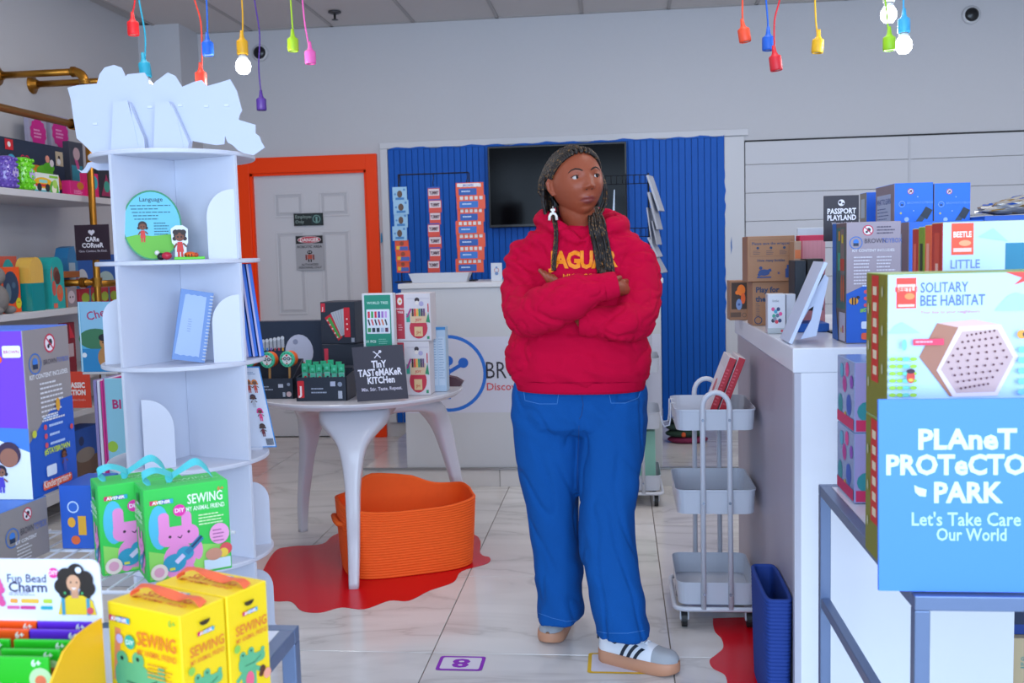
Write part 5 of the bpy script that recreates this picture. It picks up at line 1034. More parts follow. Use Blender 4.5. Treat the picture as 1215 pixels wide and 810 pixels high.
# bordered poster book
a = W(286, 445, TY+0.02); 
def dr(f):
    w_, h_ = 0.135, 0.30
    f.rect(0.004, w_-0.004, 0.004, h_-0.004, '#d3daea'); f.text('Friends', w_*0.3, h_-0.034, 0.02, '#4a6fa0', 0.02); f.para(w_*0.6, w_*0.9, h_-0.02, 2, 0.006, '#8ba0c0')
    for x, y, hr, sk, ds in ((0.32, 0.66, '#1d1518', '#5a3226', '#7a2c8c'), (0.62, 0.68, '#d87a24', '#7a4a30', '#a83424'), (0.78, 0.68, '#d87a24', '#7a4a30', '#c04030'), (0.66, 0.5, '#2c1a44', '#5a3226', '#b8bcc8'), (0.76, 0.33, '#e0288c', '#6a3c2c', '#e03c7c'), (0.74, 0.14, '#3a1418', '#4a2a20', '#6c1c28')): doll(f, w_*x, h_*y, 0.05, hr, sk, ds)
    for i in range(8): f.rect(w_*(0.76+0.024*i), w_*(0.774+0.024*i), 0.01, 0.035, '#23242c')
a2 = W(326, 540, TY+0.05)
t = sheet('activity_book', 'white activity book with a bright blue border leaning on the tower', 'book', TV(0.165, 0.0, ZT[3]+0.010), (cos(TA), sin(TA), -0.06), (-0.16*cos(TA), -0.16*sin(TA), 1), 0.135, 0.30, 0.008, '#2a86d0', dr, body='cover')

# ---------- dark toy boxes on the round table ----------
TT = TZ+0.0005; NV = '#222a38'
r_, F, w_, h_ = fbox('drum_set_box', 'long navy music toy box at the back of the round table', 'box', 285, 388, 381, 4.72, TT, 0.06, side='#1c2a40')
f = F['front']; f.disc(w_*0.70, h_*0.50, w_*0.16, '#b9bcd0', ry=h_*0.28); f.disc(w_*0.66, h_*0.66, w_*0.03, '#8a8fa8')
for i in range(8): x = w_*(0.2+0.045*i); f.rect(x-0.008, x+0.008, h_*0.5+0.003*i, h_*0.66+0.003*i, '#a9afba', r=0.004); f.disc(x, h_*0.66+0.003*i, 0.009, '#ccd2da'); f.rect(x-0.004, x+0.004, h_*0.52, h_*0.57, ('#c8384c', '#d8a030', '#4a9c50', '#3a7ac0', '#7a4aa8', '#b04848')[i % 6])
f.rect(w_*0.6, w_*0.76, h_*0.26, h_*0.33, '#c85a28'); f.rect(w_*0.97, w_*0.995, h_*0.66, h_*0.9, '#c83048'); finish(r_, F)
# tray with hand drums
def tray(name, label, x0, x1, yt, ytb, Y, dp, draw, backh=0.0, rz=0):
    zt_ = W((x0+x1)/2, yt, Y).z-TT; yb = pr((W(x0, yt, Y).x, Y, TT))[1]; xa, xb = W(x0, yb, Y).x, W(x1, yb, Y).x; w_ = xb-xa
    t = thing(name, label, 'display', ((xa+xb)/2, Y, TT), rz); M = mat(NV, rough=0.5); th = 0.003; x = w_/2
    MB().box(-x, x, 0, th, 0, zt_, M).build('front_wall', t)
    for s in (-1, 1): MB().prism([(0, 0), (dp, 0), (dp, zt_+backh), (0, zt_)], (s*x+(0 if s > 0 else 0.0), 0, 0), (0, 1, 0), (0, 0, 1), th if s > 0 else -th, M).build('side_wall', t)
    MB().box(-x, x, dp-th, dp, 0, zt_+backh, M).build('back_wall', t); MB().box(-x+th, x-th, th, dp-th, 0, 0.003, mat('#8a7050')).build('base', t)
    f = Face((-x, 0, 0), (1, 0, 0), (0, 0, 1)); draw(f, w_, zt_); f.build('printed_front', t); return t, w_, zt_
def dr(f, w_, h_):
    f.para(w_*0.35, w_*0.72, h_*0.62, 2, h_*0.14, '#9aa2b4', t=0.35); f.rect(w_*0.75, w_*0.83, h_*0.55, h_*0.72, '#b9bcc8'); f.disc(w_*0.92, h_*0.22, h_*0.13, '#c8a8a8'); f.rect(w_*0.82, w_*0.86, h_*0.1, h_*0.32, '#a8acb8'); f.disc(w_*0.92, h_*0.7, h_*0.08, '#8a92a4')
t, w_, h_ = tray('drum_tray', 'navy counter tray holding green and orange hand drums', 277, 349, 449, 468, 4.16, 0.15, dr, 0.07)
tl = t.location.copy()
for k, (px, py) in enumerate(((296, 426), (319.5, 426.5), (343, 425.5))):
    Y = 4.22; p = W(px, py, Y); d = thing('hand_drum', ('hand drum with an orange rim mostly hidden by the blue folders', 'green and orange hand drum with an owl face, the left one in full view', 'green and orange hand drum with an owl face, the right one')[k], 'toy', (p.x, Y, p.z), radians(-8), 'hand drums in the navy tray'); R_ = 0.034
    Rt = Matrix.Rotation(radians(90), 4, 'X')
    MB().lathe([(R_, -0.02), (R_+0.001, -0.018), (R_+0.001, 0.018), (R_, 0.02)], mat('#e86420', rough=0.4), 28).xf(Rt).build('shell', d)
    MB().lathe([(0, 0.0215), (R_-0.002, 0.0215), (R_+0.0015, 0.019), (R_+0.0015, 0.013), (R_-0.002, 0.012)], mat('#3fb890', rough=0.4), 28).xf(Rt).build('rim', d)
    f = Face((0, -0.0217, 0), (1, 0, 0), (0, 0, 1)); f.disc(0, 0, R_*0.98, '#45c296'); f.disc(0, 0, R_*0.66, '#dfe4e0'); f.disc(-0.009, 0.003, 0.008, '#20242c'); f.disc(0.009, 0.003, 0.008, '#20242c'); f.disc(-0.009, 0.003, 0.0045, '#a9b8c0'); f.disc(0.009, 0.003, 0.0045, '#a9b8c0'); f.poly([(-0.004, -0.006), (0, -0.012), (0.004, -0.006)], '#20242c'); f.disc(0, 0.017, 0.005, '#d8404c'); f.disc(0, -0.018, 0.004, '#c03c50'); f.disc(-0.02, 0.002, 0.0035, '#d85060'); f.disc(0.02, 0.002, 0.0035, '#d85060')
    for i in range(10): a = i*2*pi/10; f.disc(cos(a)*R_*0.8, sin(a)*R_*0.8, 0.0025, '#1f6a54')
    f.build('printed_skin', d); MB().cyl((0, 0, -R_), (-0.004, 0, TT+0.004-p.z), 0.0055, mat('#c08a50', rough=0.5), 10).build('stick', d)
# accordion box on a second box
r_, F, w_, h_ = fbox('music_toy_box', 'navy toy box lying under the accordion box', 'box', 384, 436, 408, 4.5, TT, 0.15, side=NV); f = F['front']; f.rect(w_*0.05, w_*0.14, h_*0.55, h_*0.9, '#c83048'); f.rect(w_*0.55, w_*0.75, h_*0.3, h_*0.36, '#98a0b0'); finish(r_, F)
zt_ = TT+h_+0.001
r_, F, w_, h_ = fbox('accordion_box', 'navy box picturing a red toy accordion on the round table', 'box', 381, 423, 358, 4.5, zt_, 0.16, rz=radians(-6), side=NV)
f = F['front']; f.rect(0.003, w_*0.14, h_*0.76, h_*0.97, '#c8283c'); f.text('J', w_*0.07, h_*0.8, h_*0.12, '#f0e0e0', 0.02)
f.poly([(w_*0.12, h_*0.62), (w_*0.3, h_*0.72), (w_*0.62, h_*0.16), (w_*0.5, h_*0.08)], '#c01c30'); f.poly([(w_*0.2, h_*0.6), (w_*0.28, h_*0.64), (w_*0.56, h_*0.16), (w_*0.5, h_*0.13)], '#3a9c48'); f.poly([(w_*0.3, h_*0.74), (w_*0.68, h_*0.84), (w_*0.68, h_*0.22), (w_*0.58, h_*0.18)], '#b0b4bc')
for i in range(4): f.line(w_*(0.36+0.08*i), h_*(0.74+0.02*i), w_*(0.6+0.02*i), h_*0.22, 0.002, '#8a8e98')
f.rect(w_*0.68, w_*0.86, h_*0.16, h_*0.86, '#c81c30', r=0.004)
for i in range(3): f.disc(w_*0.77, h_*(0.35+0.12*i), 0.004, '#f0d8d8')
for i in range(5): f.disc(w_*(0.2+0.07*i), h_*(0.56-0.1*i), 0.004, '#e8c0c0')
f.rect(w_*0.88, w_*0.97, h_*0.04, h_*0.14, '#98a0b0'); finish(r_, F)
# castanet tray with green packs
def dr(f, w_, h_):
    f.rect(w_*0.03, w_*0.16, h_*0.14, h_*0.86, '#d0202c', r=0.004); f.text('J', w_*0.095, h_*0.28, h_*0.5, '#f4e4e4', 0.03); f.para(w_*0.3, w_*0.66, h_*0.55, 2, h_*0.16, '#9aa2b4', t=0.35); f.rect(w_*0.68, w_*0.78, h_*0.62, h_*0.82, '#b4b8cc'); f.rect(w_*0.83, w_*0.91, h_*0.1, h_*0.42, '#b0b4c0'); f.disc(w_*0.87, h_*0.7, h_*0.1, '#8a92a4')
t, w_, h_ = tray('castanet_tray', 'navy counter tray with a red logo holding small green packs', 352, 412, 447.5, 469, 4.08, 0.15, dr, 0.015)
xc = t.location.x
for i in range(11):
    row, k = divmod(i, 6); px = (361.5, 371, 378.5, 388, 396.5, 405)[k] if row == 0 else (366.5, 375, 384, 392.5, 402)[k]
    Y = 4.105 if row == 0 else 4.16; p = W(px, 440, Y)
    d = thing('castanet_pack', 'small green and clear castanet pack in the tray, %s row, %s from the left' % (('front', 'back')[row], ('first', 'second', 'third', 'fourth', 'fifth', 'sixth')[k]), 'toy', (p.x, Y, TT+0.0035), 0, 'green castanet packs')
    hh = W(px, 431-row*4+((i*5) % 3), Y).z-TT-0.0035; b = 0.0125
    MB().box(-b, b, 0, 0.008, 0, hh*0.76, mat('#8fb4ac' if i % 2 else '#6e8488', rough=0.2)).build('pouch', d); MB().box(-b, b, 0, 0.008, hh*0.76, hh, mat('#2fae7c', rough=0.4)).build('card', d)
    f = Face((-b, 0, 0), (1, 0, 0), (0, 0, 1)); f.disc(b, hh*0.88, 0.006, '#58c8a0'); f.rect(b*0.2, b*1.8, hh*0.58, hh*0.74, '#4cb894'); f.disc(b*1.2, hh*0.62, 0.006, ('#c0202c', '#2c343c')[i % 2]); f.rect(b*0.4, b*1.6, hh*0.78, hh*0.81, '#1d7a50'); f.build('print', d)
p = W(374, 420, 4.33); q = thing('music_toy_box', 'open navy carton with a red tag behind the castanet tray', 'box', (W(395, 430, 4.33).x, 4.33, TT)); 
MB().box(-0.1, 0.09, 0, 0.09, 0, 0.115, mat(NV, rough=0.5), bev=0.002).build('carton', q); f = Face((-0.1, 0, 0), (1, 0, 0), (0, 0, 1)); f.rect(0.015, 0.05, 0.085, 0.108, '#c8283c'); f.para(0.07, 0.15, 0.1, 1, 0.01, '#b84858'); f.build('printed_front', q)
# Tiny Tastemaker sign (leaning slightly)
a = W(424, 472.5, 4.02); b = W(484.5, 468.5, 4.06); w_ = (b-a).length; zt_ = W(418, 410, 4.02).z; h_ = 0.228
def dr(f):
    f.line(w_*0.42, h_*0.78, w_*0.54, h_*0.90, 0.004, '#e0dae4'); f.line(w_*0.54, h_*0.78, w_*0.42, h_*0.90, 0.004, '#e0dae4'); f.disc(w_*0.54, h_*0.895, 0.006, '#e0dae4'); f.rect(w_*0.405, w_*0.435, h_*0.885, h_*0.905, '#e0dae4')
    f.fit('TInY', w_*0.35, w_*0.64, h_*0.60, h_*0.735, '#eae5ee', 0.03); f.fit('TASTeMAKeR', w_*0.07, w_*0.93, h_*0.45, h_*0.585, '#eae5ee', 0.03); f.fit('KITCHen', w_*0.24, w_*0.77, h_*0.31, h_*0.44, '#eae5ee', 0.03); f.fit('Mix. Stir. Taste. Repeat.', w_*0.11, w_*0.9, h_*0.16, h_*0.245, '#d0c8d8', 0.016)
sheet('kitchen_sign', 'dark plum TINY TASTEMAKER KITCHEN sign on the round table', 'sign', Vector((a.x, a.y, TT+0.004)), (b.x-a.x, b.y-a.y, 0.006), (-0.075, 0.02, 1), w_, h_, 0.006, '#251a2c', dr)
# makeup / kitchen play sets
def playset(label, x0, x1, yt, Y, zb):
    r_, F, w_, h_ = fbox('play_set_box', label, 'box', x0, x1, yt, Y, zb, 0.13, side='#d2cbcf', group='white and red play set boxes', cols=dict(left='#b0283c'))
    f = F['front']; f.rect(0.002, w_*0.24, 0.01, h_-0.004, '#b8283e'); f.disc(w_*0.12, h_*0.84, w_*0.07, '#e8dcd8', ry=h_*0.08); f.disc(w_*0.13, h_*0.84, w_*0.035, '#d8a84c'); f.text('WORLD', w_*0.13, h_*0.66, w_*0.075, '#f0e4e4', 0.02); f.text('TREE', w_*0.13, h_*0.59, w_*0.075, '#f0e4e4', 0.02); f.para(w_*0.06, w_*0.2, h_*0.35, 3, h_*0.05, '#e4b0b8', t=0.35)
    f.rect(w_*0.32, w_*0.98, h_*0.88, h_*0.9, '#c4bcc4'); f.disc(w_*0.62, h_*0.86, w_*0.07, '#3a2c34'); f.disc(w_*0.62, h_*0.8, w_*0.06, '#e4d8d0'); f.disc(w_*0.74, h_*0.78, w_*0.07, '#a8a0c4')
    f.disc(w_*0.64, h_*0.27, w_*0.26, '#c0243c', ry=h_*0.22); f.rect(w_*0.42, w_*0.88, h_*0.38, h_*0.6, '#d8b894', r=0.006)
    for i, c in enumerate(('#3c2a28', '#d83c2c', '#e8b03c', '#2c8a60', '#3c3050', '#6c4a70')): f.rect(w_*(0.46+0.065*i), w_*(0.515+0.065*i), h_*0.52, h_*0.68, c)
    f.text('JOY', w_*0.65, h_*0.42, w_*0.1, '#c83c34', 0.03); f.rect(w_*0.52, w_*0.76, h_*0.1, h_*0.3, '#dcb884'); f.text('JH', w_*0.64, h_*0.15, w_*0.12, '#c0482c', 0.02)
    f.rect(w_*0.3, w_*0.4, h_*0.4, h_*0.58, '#2a9c84'); f.line(w_*0.32, h_*0.5, w_*0.44, h_*0.68, 0.008, '#a83c84'); f.poly([(w_*0.86, h_*0.4), (w_*0.98, h_*0.38), (w_*0.94, h_*0.6)], '#258a60'); f.rect(w_*0.92, w_*0.95, h_*0.6, h_*0.78, '#c8243c'); f.rect(w_*0.88, w_*0.95, h_*0.04, h_*0.1, '#2c8a60'); finish(r_, F); return h_
Yp = 4.22
hh = playset('white and red play set box, the lower one under its twin', 472, 511, 405, Yp, TT)
playset('white and red play set box stacked on its twin beside the teal card', 471, 512, 348, Yp, TT+hh+0.0015)
a = W(434, 404, 4.17); w_ = W(469, 404, 4.17).x-a.x
r_, F, w_, h_ = fbox('play_set_tin', 'pale box with a teal tool picture card behind the TINY TASTEMAKER sign', 'box', 434, 470.5, 348, 4.13, TT, 0.05, side='#d5d6da'); f = F['front']; z0 = h_*0.5
f.rect(w_*0.07, w_*0.92, z0, h_*0.985, '#158a70', r=0.004); f.text('WORLD TREE', w_*0.5, h_*0.9, w_*0.11, '#bfe0d4', 0.02); f.rect(w_*0.13, w_*0.88, z0+h_*0.12, h_*0.85, '#dfe2ea', r=0.003)
for i, c in enumerate(('#d82848', '#28a048', '#d82848', '#5c3c9c', '#a070c0', '#c89cd8')): f.rect(w_*(0.17+0.11*i), w_*(0.24+0.11*i), h_*0.77, h_*0.83, c)
for i, c in enumerate(('#20242c', '#d83c38', '#20242c', '#b82c34', '#d8743c', '#28303c')): f.line(w_*(0.18+0.11*i), h_*0.755, w_*(0.23+0.11*i), h_*0.70, 0.006, c)
for i, c in enumerate(('#3c8c48', '#22303c', '#22303c', '#a8b4c8', '#5c2444')): f.rect(w_*(0.16+0.14*i), w_*(0.26+0.14*i), h_*0.635, h_*0.675, c)
f.text('31 PCS', w_*0.25, z0+h_*0.035, w_*0.11, '#cfe8dc', 0.03); f.para(w_*0.5, w_*0.85, z0+h_*0.07, 3, h_*0.02, '#7cc0ac', t=0.4); finish(r_, F)
r_, F, w_, h_ = fbox('leaflet_box', 'tall pale blue printed box at the right of the round table', 'box', 513, 530.5, 388, 4.33, TT, 0.07, side='#a9bfd4'); f = F['front']; f.rect(0, w_, h_*0.955, h_, '#2f7fbc'); f.rect(w_*0.1, w_*0.42, h_*0.1, h_*0.85, '#bccbdb'); f.rect(w_*0.5, w_*0.92, h_*0.1, h_*0.85, '#bccbdb'); f.para(w_*0.12, w_*0.4, h_*0.82, 16, h_*0.04, '#7e9cba', t=0.3); f.para(w_*0.52, w_*0.9, h_*0.82, 16, h_*0.04, '#7e9cba', t=0.3, seed=5); finish(r_, F)
p = W(540, 461, 4.42); t = thing('small_box', 'small maroon box tipped at the right edge of the round table', 'box', (-0.775, 4.5, TT)); MB().prism([(-0.035, 0), (0.04, 0), (0.052, 0.02), (0.02, 0.04), (-0.03, 0.05)], (0, 0, 0), (1, 0, 0), (0, 0, 1), 0.05, mat('#4a2430', rough=0.5)).build('carton', t)

# ---------- desk top: card racks ----------
DT = DZT+0.0005; BK = mat('#17181c', rough=0.4, metal=0.5)
t = thing('card_rack', 'black wire rack with three hanging strips of card packs on the service desk', 'rack', (W(515, 330, 6.0).x, 6.0, DT)); X0 = t.location.x
zr = W(515, 206, 6.0).z-DT; xa, xb = W(472, 206, 6.0).x-X0, W(556, 206, 6.0).x-X0; xm = W(514, 206, 6.0).x-X0
MB().cyl((xa, 0, zr), (xb, 0, zr), 0.004, BK, 8).build('top_bar', t)
for x in (xa, xb): MB().cyl((x, 0.012, 0.0), (x, 0.012, zr), 0.004, BK, 8).build('post', t)
MB().box(xa-0.03, xb+0.03, -0.06, 0.07, 0, 0.008, BK, bev=0.002).build('base_plate', t)
for x in (xa+0.01, xm, xb-0.01): MB().tube([(x, -0.006, zr), (x+0.004, -0.012, zr-0.03), (x-0.003, -0.01, zr-0.055), (x, -0.01, zr-0.075)], 0.003, BK, 6).build('hook', t)
def strip(n, x0, x1, y0, y1, kinds, nm):
    for i in range(n):
        ya = y0+(y1-y0)*i/n; yb = y0+(y1-y0)*(i+1)/n+1.5; Y = 5.985-0.006*(i % 2); a = W(x0+(i*7 % 3), yb, Y); b = W(x1+(i*5 % 3), yb, Y); c = W(x0, ya, Y)
        kd = kinds[i]
        ordn = ('topmost', 'second from the top', 'third from the top', 'fourth from the top', 'fifth from the top', 'sixth from the top', 'seventh from the top', 'eighth from the top')[i]
        o = thing('card_pack', '%s card pack, %s on the %s strip' % ({'b': 'pale blue', 'o': 'orange and blue', 'r': 'red and white', 'w': 'wide orange'}[kd], ordn, nm), 'card pack', (a.x, Y, a.z), 0, 'card packs on the %s strip' % nm)
        w_ = b.x-a.x; h_ = c.z-a.z; MB().box(0, w_, 0, 0.004, 0, h_, mat({'b': '#8fb8d4', 'o': '#d8481c', 'r': '#d0402c', 'w': '#de4a18'}[kd], rough=0.4)).build('card', o)
        f = Face((0, 0, 0), (1, 0, 0), (0, 0, 1))
        if kd == 'b': f.disc(w_*0.5, h_*0.5, w_*0.18, '#5a4236', ry=h_*0.25); f.rect(w_*0.2, w_*0.8, h_*0.1, h_*0.26, '#3a78b0'); f.disc(w_*0.82, h_*0.8, w_*0.08, '#4a80b8'); f.disc(w_*0.18, h_*0.5, w_*0.07, '#4a80b8')
        elif kd == 'o': f.rect(w_*0.3, w_*0.95, h_*0.1, h_*0.45, '#3c5aa8'); f.rect(w_*0.1, w_*0.35, h_*0.2, h_*0.5, '#e0b030'); f.disc(w_*0.5, h_*0.7, w_*0.15, '#8a3c24')
        elif kd == 'r': f.rect(w_*0.05, w_*0.95, h_*0.35, h_*0.85, '#d8c8cc'); f.text('YUMMY', w_*0.5, h_*0.45, h_*0.36, '#4a2434', 0.05, sx=0.55); f.rect(0, w_, h_*0.9, h_, '#3c50a0')
        else:
            for j in range(5): f.rect(w_*(0.12+0.17*j), w_*(0.23+0.17*j), h_*0.68, h_*0.92, '#d8d4d0')
            f.rect(w_*0.1, w_*0.75, h_*0.1, h_*0.58, '#2458a8' if i % 2 == 0 else '#2f70c0', r=0.004); f.para(w_*0.2, w_*0.68, h_*0.42, 1, h_*0.18, '#c8d8ec')
            if i == 0: f.rect(w_*0.05, w_*0.85, h_*0.7, h_*0.95, '#e0dce0'); f.text('BROWN', w_*0.45, h_*0.74, h_*0.2, '#3c60b0', 0.03)
        f.build('print', o)
strip(4, 466, 483, 222, 284, 'bbbb', 'left'); 
strip(3, 469, 485, 285, 322, 'ooo', 'left lower')
strip(7, 508, 522, 222, 322, 'rrrrrrr', 'middle'); strip(7, 541, 574, 217, 322, 'wwwwwww', 'right')
a = W(487, 335, 5.85); b = W(558, 335, 5.85)
t = thing('tray', 'white rectangular plastic tray on the service desk below the cards', 'tray', (a.x, 5.80, DT)); L_ = b.x-a.x; M = mat('#cfd2da', rough=0.35)
m_ = MB(); R0 = [(0.02, 0.02), (L_-0.02, 0.02), (L_-0.02, 0.12), (0.02, 0.12)]; R1 = [(0, 0), (L_, 0), (L_, 0.14), (0, 0.14)]
m_.loft([[Vector((x, y, 0.0)) for x, y in R0], [Vector((x, y, 0.055)) for x, y in R1], [Vector((x*0.99+0.002, y*0.96+0.003, 0.055)) for x, y in R1], [Vector((x, y, 0.006)) for x, y in R0]], M, smooth=False); m_.build('body', t)
dsign('code_card', 'small white card with a pale emblem standing on the service desk', 583, 596, 312, 333.5, 5.9, lambda f, w_, h_: (f.ring(w_/2, h_*0.6, w_*0.22, w_*0.05, '#b05058'), f.disc(w_/2, h_*0.42, w_*0.16, '#6a88b8'), f.disc(w_/2, h_*0.75, w_*0.1, '#6a88b8')), col='#c9cdd6')
# right rack with magazines
t = thing('magazine_rack', 'black wire magazine rack behind the woman at the right of the desk', 'rack', (W(771, 330, 5.95).x, 5.95, DT)); x0 = t.location.x; zt_ = W(771, 205, 5.95).z-DT
for x in (-0.13, 0.0): MB().cyl((x, 0, 0), (x, 0, zt_), 0.0045, BK, 8).build('post', t)
MB().box(-0.15, 0.05, -0.07, 0.07, 0, 0.006, BK).build('base_plate', t)
for z in (zt_-0.01, zt_-0.06, zt_-0.32, zt_-0.37, zt_-0.6):
    MB().cyl((-0.3, -0.005, z), (0.0, -0.005, z), 0.0025, BK, 6).build('wire', t)
for i in range(9):
    for z in (zt_-0.04, zt_-0.35): MB().tube([(-0.02-i*0.033, -0.004, z+0.03), (-0.02-i*0.033, -0.03, z-0.02), (-0.02-i*0.033, -0.04, z+0.02)], 0.002, BK, 5).build('prong', t)
mags = [((773, 208), (787, 250)), ((774, 228), (785, 272)), ((773, 246), (779, 290)), ((779, 262), (785, 290)), ((774, 282), (785, 305)), ((775, 295), (791, 324))]
for i, ((xa, ya), (xb, yb)) in enumerate(mags):
    Yg = 5.9-0.02*(i % 2); p0 = W(xa, ya, Yg); p1 = W(xb, yb, Yg); d = (p1-p0); th = 0.012 if i not in (2, 3) else 0.006
    o = thing('magazine', 'pale magazine tilting out of the wire rack, %s from the top' % ('first', 'second', 'third', 'fourth', 'fifth', 'lowest')[i], 'magazine', p1, 0, 'magazines in the wire rack'); up_ = (p0-p1); L_ = up_.length; n_ = Vector((up_.z, 0, -up_.x)).normalized()
    MB().prism([(0, 0), (0.15, 0), (0.15, L_), (0, L_)], (-0.03, 0, 0), (0.22, 0.97, 0), up_.normalized(), -th, mat(('#b8bac2', '#a9abb4')[i % 2], rough=0.4)).build('cover', o)
for k, (x0_, x1_, yt_, yb_, lb) in enumerate(((722, 729, 225, 268, 'thin white brochure standing just right of the woman\'s hair'), (727, 731, 258, 268, 'tiny white card low beside the woman\'s shoulder'))):
    p = W(x0_, 333, 5.8); o = thing('brochure', lb, 'brochure', (p.x, 5.8, DT)); zt2 = W(x1_, yt_, 5.8).z-DT; MB().prism([(0, 0), (0.035, 0), (0.045, zt2), (0.04, zt2)], (0, 0, 0), (1, 0, 0), (0, 0, 1), 0.01, mat('#b8c6d8', rough=0.4)).build('cover', o)
# bag on the step by the desk
t = thing('folded_bag', 'dark green and plum folded bag lying on the step beside the desk', 'bag', (W(805, 531, 6.45).x+0.06, 6.45, PZ0))
m_ = MB(); 
for i, (c, z, s) in enumerate((('#7a1f48', 0.02, 1.05), ('#1f3a2c', 0.06, 1.0), ('#263c34', 0.10, 0.8), ('#1d2a2a', 0.14, 0.5))):
    m_.ball((-0.02*i, 0, z), 0.1, mat(c, rough=0.8, bump=0.4, bscale=40), 20, (1.25*s, 0.8*s, 0.28))
m_.ball((-0.03, -0.07, 0.06), 0.016, mat('#d85a28', rough=0.6)); m_.build('fabric', t)

# ---------- counter products ----------
K = '#9c6f4c'; CT_ = CTZ+0.0005
r_, F, w_, h_ = fbox('kraft_toy_box', 'kraft window box with an orange toy at the far end of the counter', 'box', 866, 888, 333, 3.95, CT_, 0.10, side='#94694a'); f = F['front']
f.rect(w_*0.1, w_*0.92, h_*0.28, h_*0.95, '#3a281e'); f.disc(w_*0.62, h_*0.76, w_*0.22, '#f07a14', ry=h_*0.14); f.disc(w_*0.42, h_*0.7, w_*0.12, '#f07a14'); f.disc(w_*0.72, h_*0.55, w_*0.12, '#e8601a', ry=h_*0.14); f.disc(w_*0.5, h_*0.4, w_*0.16, '#7894c4', ry=h_*0.14); f.disc(w_*0.5, h_*0.4, w_*0.07, '#3c5894'); f.rect(w_*0.04, w_*0.6, h_*0.08, h_*0.2, '#5c4434'); f.ring(w_*0.78, h_*0.13, w_*0.12, w_*0.03, '#5c4434'); finish(r_, F)
r_, F, w_, h_ = fbox('kraft_toy_box', 'kraft box printed Play for the, under another kraft box', 'box', 893, 941, 334, 3.66, CT_, 0.14, side=K); f = F['front']; f.text('Play for', w_*0.08, h_*0.76, h_*0.17, '#20385c', 0.035, 'LEFT', sx=1.0); f.text('the planet', w_*0.08, h_*0.55, h_*0.17, '#20385c', 0.035, 'LEFT', sx=1.0); f.para(w_*0.08, w_*0.2, h_*0.5, 7, h_*0.045, '#2c4058', t=0.25); f.ring(w_*0.14, h_*0.12, h_*0.09, h_*0.02, '#20385c'); finish(r_, F)
hk = h_
r_, F, w_, h_ = fbox('kraft_toy_box', 'kraft box with navy line icons stacked on top', 'box', 887, 943, 280, 3.64, CT_+hk+0.001, 0.15, side=K); f = F['front']
f.rect(w_*0.05, w_*0.95, h_*0.55, h_*0.92, '#8a6040'); f.rect(w_*0.06, w_*0.94, h_*0.56, h_*0.91, '#9c6f4c'); f.text('Please save the wrapper', w_*0.5, h_*0.81, h_*0.085, '#20385c', 0.02)
for i in range(3): f.disc(w_*(0.22+0.28*i), h_*0.74, h_*0.03, '#20385c'); f.para(w_*(0.12+0.28*i), w_*(0.3+0.28*i), h_*0.68, 3, h_*0.035, '#4c4450', t=0.35)
f.text('How many bottles', w_*0.5, h_*0.44, h_*0.08, '#20385c', 0.02); f.disc(w_*0.35, h_*0.2, w_*0.12, '#22407a', ry=h_*0.07); f.line(w_*0.22, h_*0.14, w_*0.5, h_*0.26, 0.01, '#22407a'); f.rect(w_*0.2, w_*0.5, h_*0.08, h_*0.11, '#22407a'); f.disc(w_*0.28, h_*0.3, 0.006, '#22407a'); f.rect(w_*0.8, w_*0.9, h_*0.08, h_*0.28, '#22407a', r=0.003); f.rect(w_*0.83, w_*0.87, h_*0.28, h_*0.36, '#22407a'); f.text('x', w_*0.66, h_*0.16, h_*0.1, '#22407a', 0.02); finish(r_, F)
r_, F, w_, h_ = fbox('game_box', 'small white box with a colourful drawing in front of the kraft boxes', 'box', 911, 932, 349, 3.30, CT_, 0.07, rz=radians(-3), side='#c9ccd6'); f = F['front']; f.rect(0, w_, 0, h_*0.14, '#a9b0b4'); f.text('little', w_*0.45, h_*0.8, h_*0.09, '#6a7080', 0.0)
for x, y, c in ((0.3, 0.62, '#c84880'), (0.45, 0.56, '#3c98b8'), (0.6, 0.62, '#28406c'), (0.35, 0.45, '#3c9c84'), (0.55, 0.46, '#5c6884'), (0.72, 0.5, '#d84c8c'), (0.3, 0.33, '#303c50'), (0.5, 0.3, '#c83c50'), (0.68, 0.33, '#2c3c68'), (0.4, 0.38, '#7c889c')): f.disc(w_*x, h_*y, w_*0.1, c, ry=h_*0.05)
f.disc(w_*0.8, h_*0.07, 0.004, '#d0485c'); finish(r_, F)
r_, F, w_, h_ = fbox('game_box', 'second small white box just right of the one with the drawing', 'box', 932.8, 944, 349, 3.32, CT_, 0.06, side='#c2c6d2'); F['front'].rect(0, w_, 0, h_*0.14, '#a9b0b4'); finish(r_, F)
r_, F, w_, h_ = fbox('craft_set', 'pink box with a yellow character on a wood-pattern panel', 'box', 949, 979, 279, 3.62, CT_, 0.08, side='#d02a50'); f = F['front']; f.rect(w_*0.1, w_, 0, h_*0.94, '#d48c94'); f.disc(w_*0.55, h_*0.66, w_*0.17, '#b8b82c', ry=h_*0.07); f.disc(w_*0.48, h_*0.67, 0.004, '#202010'); f.disc(w_*0.62, h_*0.67, 0.004, '#202010')
for i in range(5): f.rect(w_*(0.2+0.16*i), w_*(0.205+0.16*i), h_*0.3, h_*0.94, '#b86c78')
finish(r_, F)
t = thing('label_holder', 'pale strip-shaped sign holder behind the pink box', 'holder', W(962, 275, 3.9)*1.0); t.location = (t.location.x, 3.9, CT_); zz = W(962, 270, 3.9).z-CT_; MB().box(-0.05, 0.06, 0, 0.01, zz-0.05, zz, mat('#c3c8ce', rough=0.4), bev=0.002).build('frame', t); MB().box(-0.005, 0.005, 0.002, 0.01, 0.006, zz-0.05, BK).build('stem', t); MB().box(-0.04, 0.04, -0.03, 0.04, 0, 0.006, BK).build('base', t)
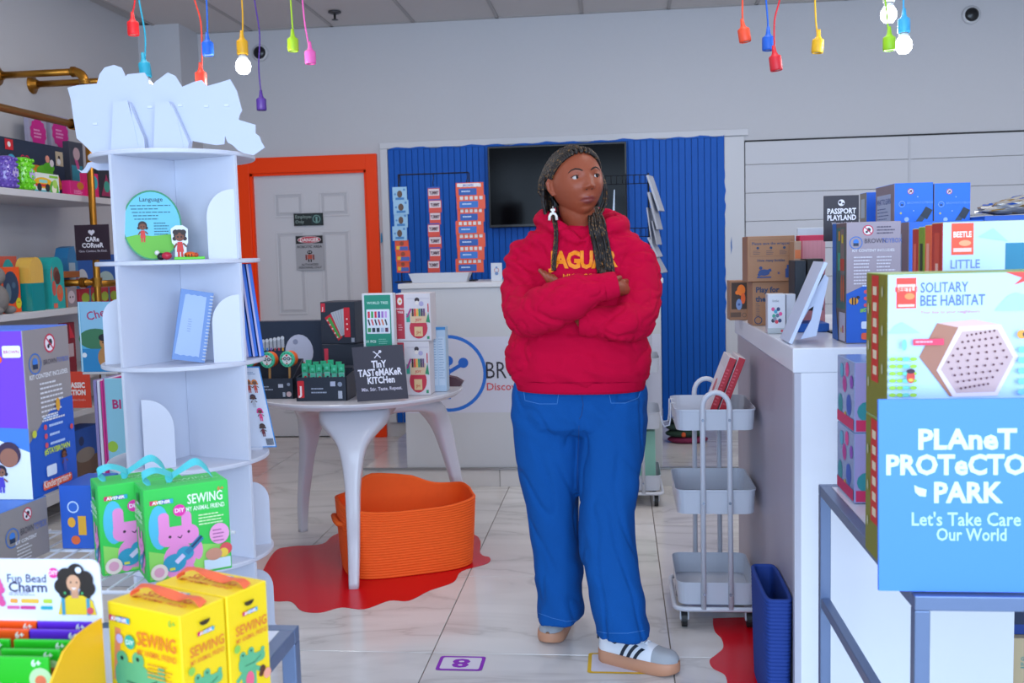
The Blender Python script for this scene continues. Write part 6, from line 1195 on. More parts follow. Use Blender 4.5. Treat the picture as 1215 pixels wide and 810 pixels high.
r_, F, w_, h_ = fbox('craft_set', 'tan open-fronted toy pack between the kraft and black boxes', 'box', 942.5, 951, 286, 3.5, CT_, 0.1, side='#a88468', cols=dict(front='#b08c74')); F['front'].rect(w_*0.1, w_*0.9, h_*0.8, h_*0.9, '#d4703c'); F['front'].rect(w_*0.2, w_*0.8, h_*0.1, h_*0.7, '#8c7c88'); finish(r_, F)
r_, F, w_, h_ = fbox('display_carton', 'black open carton standing on a blue box, left of its twin', 'box', 943, 956.5, 309, 3.36, CT_+0.068, 0.12, side='#15202c', group='black cartons on the counter'); finish(r_, F)
r_, F, w_, h_ = fbox('display_carton', 'black open carton standing on a blue box, right of its twin', 'box', 957.5, 977, 307, 3.38, CT_+0.068, 0.12, side='#191719', group='black cartons on the counter'); finish(r_, F)
r_, F, w_, h_ = fbox('kit_box', 'low bright blue box supporting the black cartons', 'box', 938, 984, 384, 3.34, CT_, 0.16, side='#1c62c0'); finish(r_, F)
# easel sign seen from behind
b0_, t0_ = W(936, 416, 2.93), W(978, 320, 2.93); t = thing('easel_sign', 'white easel-backed sign seen from behind at the counter end', 'sign', (b0_.x, 2.93, CTZ+0.001)); t0_ = t0_-b0_; dd = Vector((t0_.x, 0, t0_.z)); nn = Vector((dd.z, 0, -dd.x)).normalized(); EW = mat('#c8d4ec', rough=0.4)
MB().prism([(0, 0), (0.16, 0), (0.16, dd.length), (0, dd.length)], (0, 0, 0.004), (0, 1, 0), dd.normalized(), -0.010, EW).build('board', t)
def ex(x, y): q = W(x, y, 2.93)-b0_; return (q.x, q.z)
hz = 0.0
st = [ex(981, 334), ex(986, 338), ex(971, 408), ex(952, 412), ex(965, 388), ex(968, 372), ex(962, 376), ex(946, 404), ex(941, 404)]
st = [(x, max(z, 0.001)) for x, z in st]
MB().prism(st[::-1], (0.004, 0.05, 0), (1, 0, 0), (0, 0, 1), 0.004, EW).build('strut', t)
# big kit boxes
def bigkit(label, x0, x1, yt, Y, dp, front='#a0929c'):
    r_, F, w_, h_ = fbox('kit_box', label, 'box', x0, x1, yt, Y, CT_, dp, side=front, cols=dict(left='#6c5c58'))
    return r_, F, w_, h_
r_, F, w_, h_ = bigkit('taupe and blue kit box with a contents list and a bee at the counter end', 1003.5, 1068, 263, 2.93, 0.18)
f = F['front']; f.poly([(0.001, 0.001), (w_-0.001, 0.001), (w_-0.001, h_*0.52), (w_*0.6, h_*0.51), (w_*0.3, h_*0.47), (0.001, h_*0.41)], '#1d5cc0'); nosign(f, w_*0.40, h_*0.93, w_*0.1); f.para(w_*0.56, w_*0.95, h_*0.96, 3, h_*0.025, '#5c5264', t=0.4); emblem(f, w_*0.18, h_*0.83, w_*0.12)
f.text('BROWN', w_*0.33, h_*0.825, w_*0.125, '#4a4250', 0.0, 'LEFT', sx=0.85); f.text('TOYBOX', w_*0.65, h_*0.825, w_*0.125, '#4c68b8', 0.0, 'LEFT', sx=0.72); f.text('KIT CONTENT INCLUDES:', w_*0.5, h_*0.755, w_*0.07, '#e4e0e6', 0.02, sx=0.95); f.para(w_*0.14, w_*0.48, h_*0.715, 9, h_*0.027, '#d8d2dc', t=0.4, seed=2); f.para(w_*0.56, w_*0.95, h_*0.715, 7, h_*0.027, '#d8d2dc', t=0.4, seed=8)
f.para(w_*0.3, w_*0.55, h_*0.48, 1, h_*0.02, '#cfdcf4')
for i in range(3): f.disc(w_*0.36, h_*(0.425-0.055*i), w_*0.035, '#d8505c'); f.para(w_*0.46, w_*0.8, h_*(0.435-0.055*i), 1, h_*0.025, '#b8ccf0', seed=i)
f.disc(w_*0.14, h_*0.35, w_*0.085, '#e09a2c', ry=w_*0.07); f.line(w_*0.12, h_*0.32, w_*0.12, h_*0.38, 0.004, '#2c2430'); f.line(w_*0.17, h_*0.32, w_*0.17, h_*0.38, 0.004, '#2c2430'); f.disc(w_*0.22, h_*0.38, w_*0.03, '#2c2430')
f.text('#STAYBROWN', w_*0.26, h_*0.26, w_*0.1, '#8cc83c', 0.03, 'LEFT'); f.rect(w_*0.28, w_*0.55, h_*0.12, h_*0.18, '#cfd8ec', r=0.004); f.rect(w_*0.28, w_*0.95, h_*0.03, h_*0.085, '#e05a3c', r=0.006); f.text('Ages 6+', w_*0.55, h_*0.045, w_*0.1, '#f4ded4', 0.02)
g = F['left']; d_ = 0.18; g.rect(0.001, d_*0.3, 0.0, h_, '#1d62b4'); g.rect(d_*0.32, d_*0.95, h_*0.28, h_*0.96, '#3c6c64'); g.rect(d_*0.62, d_*0.9, h_*0.35, h_*0.95, '#7a6a66'); g.rect(d_*0.5, d_*0.9, h_*0.6, h_*0.7, '#c0442c'); g.rect(d_*0.45, d_*0.6, h_*0.6, h_*0.75, '#2c9c84')
g.disc(d_*0.7, h_*0.45, 0.012, '#d0683c', ry=0.04); g.disc(d_*0.85, h_*0.45, 0.012, '#c85c30', ry=0.04); g.rect(d_*0.55, d_*0.98, 0.004, h_*0.25, '#c3bccc'); g.disc(d_*0.7, h_*0.1, 0.008, '#d8b030'); g.rect(d_*0.78, d_*0.86, h_*0.08, h_*0.14, '#c02c40'); g.poly([(d_*0.3, 0), (d_*0.5, 0), (d_*0.3, h_*0.3)], '#1d62b4'); g.rect(d_*0.5, d_*0.6, h_*0.85, h_*0.93, '#d89030'); g.rect(d_*0.72, d_*0.84, h_*0.83, h_*0.9, '#c8b830'); finish(r_, F)
r_, F, w_, h_ = fbox('kit_box', 'blue kit box with a taupe side behind the bee habitat boxes', 'box', 1077, 1165, 262, 3.10, CT_, 0.2, side='#1d66d0', cols=dict(left='#8d8088')); f = F['front']; emblem(f, w_*0.22, h_*0.82, w_*0.07, '#9cc4f0'); f.para(w_*0.05, w_*0.2, h_*0.5, 3, h_*0.05, '#1a2c50'); g = F['left']; g.rect(0.03, 0.13, h_*0.3, h_*0.9, '#9fb4d4'); finish(r_, F)
# telescope kit boxes, two tiers
def tele(x0, x1, yt, Y, zb, label, side=True):
    r_, F, w_, h_ = fbox('telescope_kit_box', label, 'box', x0, x1, yt, Y, zb, 0.24, side='#1c74ea', cols=dict(left='#8b8088'), group='blue telescope kit boxes'); f = F['front']
    nosign(f, w_*0.42, h_*0.88, w_*0.08); emblem(f, w_*0.2, h_*0.7, w_*0.08, '#a9ccf4'); f.text('BROWNTOYBOX', w_*0.33, h_*0.7, w_*0.085, '#7fb0ec', 0.0, 'LEFT'); f.disc(w_*0.32, h_*0.48, w_*0.06, '#a9c8e8'); f.disc(w_*0.17, h_*0.57, w_*0.03, '#c8c070')
    f.line(w_*0.42, h_*0.28, w_*0.82, h_*0.58, w_*0.14, '#3a4a5e'); f.line(w_*0.76, h_*0.5, w_*0.9, h_*0.63, w_*0.2, '#2b3644'); f.line(w_*0.4, h_*0.26, w_*0.6, h_*0.42, w_*0.2, '#2b3644'); f.disc(w_*0.5, h_*0.6, w_*0.012, '#dcecff'); f.disc(w_*0.6, h_*0.8, w_*0.012, '#dcecff')
    if side:
        g = F['left']; g.rect(0.02, 0.2, h_*0.12, h_*0.86, '#a9b9d8'); g.text('WHAT TO LEARN', 0.11, h_*0.72, 0.026, '#2a4890', 0.02, sx=0.85); g.para(0.03, 0.19, h_*0.66, 6, h_*0.05, '#3a5494', t=0.25)
        for i in range(5): g.disc(0.04+0.03*i, h_*0.2, 0.008, '#4a2c24'); g.disc(0.04+0.03*i, h_*0.15, 0.011, '#8a5a44', ry=0.016)
    finish(r_, F); return h_
z1 = (W(1084, 217, 3.45).z-CT_)/2
for k, (x0, x1) in enumerate(((1060.5, 1106.5), (1107.5, 1150.5))):
    r_, F, w_, h_ = fbox('telescope_kit_box', 'blue telescope kit box in the lower tier, %s' % ('left', 'right')[k], 'box', x0, x1, 300, 3.45, CT_, 0.24, side='#1c74ea', group='blue telescope kit boxes'); 
    zt2 = CT_+h_+0.001; finish(r_, F)
    tele(x0, x1, 217+0.2*k, 3.45, zt2, 'blue telescope kit box on the upper tier, %s' % ('left with a lettered taupe side', 'right')[k], k == 0)
r_, F, w_, h_ = fbox('telescope_kit_box', 'blue kit box with a taupe edge farthest back, left of the telescope boxes', 'box', 1027, 1044, 228, 3.95, CT_, 0.1, side='#1a60cc', cols=dict(left='#8b8880')); F['left'].rect(0.02, 0.08, h_*0.8, h_*0.95, '#a9b9c8'); finish(r_, F)
# PASSPORT PLAYLAND sign
a = W(977.5, 270, 3.30); b = W(1019, 270, 3.30); w_ = b.x-a.x; zt_ = W(990, 232, 3.30).z
t = thing('playland_sign', 'dark plum PASSPORT PLAYLAND sign standing behind the taupe kit box', 'sign', (a.x, 3.30, CT_)); h0 = zt_-CT_; hs = 0.145
MB().box(0, w_, 0, 0.006, h0-hs, h0, mat('#231926', rough=0.5), bev=0.001).build('panel', t); MB().box(w_/2-0.006, w_/2+0.006, 0.006, 0.014, 0.005, h0-hs*0.4, BK).build('stem', t); MB().box(w_/2-0.035, w_/2+0.035, -0.02, 0.06, 0, 0.005, BK).build('base', t)
f = Face((0, 0, h0-hs), (1, 0, 0), (0, 0, 1)); f.disc(w_*0.5, hs*0.84, w_*0.095, '#e4e0e8'); f.disc(w_*0.46, hs*0.85, w_*0.04, '#231926'); f.disc(w_*0.55, hs*0.82, w_*0.03, '#231926'); f.fit('PASSPORT', w_*0.1, w_*0.92, hs*0.595, hs*0.72, '#ece8f0', 0.03); f.fit('PLAYLAND', w_*0.1, w_*0.92, hs*0.455, hs*0.575, '#ece8f0', 0.03); f.fit('Where Is Next?', w_*0.22, w_*0.8, hs*0.36, hs*0.42, '#c8c0cc', 0.01); f.build('print', t)
# crinkled bag
q = W(1190, 262, 3.0); t = thing('plastic_bag', 'crinkled clear and gold plastic bag on top of the blue box', 'bag', (1.30, 3.42, CT_+0.36)); bm = bmesh.new(); bmesh.ops.create_icosphere(bm, subdivisions=4, radius=1)
PL = mat('#a9a49c', rough=0.15, coat=0.6); GO = mat('#8a6a30', rough=0.2, coat=0.5); BB = mat('#2450a0', rough=0.25)
vs = [];
for v in bm.verts:
    n_ = 1+0.22*noise.noise(v.co*2.2)+0.12*abs(noise.noise(v.co*6)); vs.append(Vector((v.co.x*0.15*n_+0.03, v.co.y*0.08*n_, v.co.z*0.028*n_+0.03*(v.co.x+1)*0.5)))
mn = min(v.z for v in vs)
m_ = MB(); 
for f_ in bm.faces:
    c = f_.calc_center_median(); k = noise.noise(c*3.0+Vector((5, 0, 0))); m_.add([vs[v.index] for v in f_.verts], [(0, 1, 2)], GO if k > 0.3 else (BB if k < -0.42 else PL), False)
for v in m_.v: v.z -= mn
m_.build('film', t); bm.free(); t.location.z = CT_+0.365
r_, F = carton('kit_box', 'blue box under the crinkled bag at the right edge', 'box', (1.31, 3.43, CT_), 0, 0.3, 0.2, 0.362, side='#1d5cc0'); finish(r_, F)

# ---------- bee habitat boxes on the right table ----------
T2 = RTZ+0.0008
def beebox(label, zb, hgt, x0=0.479, Y=1.85, wd=0.33, dp=0.15):
    r_, F = carton('bee_habitat_box', label, 'box', (x0+wd/2, Y+dp/2, zb), 0, wd, dp, hgt, side='#c4d8f4', group='bee habitat boxes', cols=dict(left='#7a7a10', top='#8fa850', front='#bcd8fa')); f = F['front']; h_ = hgt; s_ = wd/235.0*1.0
    k = 0.33/ (pr((0.809, 1.85, 1.2))[0]-pr((0.479, 1.85, 1.2))[0])     # metres per picture pixel at that distance, for the layout of the print
    def X(x): return (x-1052)*k
    def Y_(y): return h_-(y-324)*k
    f.rect(X(1063), X(1087), Y_(367), Y_(329), '#ec4030'); f.rect(X(1064), X(1086), Y_(346), Y_(337), '#f0c0b0'); f.text('BEETLE', X(1075), Y_(346), k*8, '#e84434', 0.03, sx=1.1); f.disc(X(1079), Y_(352), k*6, '#f08a4c', ry=k*4); f.rect(X(1065), X(1085), Y_(365), Y_(362), '#f4c4b4')
    f.fit('SOLITARY', X(1092), X(1149), Y_(348), Y_(335), '#5a6fa4', 0.012); f.fit('BEE HABITAT', X(1092), X(1169), Y_(364.5), Y_(351), '#5a6fa4', 0.012); f.text('Your key to your neighbours', X(1092), Y_(374), k*5.5, '#d86c98', 0.0, 'LEFT', sx=1.1)
    f.poly([(X(1052.5), Y_(398)), (X(1062), Y_(388)), (X(1070), Y_(384)), (X(1080), Y_(390)), (X(1092), Y_(398))], '#a4ccf0'); f.poly([(X(1180), Y_(372)), (X(1195), Y_(354)), (X(1205), Y_(350)), (X(1240), Y_(360)), (X(1240), Y_(372))], '#a4ccf0')
    f.poly([(X(1192), Y_(324.6)), (X(1240), Y_(324.6)), (X(1240), Y_(350)), (X(1222), Y_(334)), (X(1202), Y_(341)), (X(1212), Y_(332))], '#e8443c')
    hexo = [(1112, 386), (1156, 382), (1187, 390), (1208, 428), (1180, 478), (1128, 478), (1091, 428)]
    f.poly([(X(x), Y_(y)) for x, y in hexo][::-1], '#a87058'); f.poly([(X(x), Y_(y)) for x, y in ((1112, 386), (1156, 382), (1188, 389), (1138, 392))][::-1], '#d8b4b0')
    f.poly([(X(x), Y_(y)) for x, y in ((1138, 391), (1188, 389), (1209, 429), (1185, 478), (1132, 479), (1112, 445))][::-1], '#e4d4dc'); f.poly([(X(x), Y_(y)) for x, y in ((1142, 397), (1184, 395), (1203, 430), (1182, 473), (1136, 474), (1117, 444))][::-1], '#c8a8a4')
    for r in range(9):
        yy = 402+r*8.2; half = 16+ (r if r < 4 else 8-r)*4.6
        for i in range(7):
            xx = 1160-half+i*half*2/6+(r-4)*-1.0; f.disc(X(xx), Y_(yy-i*0.9), k*1.5, '#5c3038', n=8)
    f.rect(X(1082), X(1119), Y_(413), Y_(405), '#e43c5c'); f.para(X(1085), X(1116), Y_(407.5), 1, k*4, '#f4a8b4', t=0.6)
    for cx in (1062, 1078):
        for j in range(6):
            for s2 in (-1, 1): f.disc(X(cx+s2*4.5), Y_(430+j*9), k*4.5, '#9ccc3c' if cx == 1062 or s2 > 0 else '#6cc8b0', ry=k*2.6, n=10)
    f.disc(X(1071), Y_(412), k*3, '#7cc4dc', ry=k*7); f.disc(X(1079), Y_(452), k*5, '#d84434', ry=k*8); f.disc(X(1079), Y_(445), k*5, '#3a2030', ry=k*3); f.disc(X(1079), Y_(456), k*3, '#f0c03c', ry=k*2); f.disc(X(1210), Y_(401), k*5.5, '#e8a03c'); f.disc(X(1215), Y_(401), k*4, '#3a2c38')
    for j in range(5): f.disc(X(1212), Y_(420+j*13), k*6, '#7cc8dc', ry=k*4, n=10)
    g = F['left']; d_ = dp; g.rect(d_*0.28, d_*0.62, h_*0.25, h_-0.004, '#c82c1c')
    for j in range(6): g.rect(d_*0.36, d_*0.54, h_*(0.3+0.11*j), h_*(0.36+0.11*j), '#e0d0b0'); 
    for j in range(7): g.disc(d_*(0.15 if j % 2 else 0.82), h_*(0.1+0.13*j), 0.006, '#b8b890', ry=0.010)
    finish(r_, F)
hb = (1.297-T2-0.001)/2
beebox('solitary bee habitat box at the bottom, behind the blue sign', T2, hb); beebox('solitary bee habitat box on top of its twin, hexagon picture in view', T2+hb+0.001, hb)
def little(label, x0, Y, dp, zb, hgt, leftcol, wd=0.3):
    r_, F = carton('nature_kit_box', label, 'box', (x0+wd/2, Y+dp/2, zb), 0, wd, dp, hgt, side='#bcd8fa', group='nature kit boxes', cols=dict(left=leftcol, top='#b8c07c')); return r_, F
hl = (1.392-T2)/3
for k in range(3):
    r_, F = little('white and blue LITTLE nature kit box, %s of the stack of three' % ('bottom', 'middle', 'top')[k], 0.666, 2.15, 0.07, T2+k*(hl+0.0005), hl, '#b83424'); f = F['front']
    f.rect(0.018, 0.062, hl-0.068, hl-0.003, '#ec5030'); f.fit('BEETLE', 0.022, 0.058, hl-0.032, hl-0.020, '#f4e0d4', 0.03); f.rect(0.022, 0.058, hl-0.062, hl-0.054, '#f4c4b4'); f.disc(0.045, hl-0.044, 0.012, '#f0a070', ry=0.006); f.fit('LITTLE', 0.017, 0.075, hl-0.096, hl-0.078, '#7088b8', 0.01); f.fit('BUTTERFLY LAND', 0.017, 0.125, hl-0.118, hl-0.104, '#7088b8', 0.01); f.rect(0.125, 0.299, 0.004, hl-0.046, '#1f7a98'); f.poly([(0.07, hl*0.85), (0.1, hl*0.93), (0.13, hl*0.8)], '#a4ccf0')
    g = F['left']; g.rect(0.02, 0.055, hl*0.1, hl*0.9, '#d04c34'); g.rect(0.028, 0.046, hl*0.3, hl*0.6, '#e8b8a8'); finish(r_, F)
    for j, (c, nm) in enumerate((('#e8663c', 'orange'), ('#7a9c24', 'green'), ('#b03424', 'dark red'))):
        r_, F = little('%s-sided nature kit box behind the LITTLE boxes, %s tier' % (nm, ('bottom', 'middle', 'top')[k]), 0.666-0.0*j, 2.222+0.047*j, 0.045, T2+k*(hl+0.0005), hl-0.003*(j+1), c)
        F['left'].rect(0.012, 0.032, hl*0.2, hl*0.8, ('#f0a08c', '#26381c', '#d86450')[j]); finish(r_, F)
# iridescent toy packs
for k in range(2):
    r_, F = carton('craft_pack', ('glossy iridescent craft pack with magenta edges, the lower one', 'glossy iridescent craft pack, the upper one below the counter top')[k], 'box', (0.612, 2.44, T2+k*0.166), radians(0), 0.15, 0.18, 0.165, side='#8ca4cc', rough=0.12, cols=dict(left='#8494c0', front='#a098c8')); 
    g = F['left']; f = F['front']
    for fc, wd in ((g, 0.18), (f, 0.15)):
        for i, (x, y, c, r) in enumerate(((0.2, 0.3, '#2c8c94', 0.03), (0.45, 0.62, '#b83c8c', 0.026), (0.7, 0.35, '#3858b0', 0.032), (0.6, 0.85, '#d84c90', 0.022), (0.28, 0.8, '#58a8c8', 0.022), (0.85, 0.7, '#8c4cb0', 0.02), (0.5, 0.15, '#c8a83c', 0.016))): fc.disc(wd*x, 0.165*y, r*0.8, c, n=12)
        fc.rect(0.004, wd-0.004, 0.004, 0.03, '#c8285c')
    finish(r_, F)
# PLANET PROTECTOR PARK sign
a = W(1043, 673, 1.735); a = Vector((a.x, 1.735, T2+0.003)); w_, h_ = 0.345, W(1041, 475, 1.735).z-T2-0.003
w_ = 0.345
def dr(f):
    k = 0.001489
    k = w_/(pr((a.x+w_, 1.735, 1.0))[0]-pr((a.x, 1.735, 1.0))[0])
    U = lambda x: (x-1041)*k
    Z = lambda y: h_-(y-476)*k
    f.fit('PLAneT', U(1089), U(1207), Z(540), Z(513), '#cfeafc', 0.036); f.fit('PROTeCTOR', U(1050), U(1241), Z(572), Z(545), '#cfeafc', 0.036); f.fit('PARK', U(1108), U(1191), Z(607), Z(580), '#cfeafc', 0.036)
    f.poly([((1084+x-1041)*k, h_-(596-y-476)*k) for x, y in ((0, 12), (1, 3), (6, -2), (14, -3), (15, 6), (9, 8), (5, 9))], '#cfeafc')
    f.fit("Let's Take Care of", U(1081), U(1236), Z(636), Z(618), '#b4dcf8', 0.014); f.fit('Our World', U(1111), U(1195), Z(655), Z(638.5), '#b4dcf8', 0.014)
sheet('planet_sign', 'bright blue PLANET PROTECTOR PARK sign at the front of the right table', 'sign', a, (1, 0.0, 0.0), (0, 0.03, 1), w_, h_, 0.008, '#4688ff', dr)
# ================= the woman =================
SKIN = mat('#90482f', rough=0.45, spec=0.35, bump=0.03, bscale=400); LIP = mat('#7c3830', rough=0.42); HAIRM = mat('#1d1512', rough=0.6); GOLD = mat('#6a4a24', rough=0.6)
HOOD = mat('#bd0034', rough=0.9, bump=0.12, bscale=260, spec=0.15); DEN = mat('#0c4f98', rough=0.85, bump=0.3, bscale=330, var=0.07, spec=0.15)
feet_c = Vector((-0.10, 3.28, 0))
PER = thing('person', 'woman with long braids in a crimson hoodie and wide blue jeans, arms crossed', 'person', (feet_c.x, feet_c.y, 0))
PO = PER.location.copy()
def union(mb, voxel, smooth=2, disp=None):
    me = bpy.data.meshes.new('u'); me.from_pydata([tuple(v) for v in mb.v], [], mb.f); me.update()
    bm = bmesh.new(); bm.from_mesh(me); bmesh.ops.recalc_face_normals(bm, faces=bm.faces); bm.to_mesh(me); bm.free()
    ob = bpy.data.objects.new('u', me); COL.objects.link(ob)
    md = ob.modifiers.new('r', 'REMESH'); md.mode = 'VOXEL'; md.voxel_size = voxel; md.adaptivity = 0
    if smooth: sm = ob.modifiers.new('s', 'SMOOTH'); sm.factor = 0.5; sm.iterations = smooth
    dg = bpy.context.evaluated_depsgraph_get(); dg.update(); ev = ob.evaluated_get(dg); m2 = bpy.data.meshes.new_from_object(ev)
    bpy.data.objects.remove(ob); 
    if disp:
        co = [v.co.copy() for v in m2.vertices]; nn = [v.normal.copy() for v in m2.vertices]
        for i, v in enumerate(m2.vertices): v.co = co[i]+nn[i]*disp(co[i])
    m2.polygons.foreach_set('use_smooth', [True]*len(m2.polygons)); m2.update()
    return m2
def put(me, name, parent, mats, pick=None, **kw):
    me.materials.clear()
    for m_ in mats: me.materials.append(m_)
    if pick: me.polygons.foreach_set('material_index', [pick(p.center) for p in me.polygons])
    for v in me.vertices: v.co -= PO
    me.update()
    o = bpy.data.objects.new(name, me); COL.objects.link(o); o.parent = parent
    for k, v in kw.items(): o[k] = v
    return o
def pbuild(mb, name, parent, **kw): return mb.xf(Matrix.Translation(-PO)).build(name, parent, **kw)
def ringpx(py, xl, xr, Y, dh, n=36, e=2.3, yo=0.0):
    a = W(xl, py, Y); b = W(xr, py, Y); c = (a+b)/2; hw = (b-a).length/2; u = (b-a).normalized(); d = Vector((-u.y, u.x, 0)).normalized(); out = []
    for k in range(n):
        t = 2*pi*k/n; cx, sy = cos(t), sin(t)
        out.append(c+u*(hw*math.copysign(abs(cx)**(2/e), cx))+d*(dh*math.copysign(abs(sy)**(2/e), sy))+Vector((0, 0, yo*0)))
    return out
def cat(pts, k=6):
    C = []; n = len(pts)
    for i in range(n-1):
        p0, p1, p2, p3 = pts[max(i-1, 0)], pts[i], pts[i+1], pts[min(i+2, n-1)]
        for j in range(k):
            s = j/k; C.append(tuple(0.5*((2*p1[q])+(p2[q]-p0[q])*s+(2*p0[q]-5*p1[q]+4*p2[q]-p3[q])*s*s+(3*p1[q]-p0[q]-3*p2[q]+p3[q])*s**3) for q in range(len(p1))))
    C.append(tuple(pts[-1])); return C
def limb(spec, n=24):       # spec: (px, py, Y, r)
    P = [tuple(W(x, y, Y))+(r,) for x, y, Y, r in spec]; C = cat(P); return [Vector(c[:3]) for c in C], [c[3] for c in C]

# --- arm centre lines (pixels + distance) ---
armR = [(646, 297, 3.35, 0.056), (627, 307, 3.34, 0.070), (623, 330, 3.31, 0.076), (621, 356, 3.25, 0.074), (626, 373, 3.175, 0.07), (645, 368, 3.13, 0.076), (668, 357, 3.105, 0.074), (692, 347, 3.095, 0.062), (712, 341, 3.095, 0.047), (726, 338, 3.10, 0.040)]
armL = [(734, 298, 3.35, 0.056), (752, 308, 3.33, 0.071), (757, 330, 3.31, 0.078), (756, 358, 3.26, 0.077), (752, 378, 3.20, 0.07), (738, 384, 3.165, 0.064), (722, 384, 3.16, 0.055), (706, 382, 3.155, 0.048), (694, 381, 3.155, 0.044)]
# --- head frame ---
HYAW = radians(26); HCt = W(684, 217.0, 3.30)
Fd = Vector((sin(HYAW), -cos(HYAW), 0.05)).normalized(); Ud = Vector((-0.10, 0.02, 1)); Ud = (Ud-Fd*Ud.dot(Fd)).normalized(); Ld = Ud.cross(Fd)
HM = Matrix((Ld, Fd, Ud)).transposed().to_4x4(); HM.translation = HCt
def g(x, s): return math.exp(-(x/s)**2)
def headp(d):
    x, y, z = d.x*0.084, d.y*0.099, d.z*0.112
    t = max(0, -z/0.112)
    x *= 1-0.27*t**1.9
    if z < 0: y = y*(1-0.08*t) if y > 0 else y*(1-0.35*t)
    if y > 0: y -= 0.12*max(0, y-0.055)           # flatter face
    if y > 0:
        fr = min(1, y/0.05)
        ax = abs(x); dy = 0
        k = min(1, max(0, (0.026-z)/0.047))
        if z < 0.03: dy += (0.002+0.0165*k**1.2)*g(x, 0.0075+0.006*k)*(1 if z > -0.021 else g(z+0.021, 0.0065))*min(1, (0.03-z)/0.008)
        dy += 0.0085*g(ax-0.0145, 0.008)*g(z+0.025, 0.0075)
        dy -= 0.0085*g(ax-0.034, 0.017)*g(z-0.010, 0.0110); dy += 0.003*g(ax-0.03, 0.02)*g(z-0.034, 0.008)
        dy += 0.007*g(ax-0.047, 0.020)*g(z+0.026, 0.021)
        dy += 0.0070*g(x, 0.023)*g(z+0.0555, 0.0058)+0.0085*g(x, 0.020)*g(z+0.0690, 0.0065)-0.0040*g(x, 0.024)*g(z+0.0620, 0.0018)
        dy -= 0.003*g(x, 0.018)*g(z+0.082, 0.004); dy += 0.008*g(x, 0.022)*g(z+0.098, 0.012)
        dy += 0.004*g(x, 0.03)*g(z+0.058, 0.02)
        y += dy*fr
    return Vector((x, y, z))
# skin body: torso core, neck, head, arms, hands, legs -> one surface
b = MB(); S_ = SKIN
n_, m_h = 120, 90; vs = []
for i in range(m_h+1):
    a = pi*i/m_h
    for k in range(n_): t = 2*pi*k/n_; vs.append(HM @ headp(Vector((sin(a)*cos(t), sin(a)*sin(t), cos(a)))))
b.add(vs, [(i*n_+k, (i+1)*n_+k, (i+1)*n_+(k+1) % n_, i*n_+(k+1) % n_) for i in range(m_h) for k in range(n_)], S_)
def HL(x, y, z): return HM @ Vector((x, y, z))
for s in (-1, 1):   # eyelids and ears
    arc = lambda zz, zo: [HL(s*0.0345+cos(t)*0.0165, 0.0815-0.006*abs(cos(t))**2-0.005*(cos(t)*s > 0)*abs(cos(t)), 0.010+zo+sin(t)*zz) for t in [pi*j/8 for j in range(9)]]
    b.tube(arc(0.0072, 0.001), 0.0030, S_, 8); b.tube(arc(-0.0055, -0.0), 0.0018, S_, 8)
    ear = [HL(s*0.082, -0.003, 0.012), HL(s*0.091, -0.012, 0.020), HL(s*0.096, -0.018, 0.008), HL(s*0.093, -0.016, -0.014), HL(s*0.084, -0.006, -0.032), HL(s*0.079, 0.0, -0.030)]
    b.tube(ear, [0.005, 0.006, 0.006, 0.0055, 0.006, 0.004], S_, 10); b.tube([HL(s*0.074, -0.002, 0.012), HL(s*0.084, -0.010, 0.004), HL(s*0.083, -0.008, -0.018), HL(s*0.073, 0.0, -0.024)], [0.008, 0.009, 0.008, 0.007], S_, 10)
nk = [tuple(HL(0, -0.018, -0.045))+(0.058,), tuple(HL(0, -0.020, -0.085))+(0.057,), tuple(W(690, 266, 3.34))+(0.060,), tuple(W(690, 285, 3.36))+(0.085,)]
C = cat(nk); b.tube([Vector(c[:3]) for c in C], [c[3] for c in C], S_, 28)
b.loft([ringpx(275, 668, 708, 3.37, 0.06), ringpx(290, 640, 740, 3.37, 0.09), ringpx(330, 635, 748, 3.37, 0.10), ringpx(400, 628, 752, 3.36, 0.12), ringpx(470, 622, 755, 3.35, 0.12), ringpx(500, 622, 755, 3.35, 0.11)], S_)
for spec in (armR, armL):
    P, R = limb([(x, y, Y, max(0.026, r-0.03)) for x, y, Y, r in spec]); b.tube(P, R, S_, 16)
# right hand: wrist out of the cuff, tucked into the crook of the left arm
def V(x, y, Y): return W(x, y, Y)
b.tube([V(720, 339, 3.10), V(728, 339.5, 3.11), V(734, 340, 3.15), V(741, 342, 3.21)], [0.023, 0.024, 0.026, 0.024], S_, 16, flat=0.7)
for i, (dx, dy) in enumerate(((0, -8), (1, -3), (0.5, 2), (-1, 7))):
    b.tube([V(738+dx, 341+dy*0.8, 3.19), V(743+dx, 342+dy, 3.225), V(749+dx, 344+dy, 3.26), V(754+dx, 346+dy, 3.29)], [0.0105, 0.010, 0.009, 0.007], S_, 10)
b.tube([V(727, 335, 3.10), V(731, 331, 3.12), V(736, 329, 3.16)], [0.011, 0.0095, 0.0075], S_, 10)
# left hand: forearm passes behind, fingers show on the right upper arm
b.tube([V(694, 381, 3.155), V(680, 362, 3.20), V(666, 348, 3.20), V(659, 341, 3.195)], [0.028, 0.024, 0.028, 0.024], S_, 16)
for i in range(4):
    tx, ty = 640.5+5.0*i, 320.5+2.2*i
    b.tube([V(tx+13, ty+18, 3.19), V(tx+9, ty+11, 3.175), V(tx+4, ty+4, 3.172), V(tx, ty, 3.195)], [0.0080, 0.0078, 0.0076, 0.0072], S_, 10)
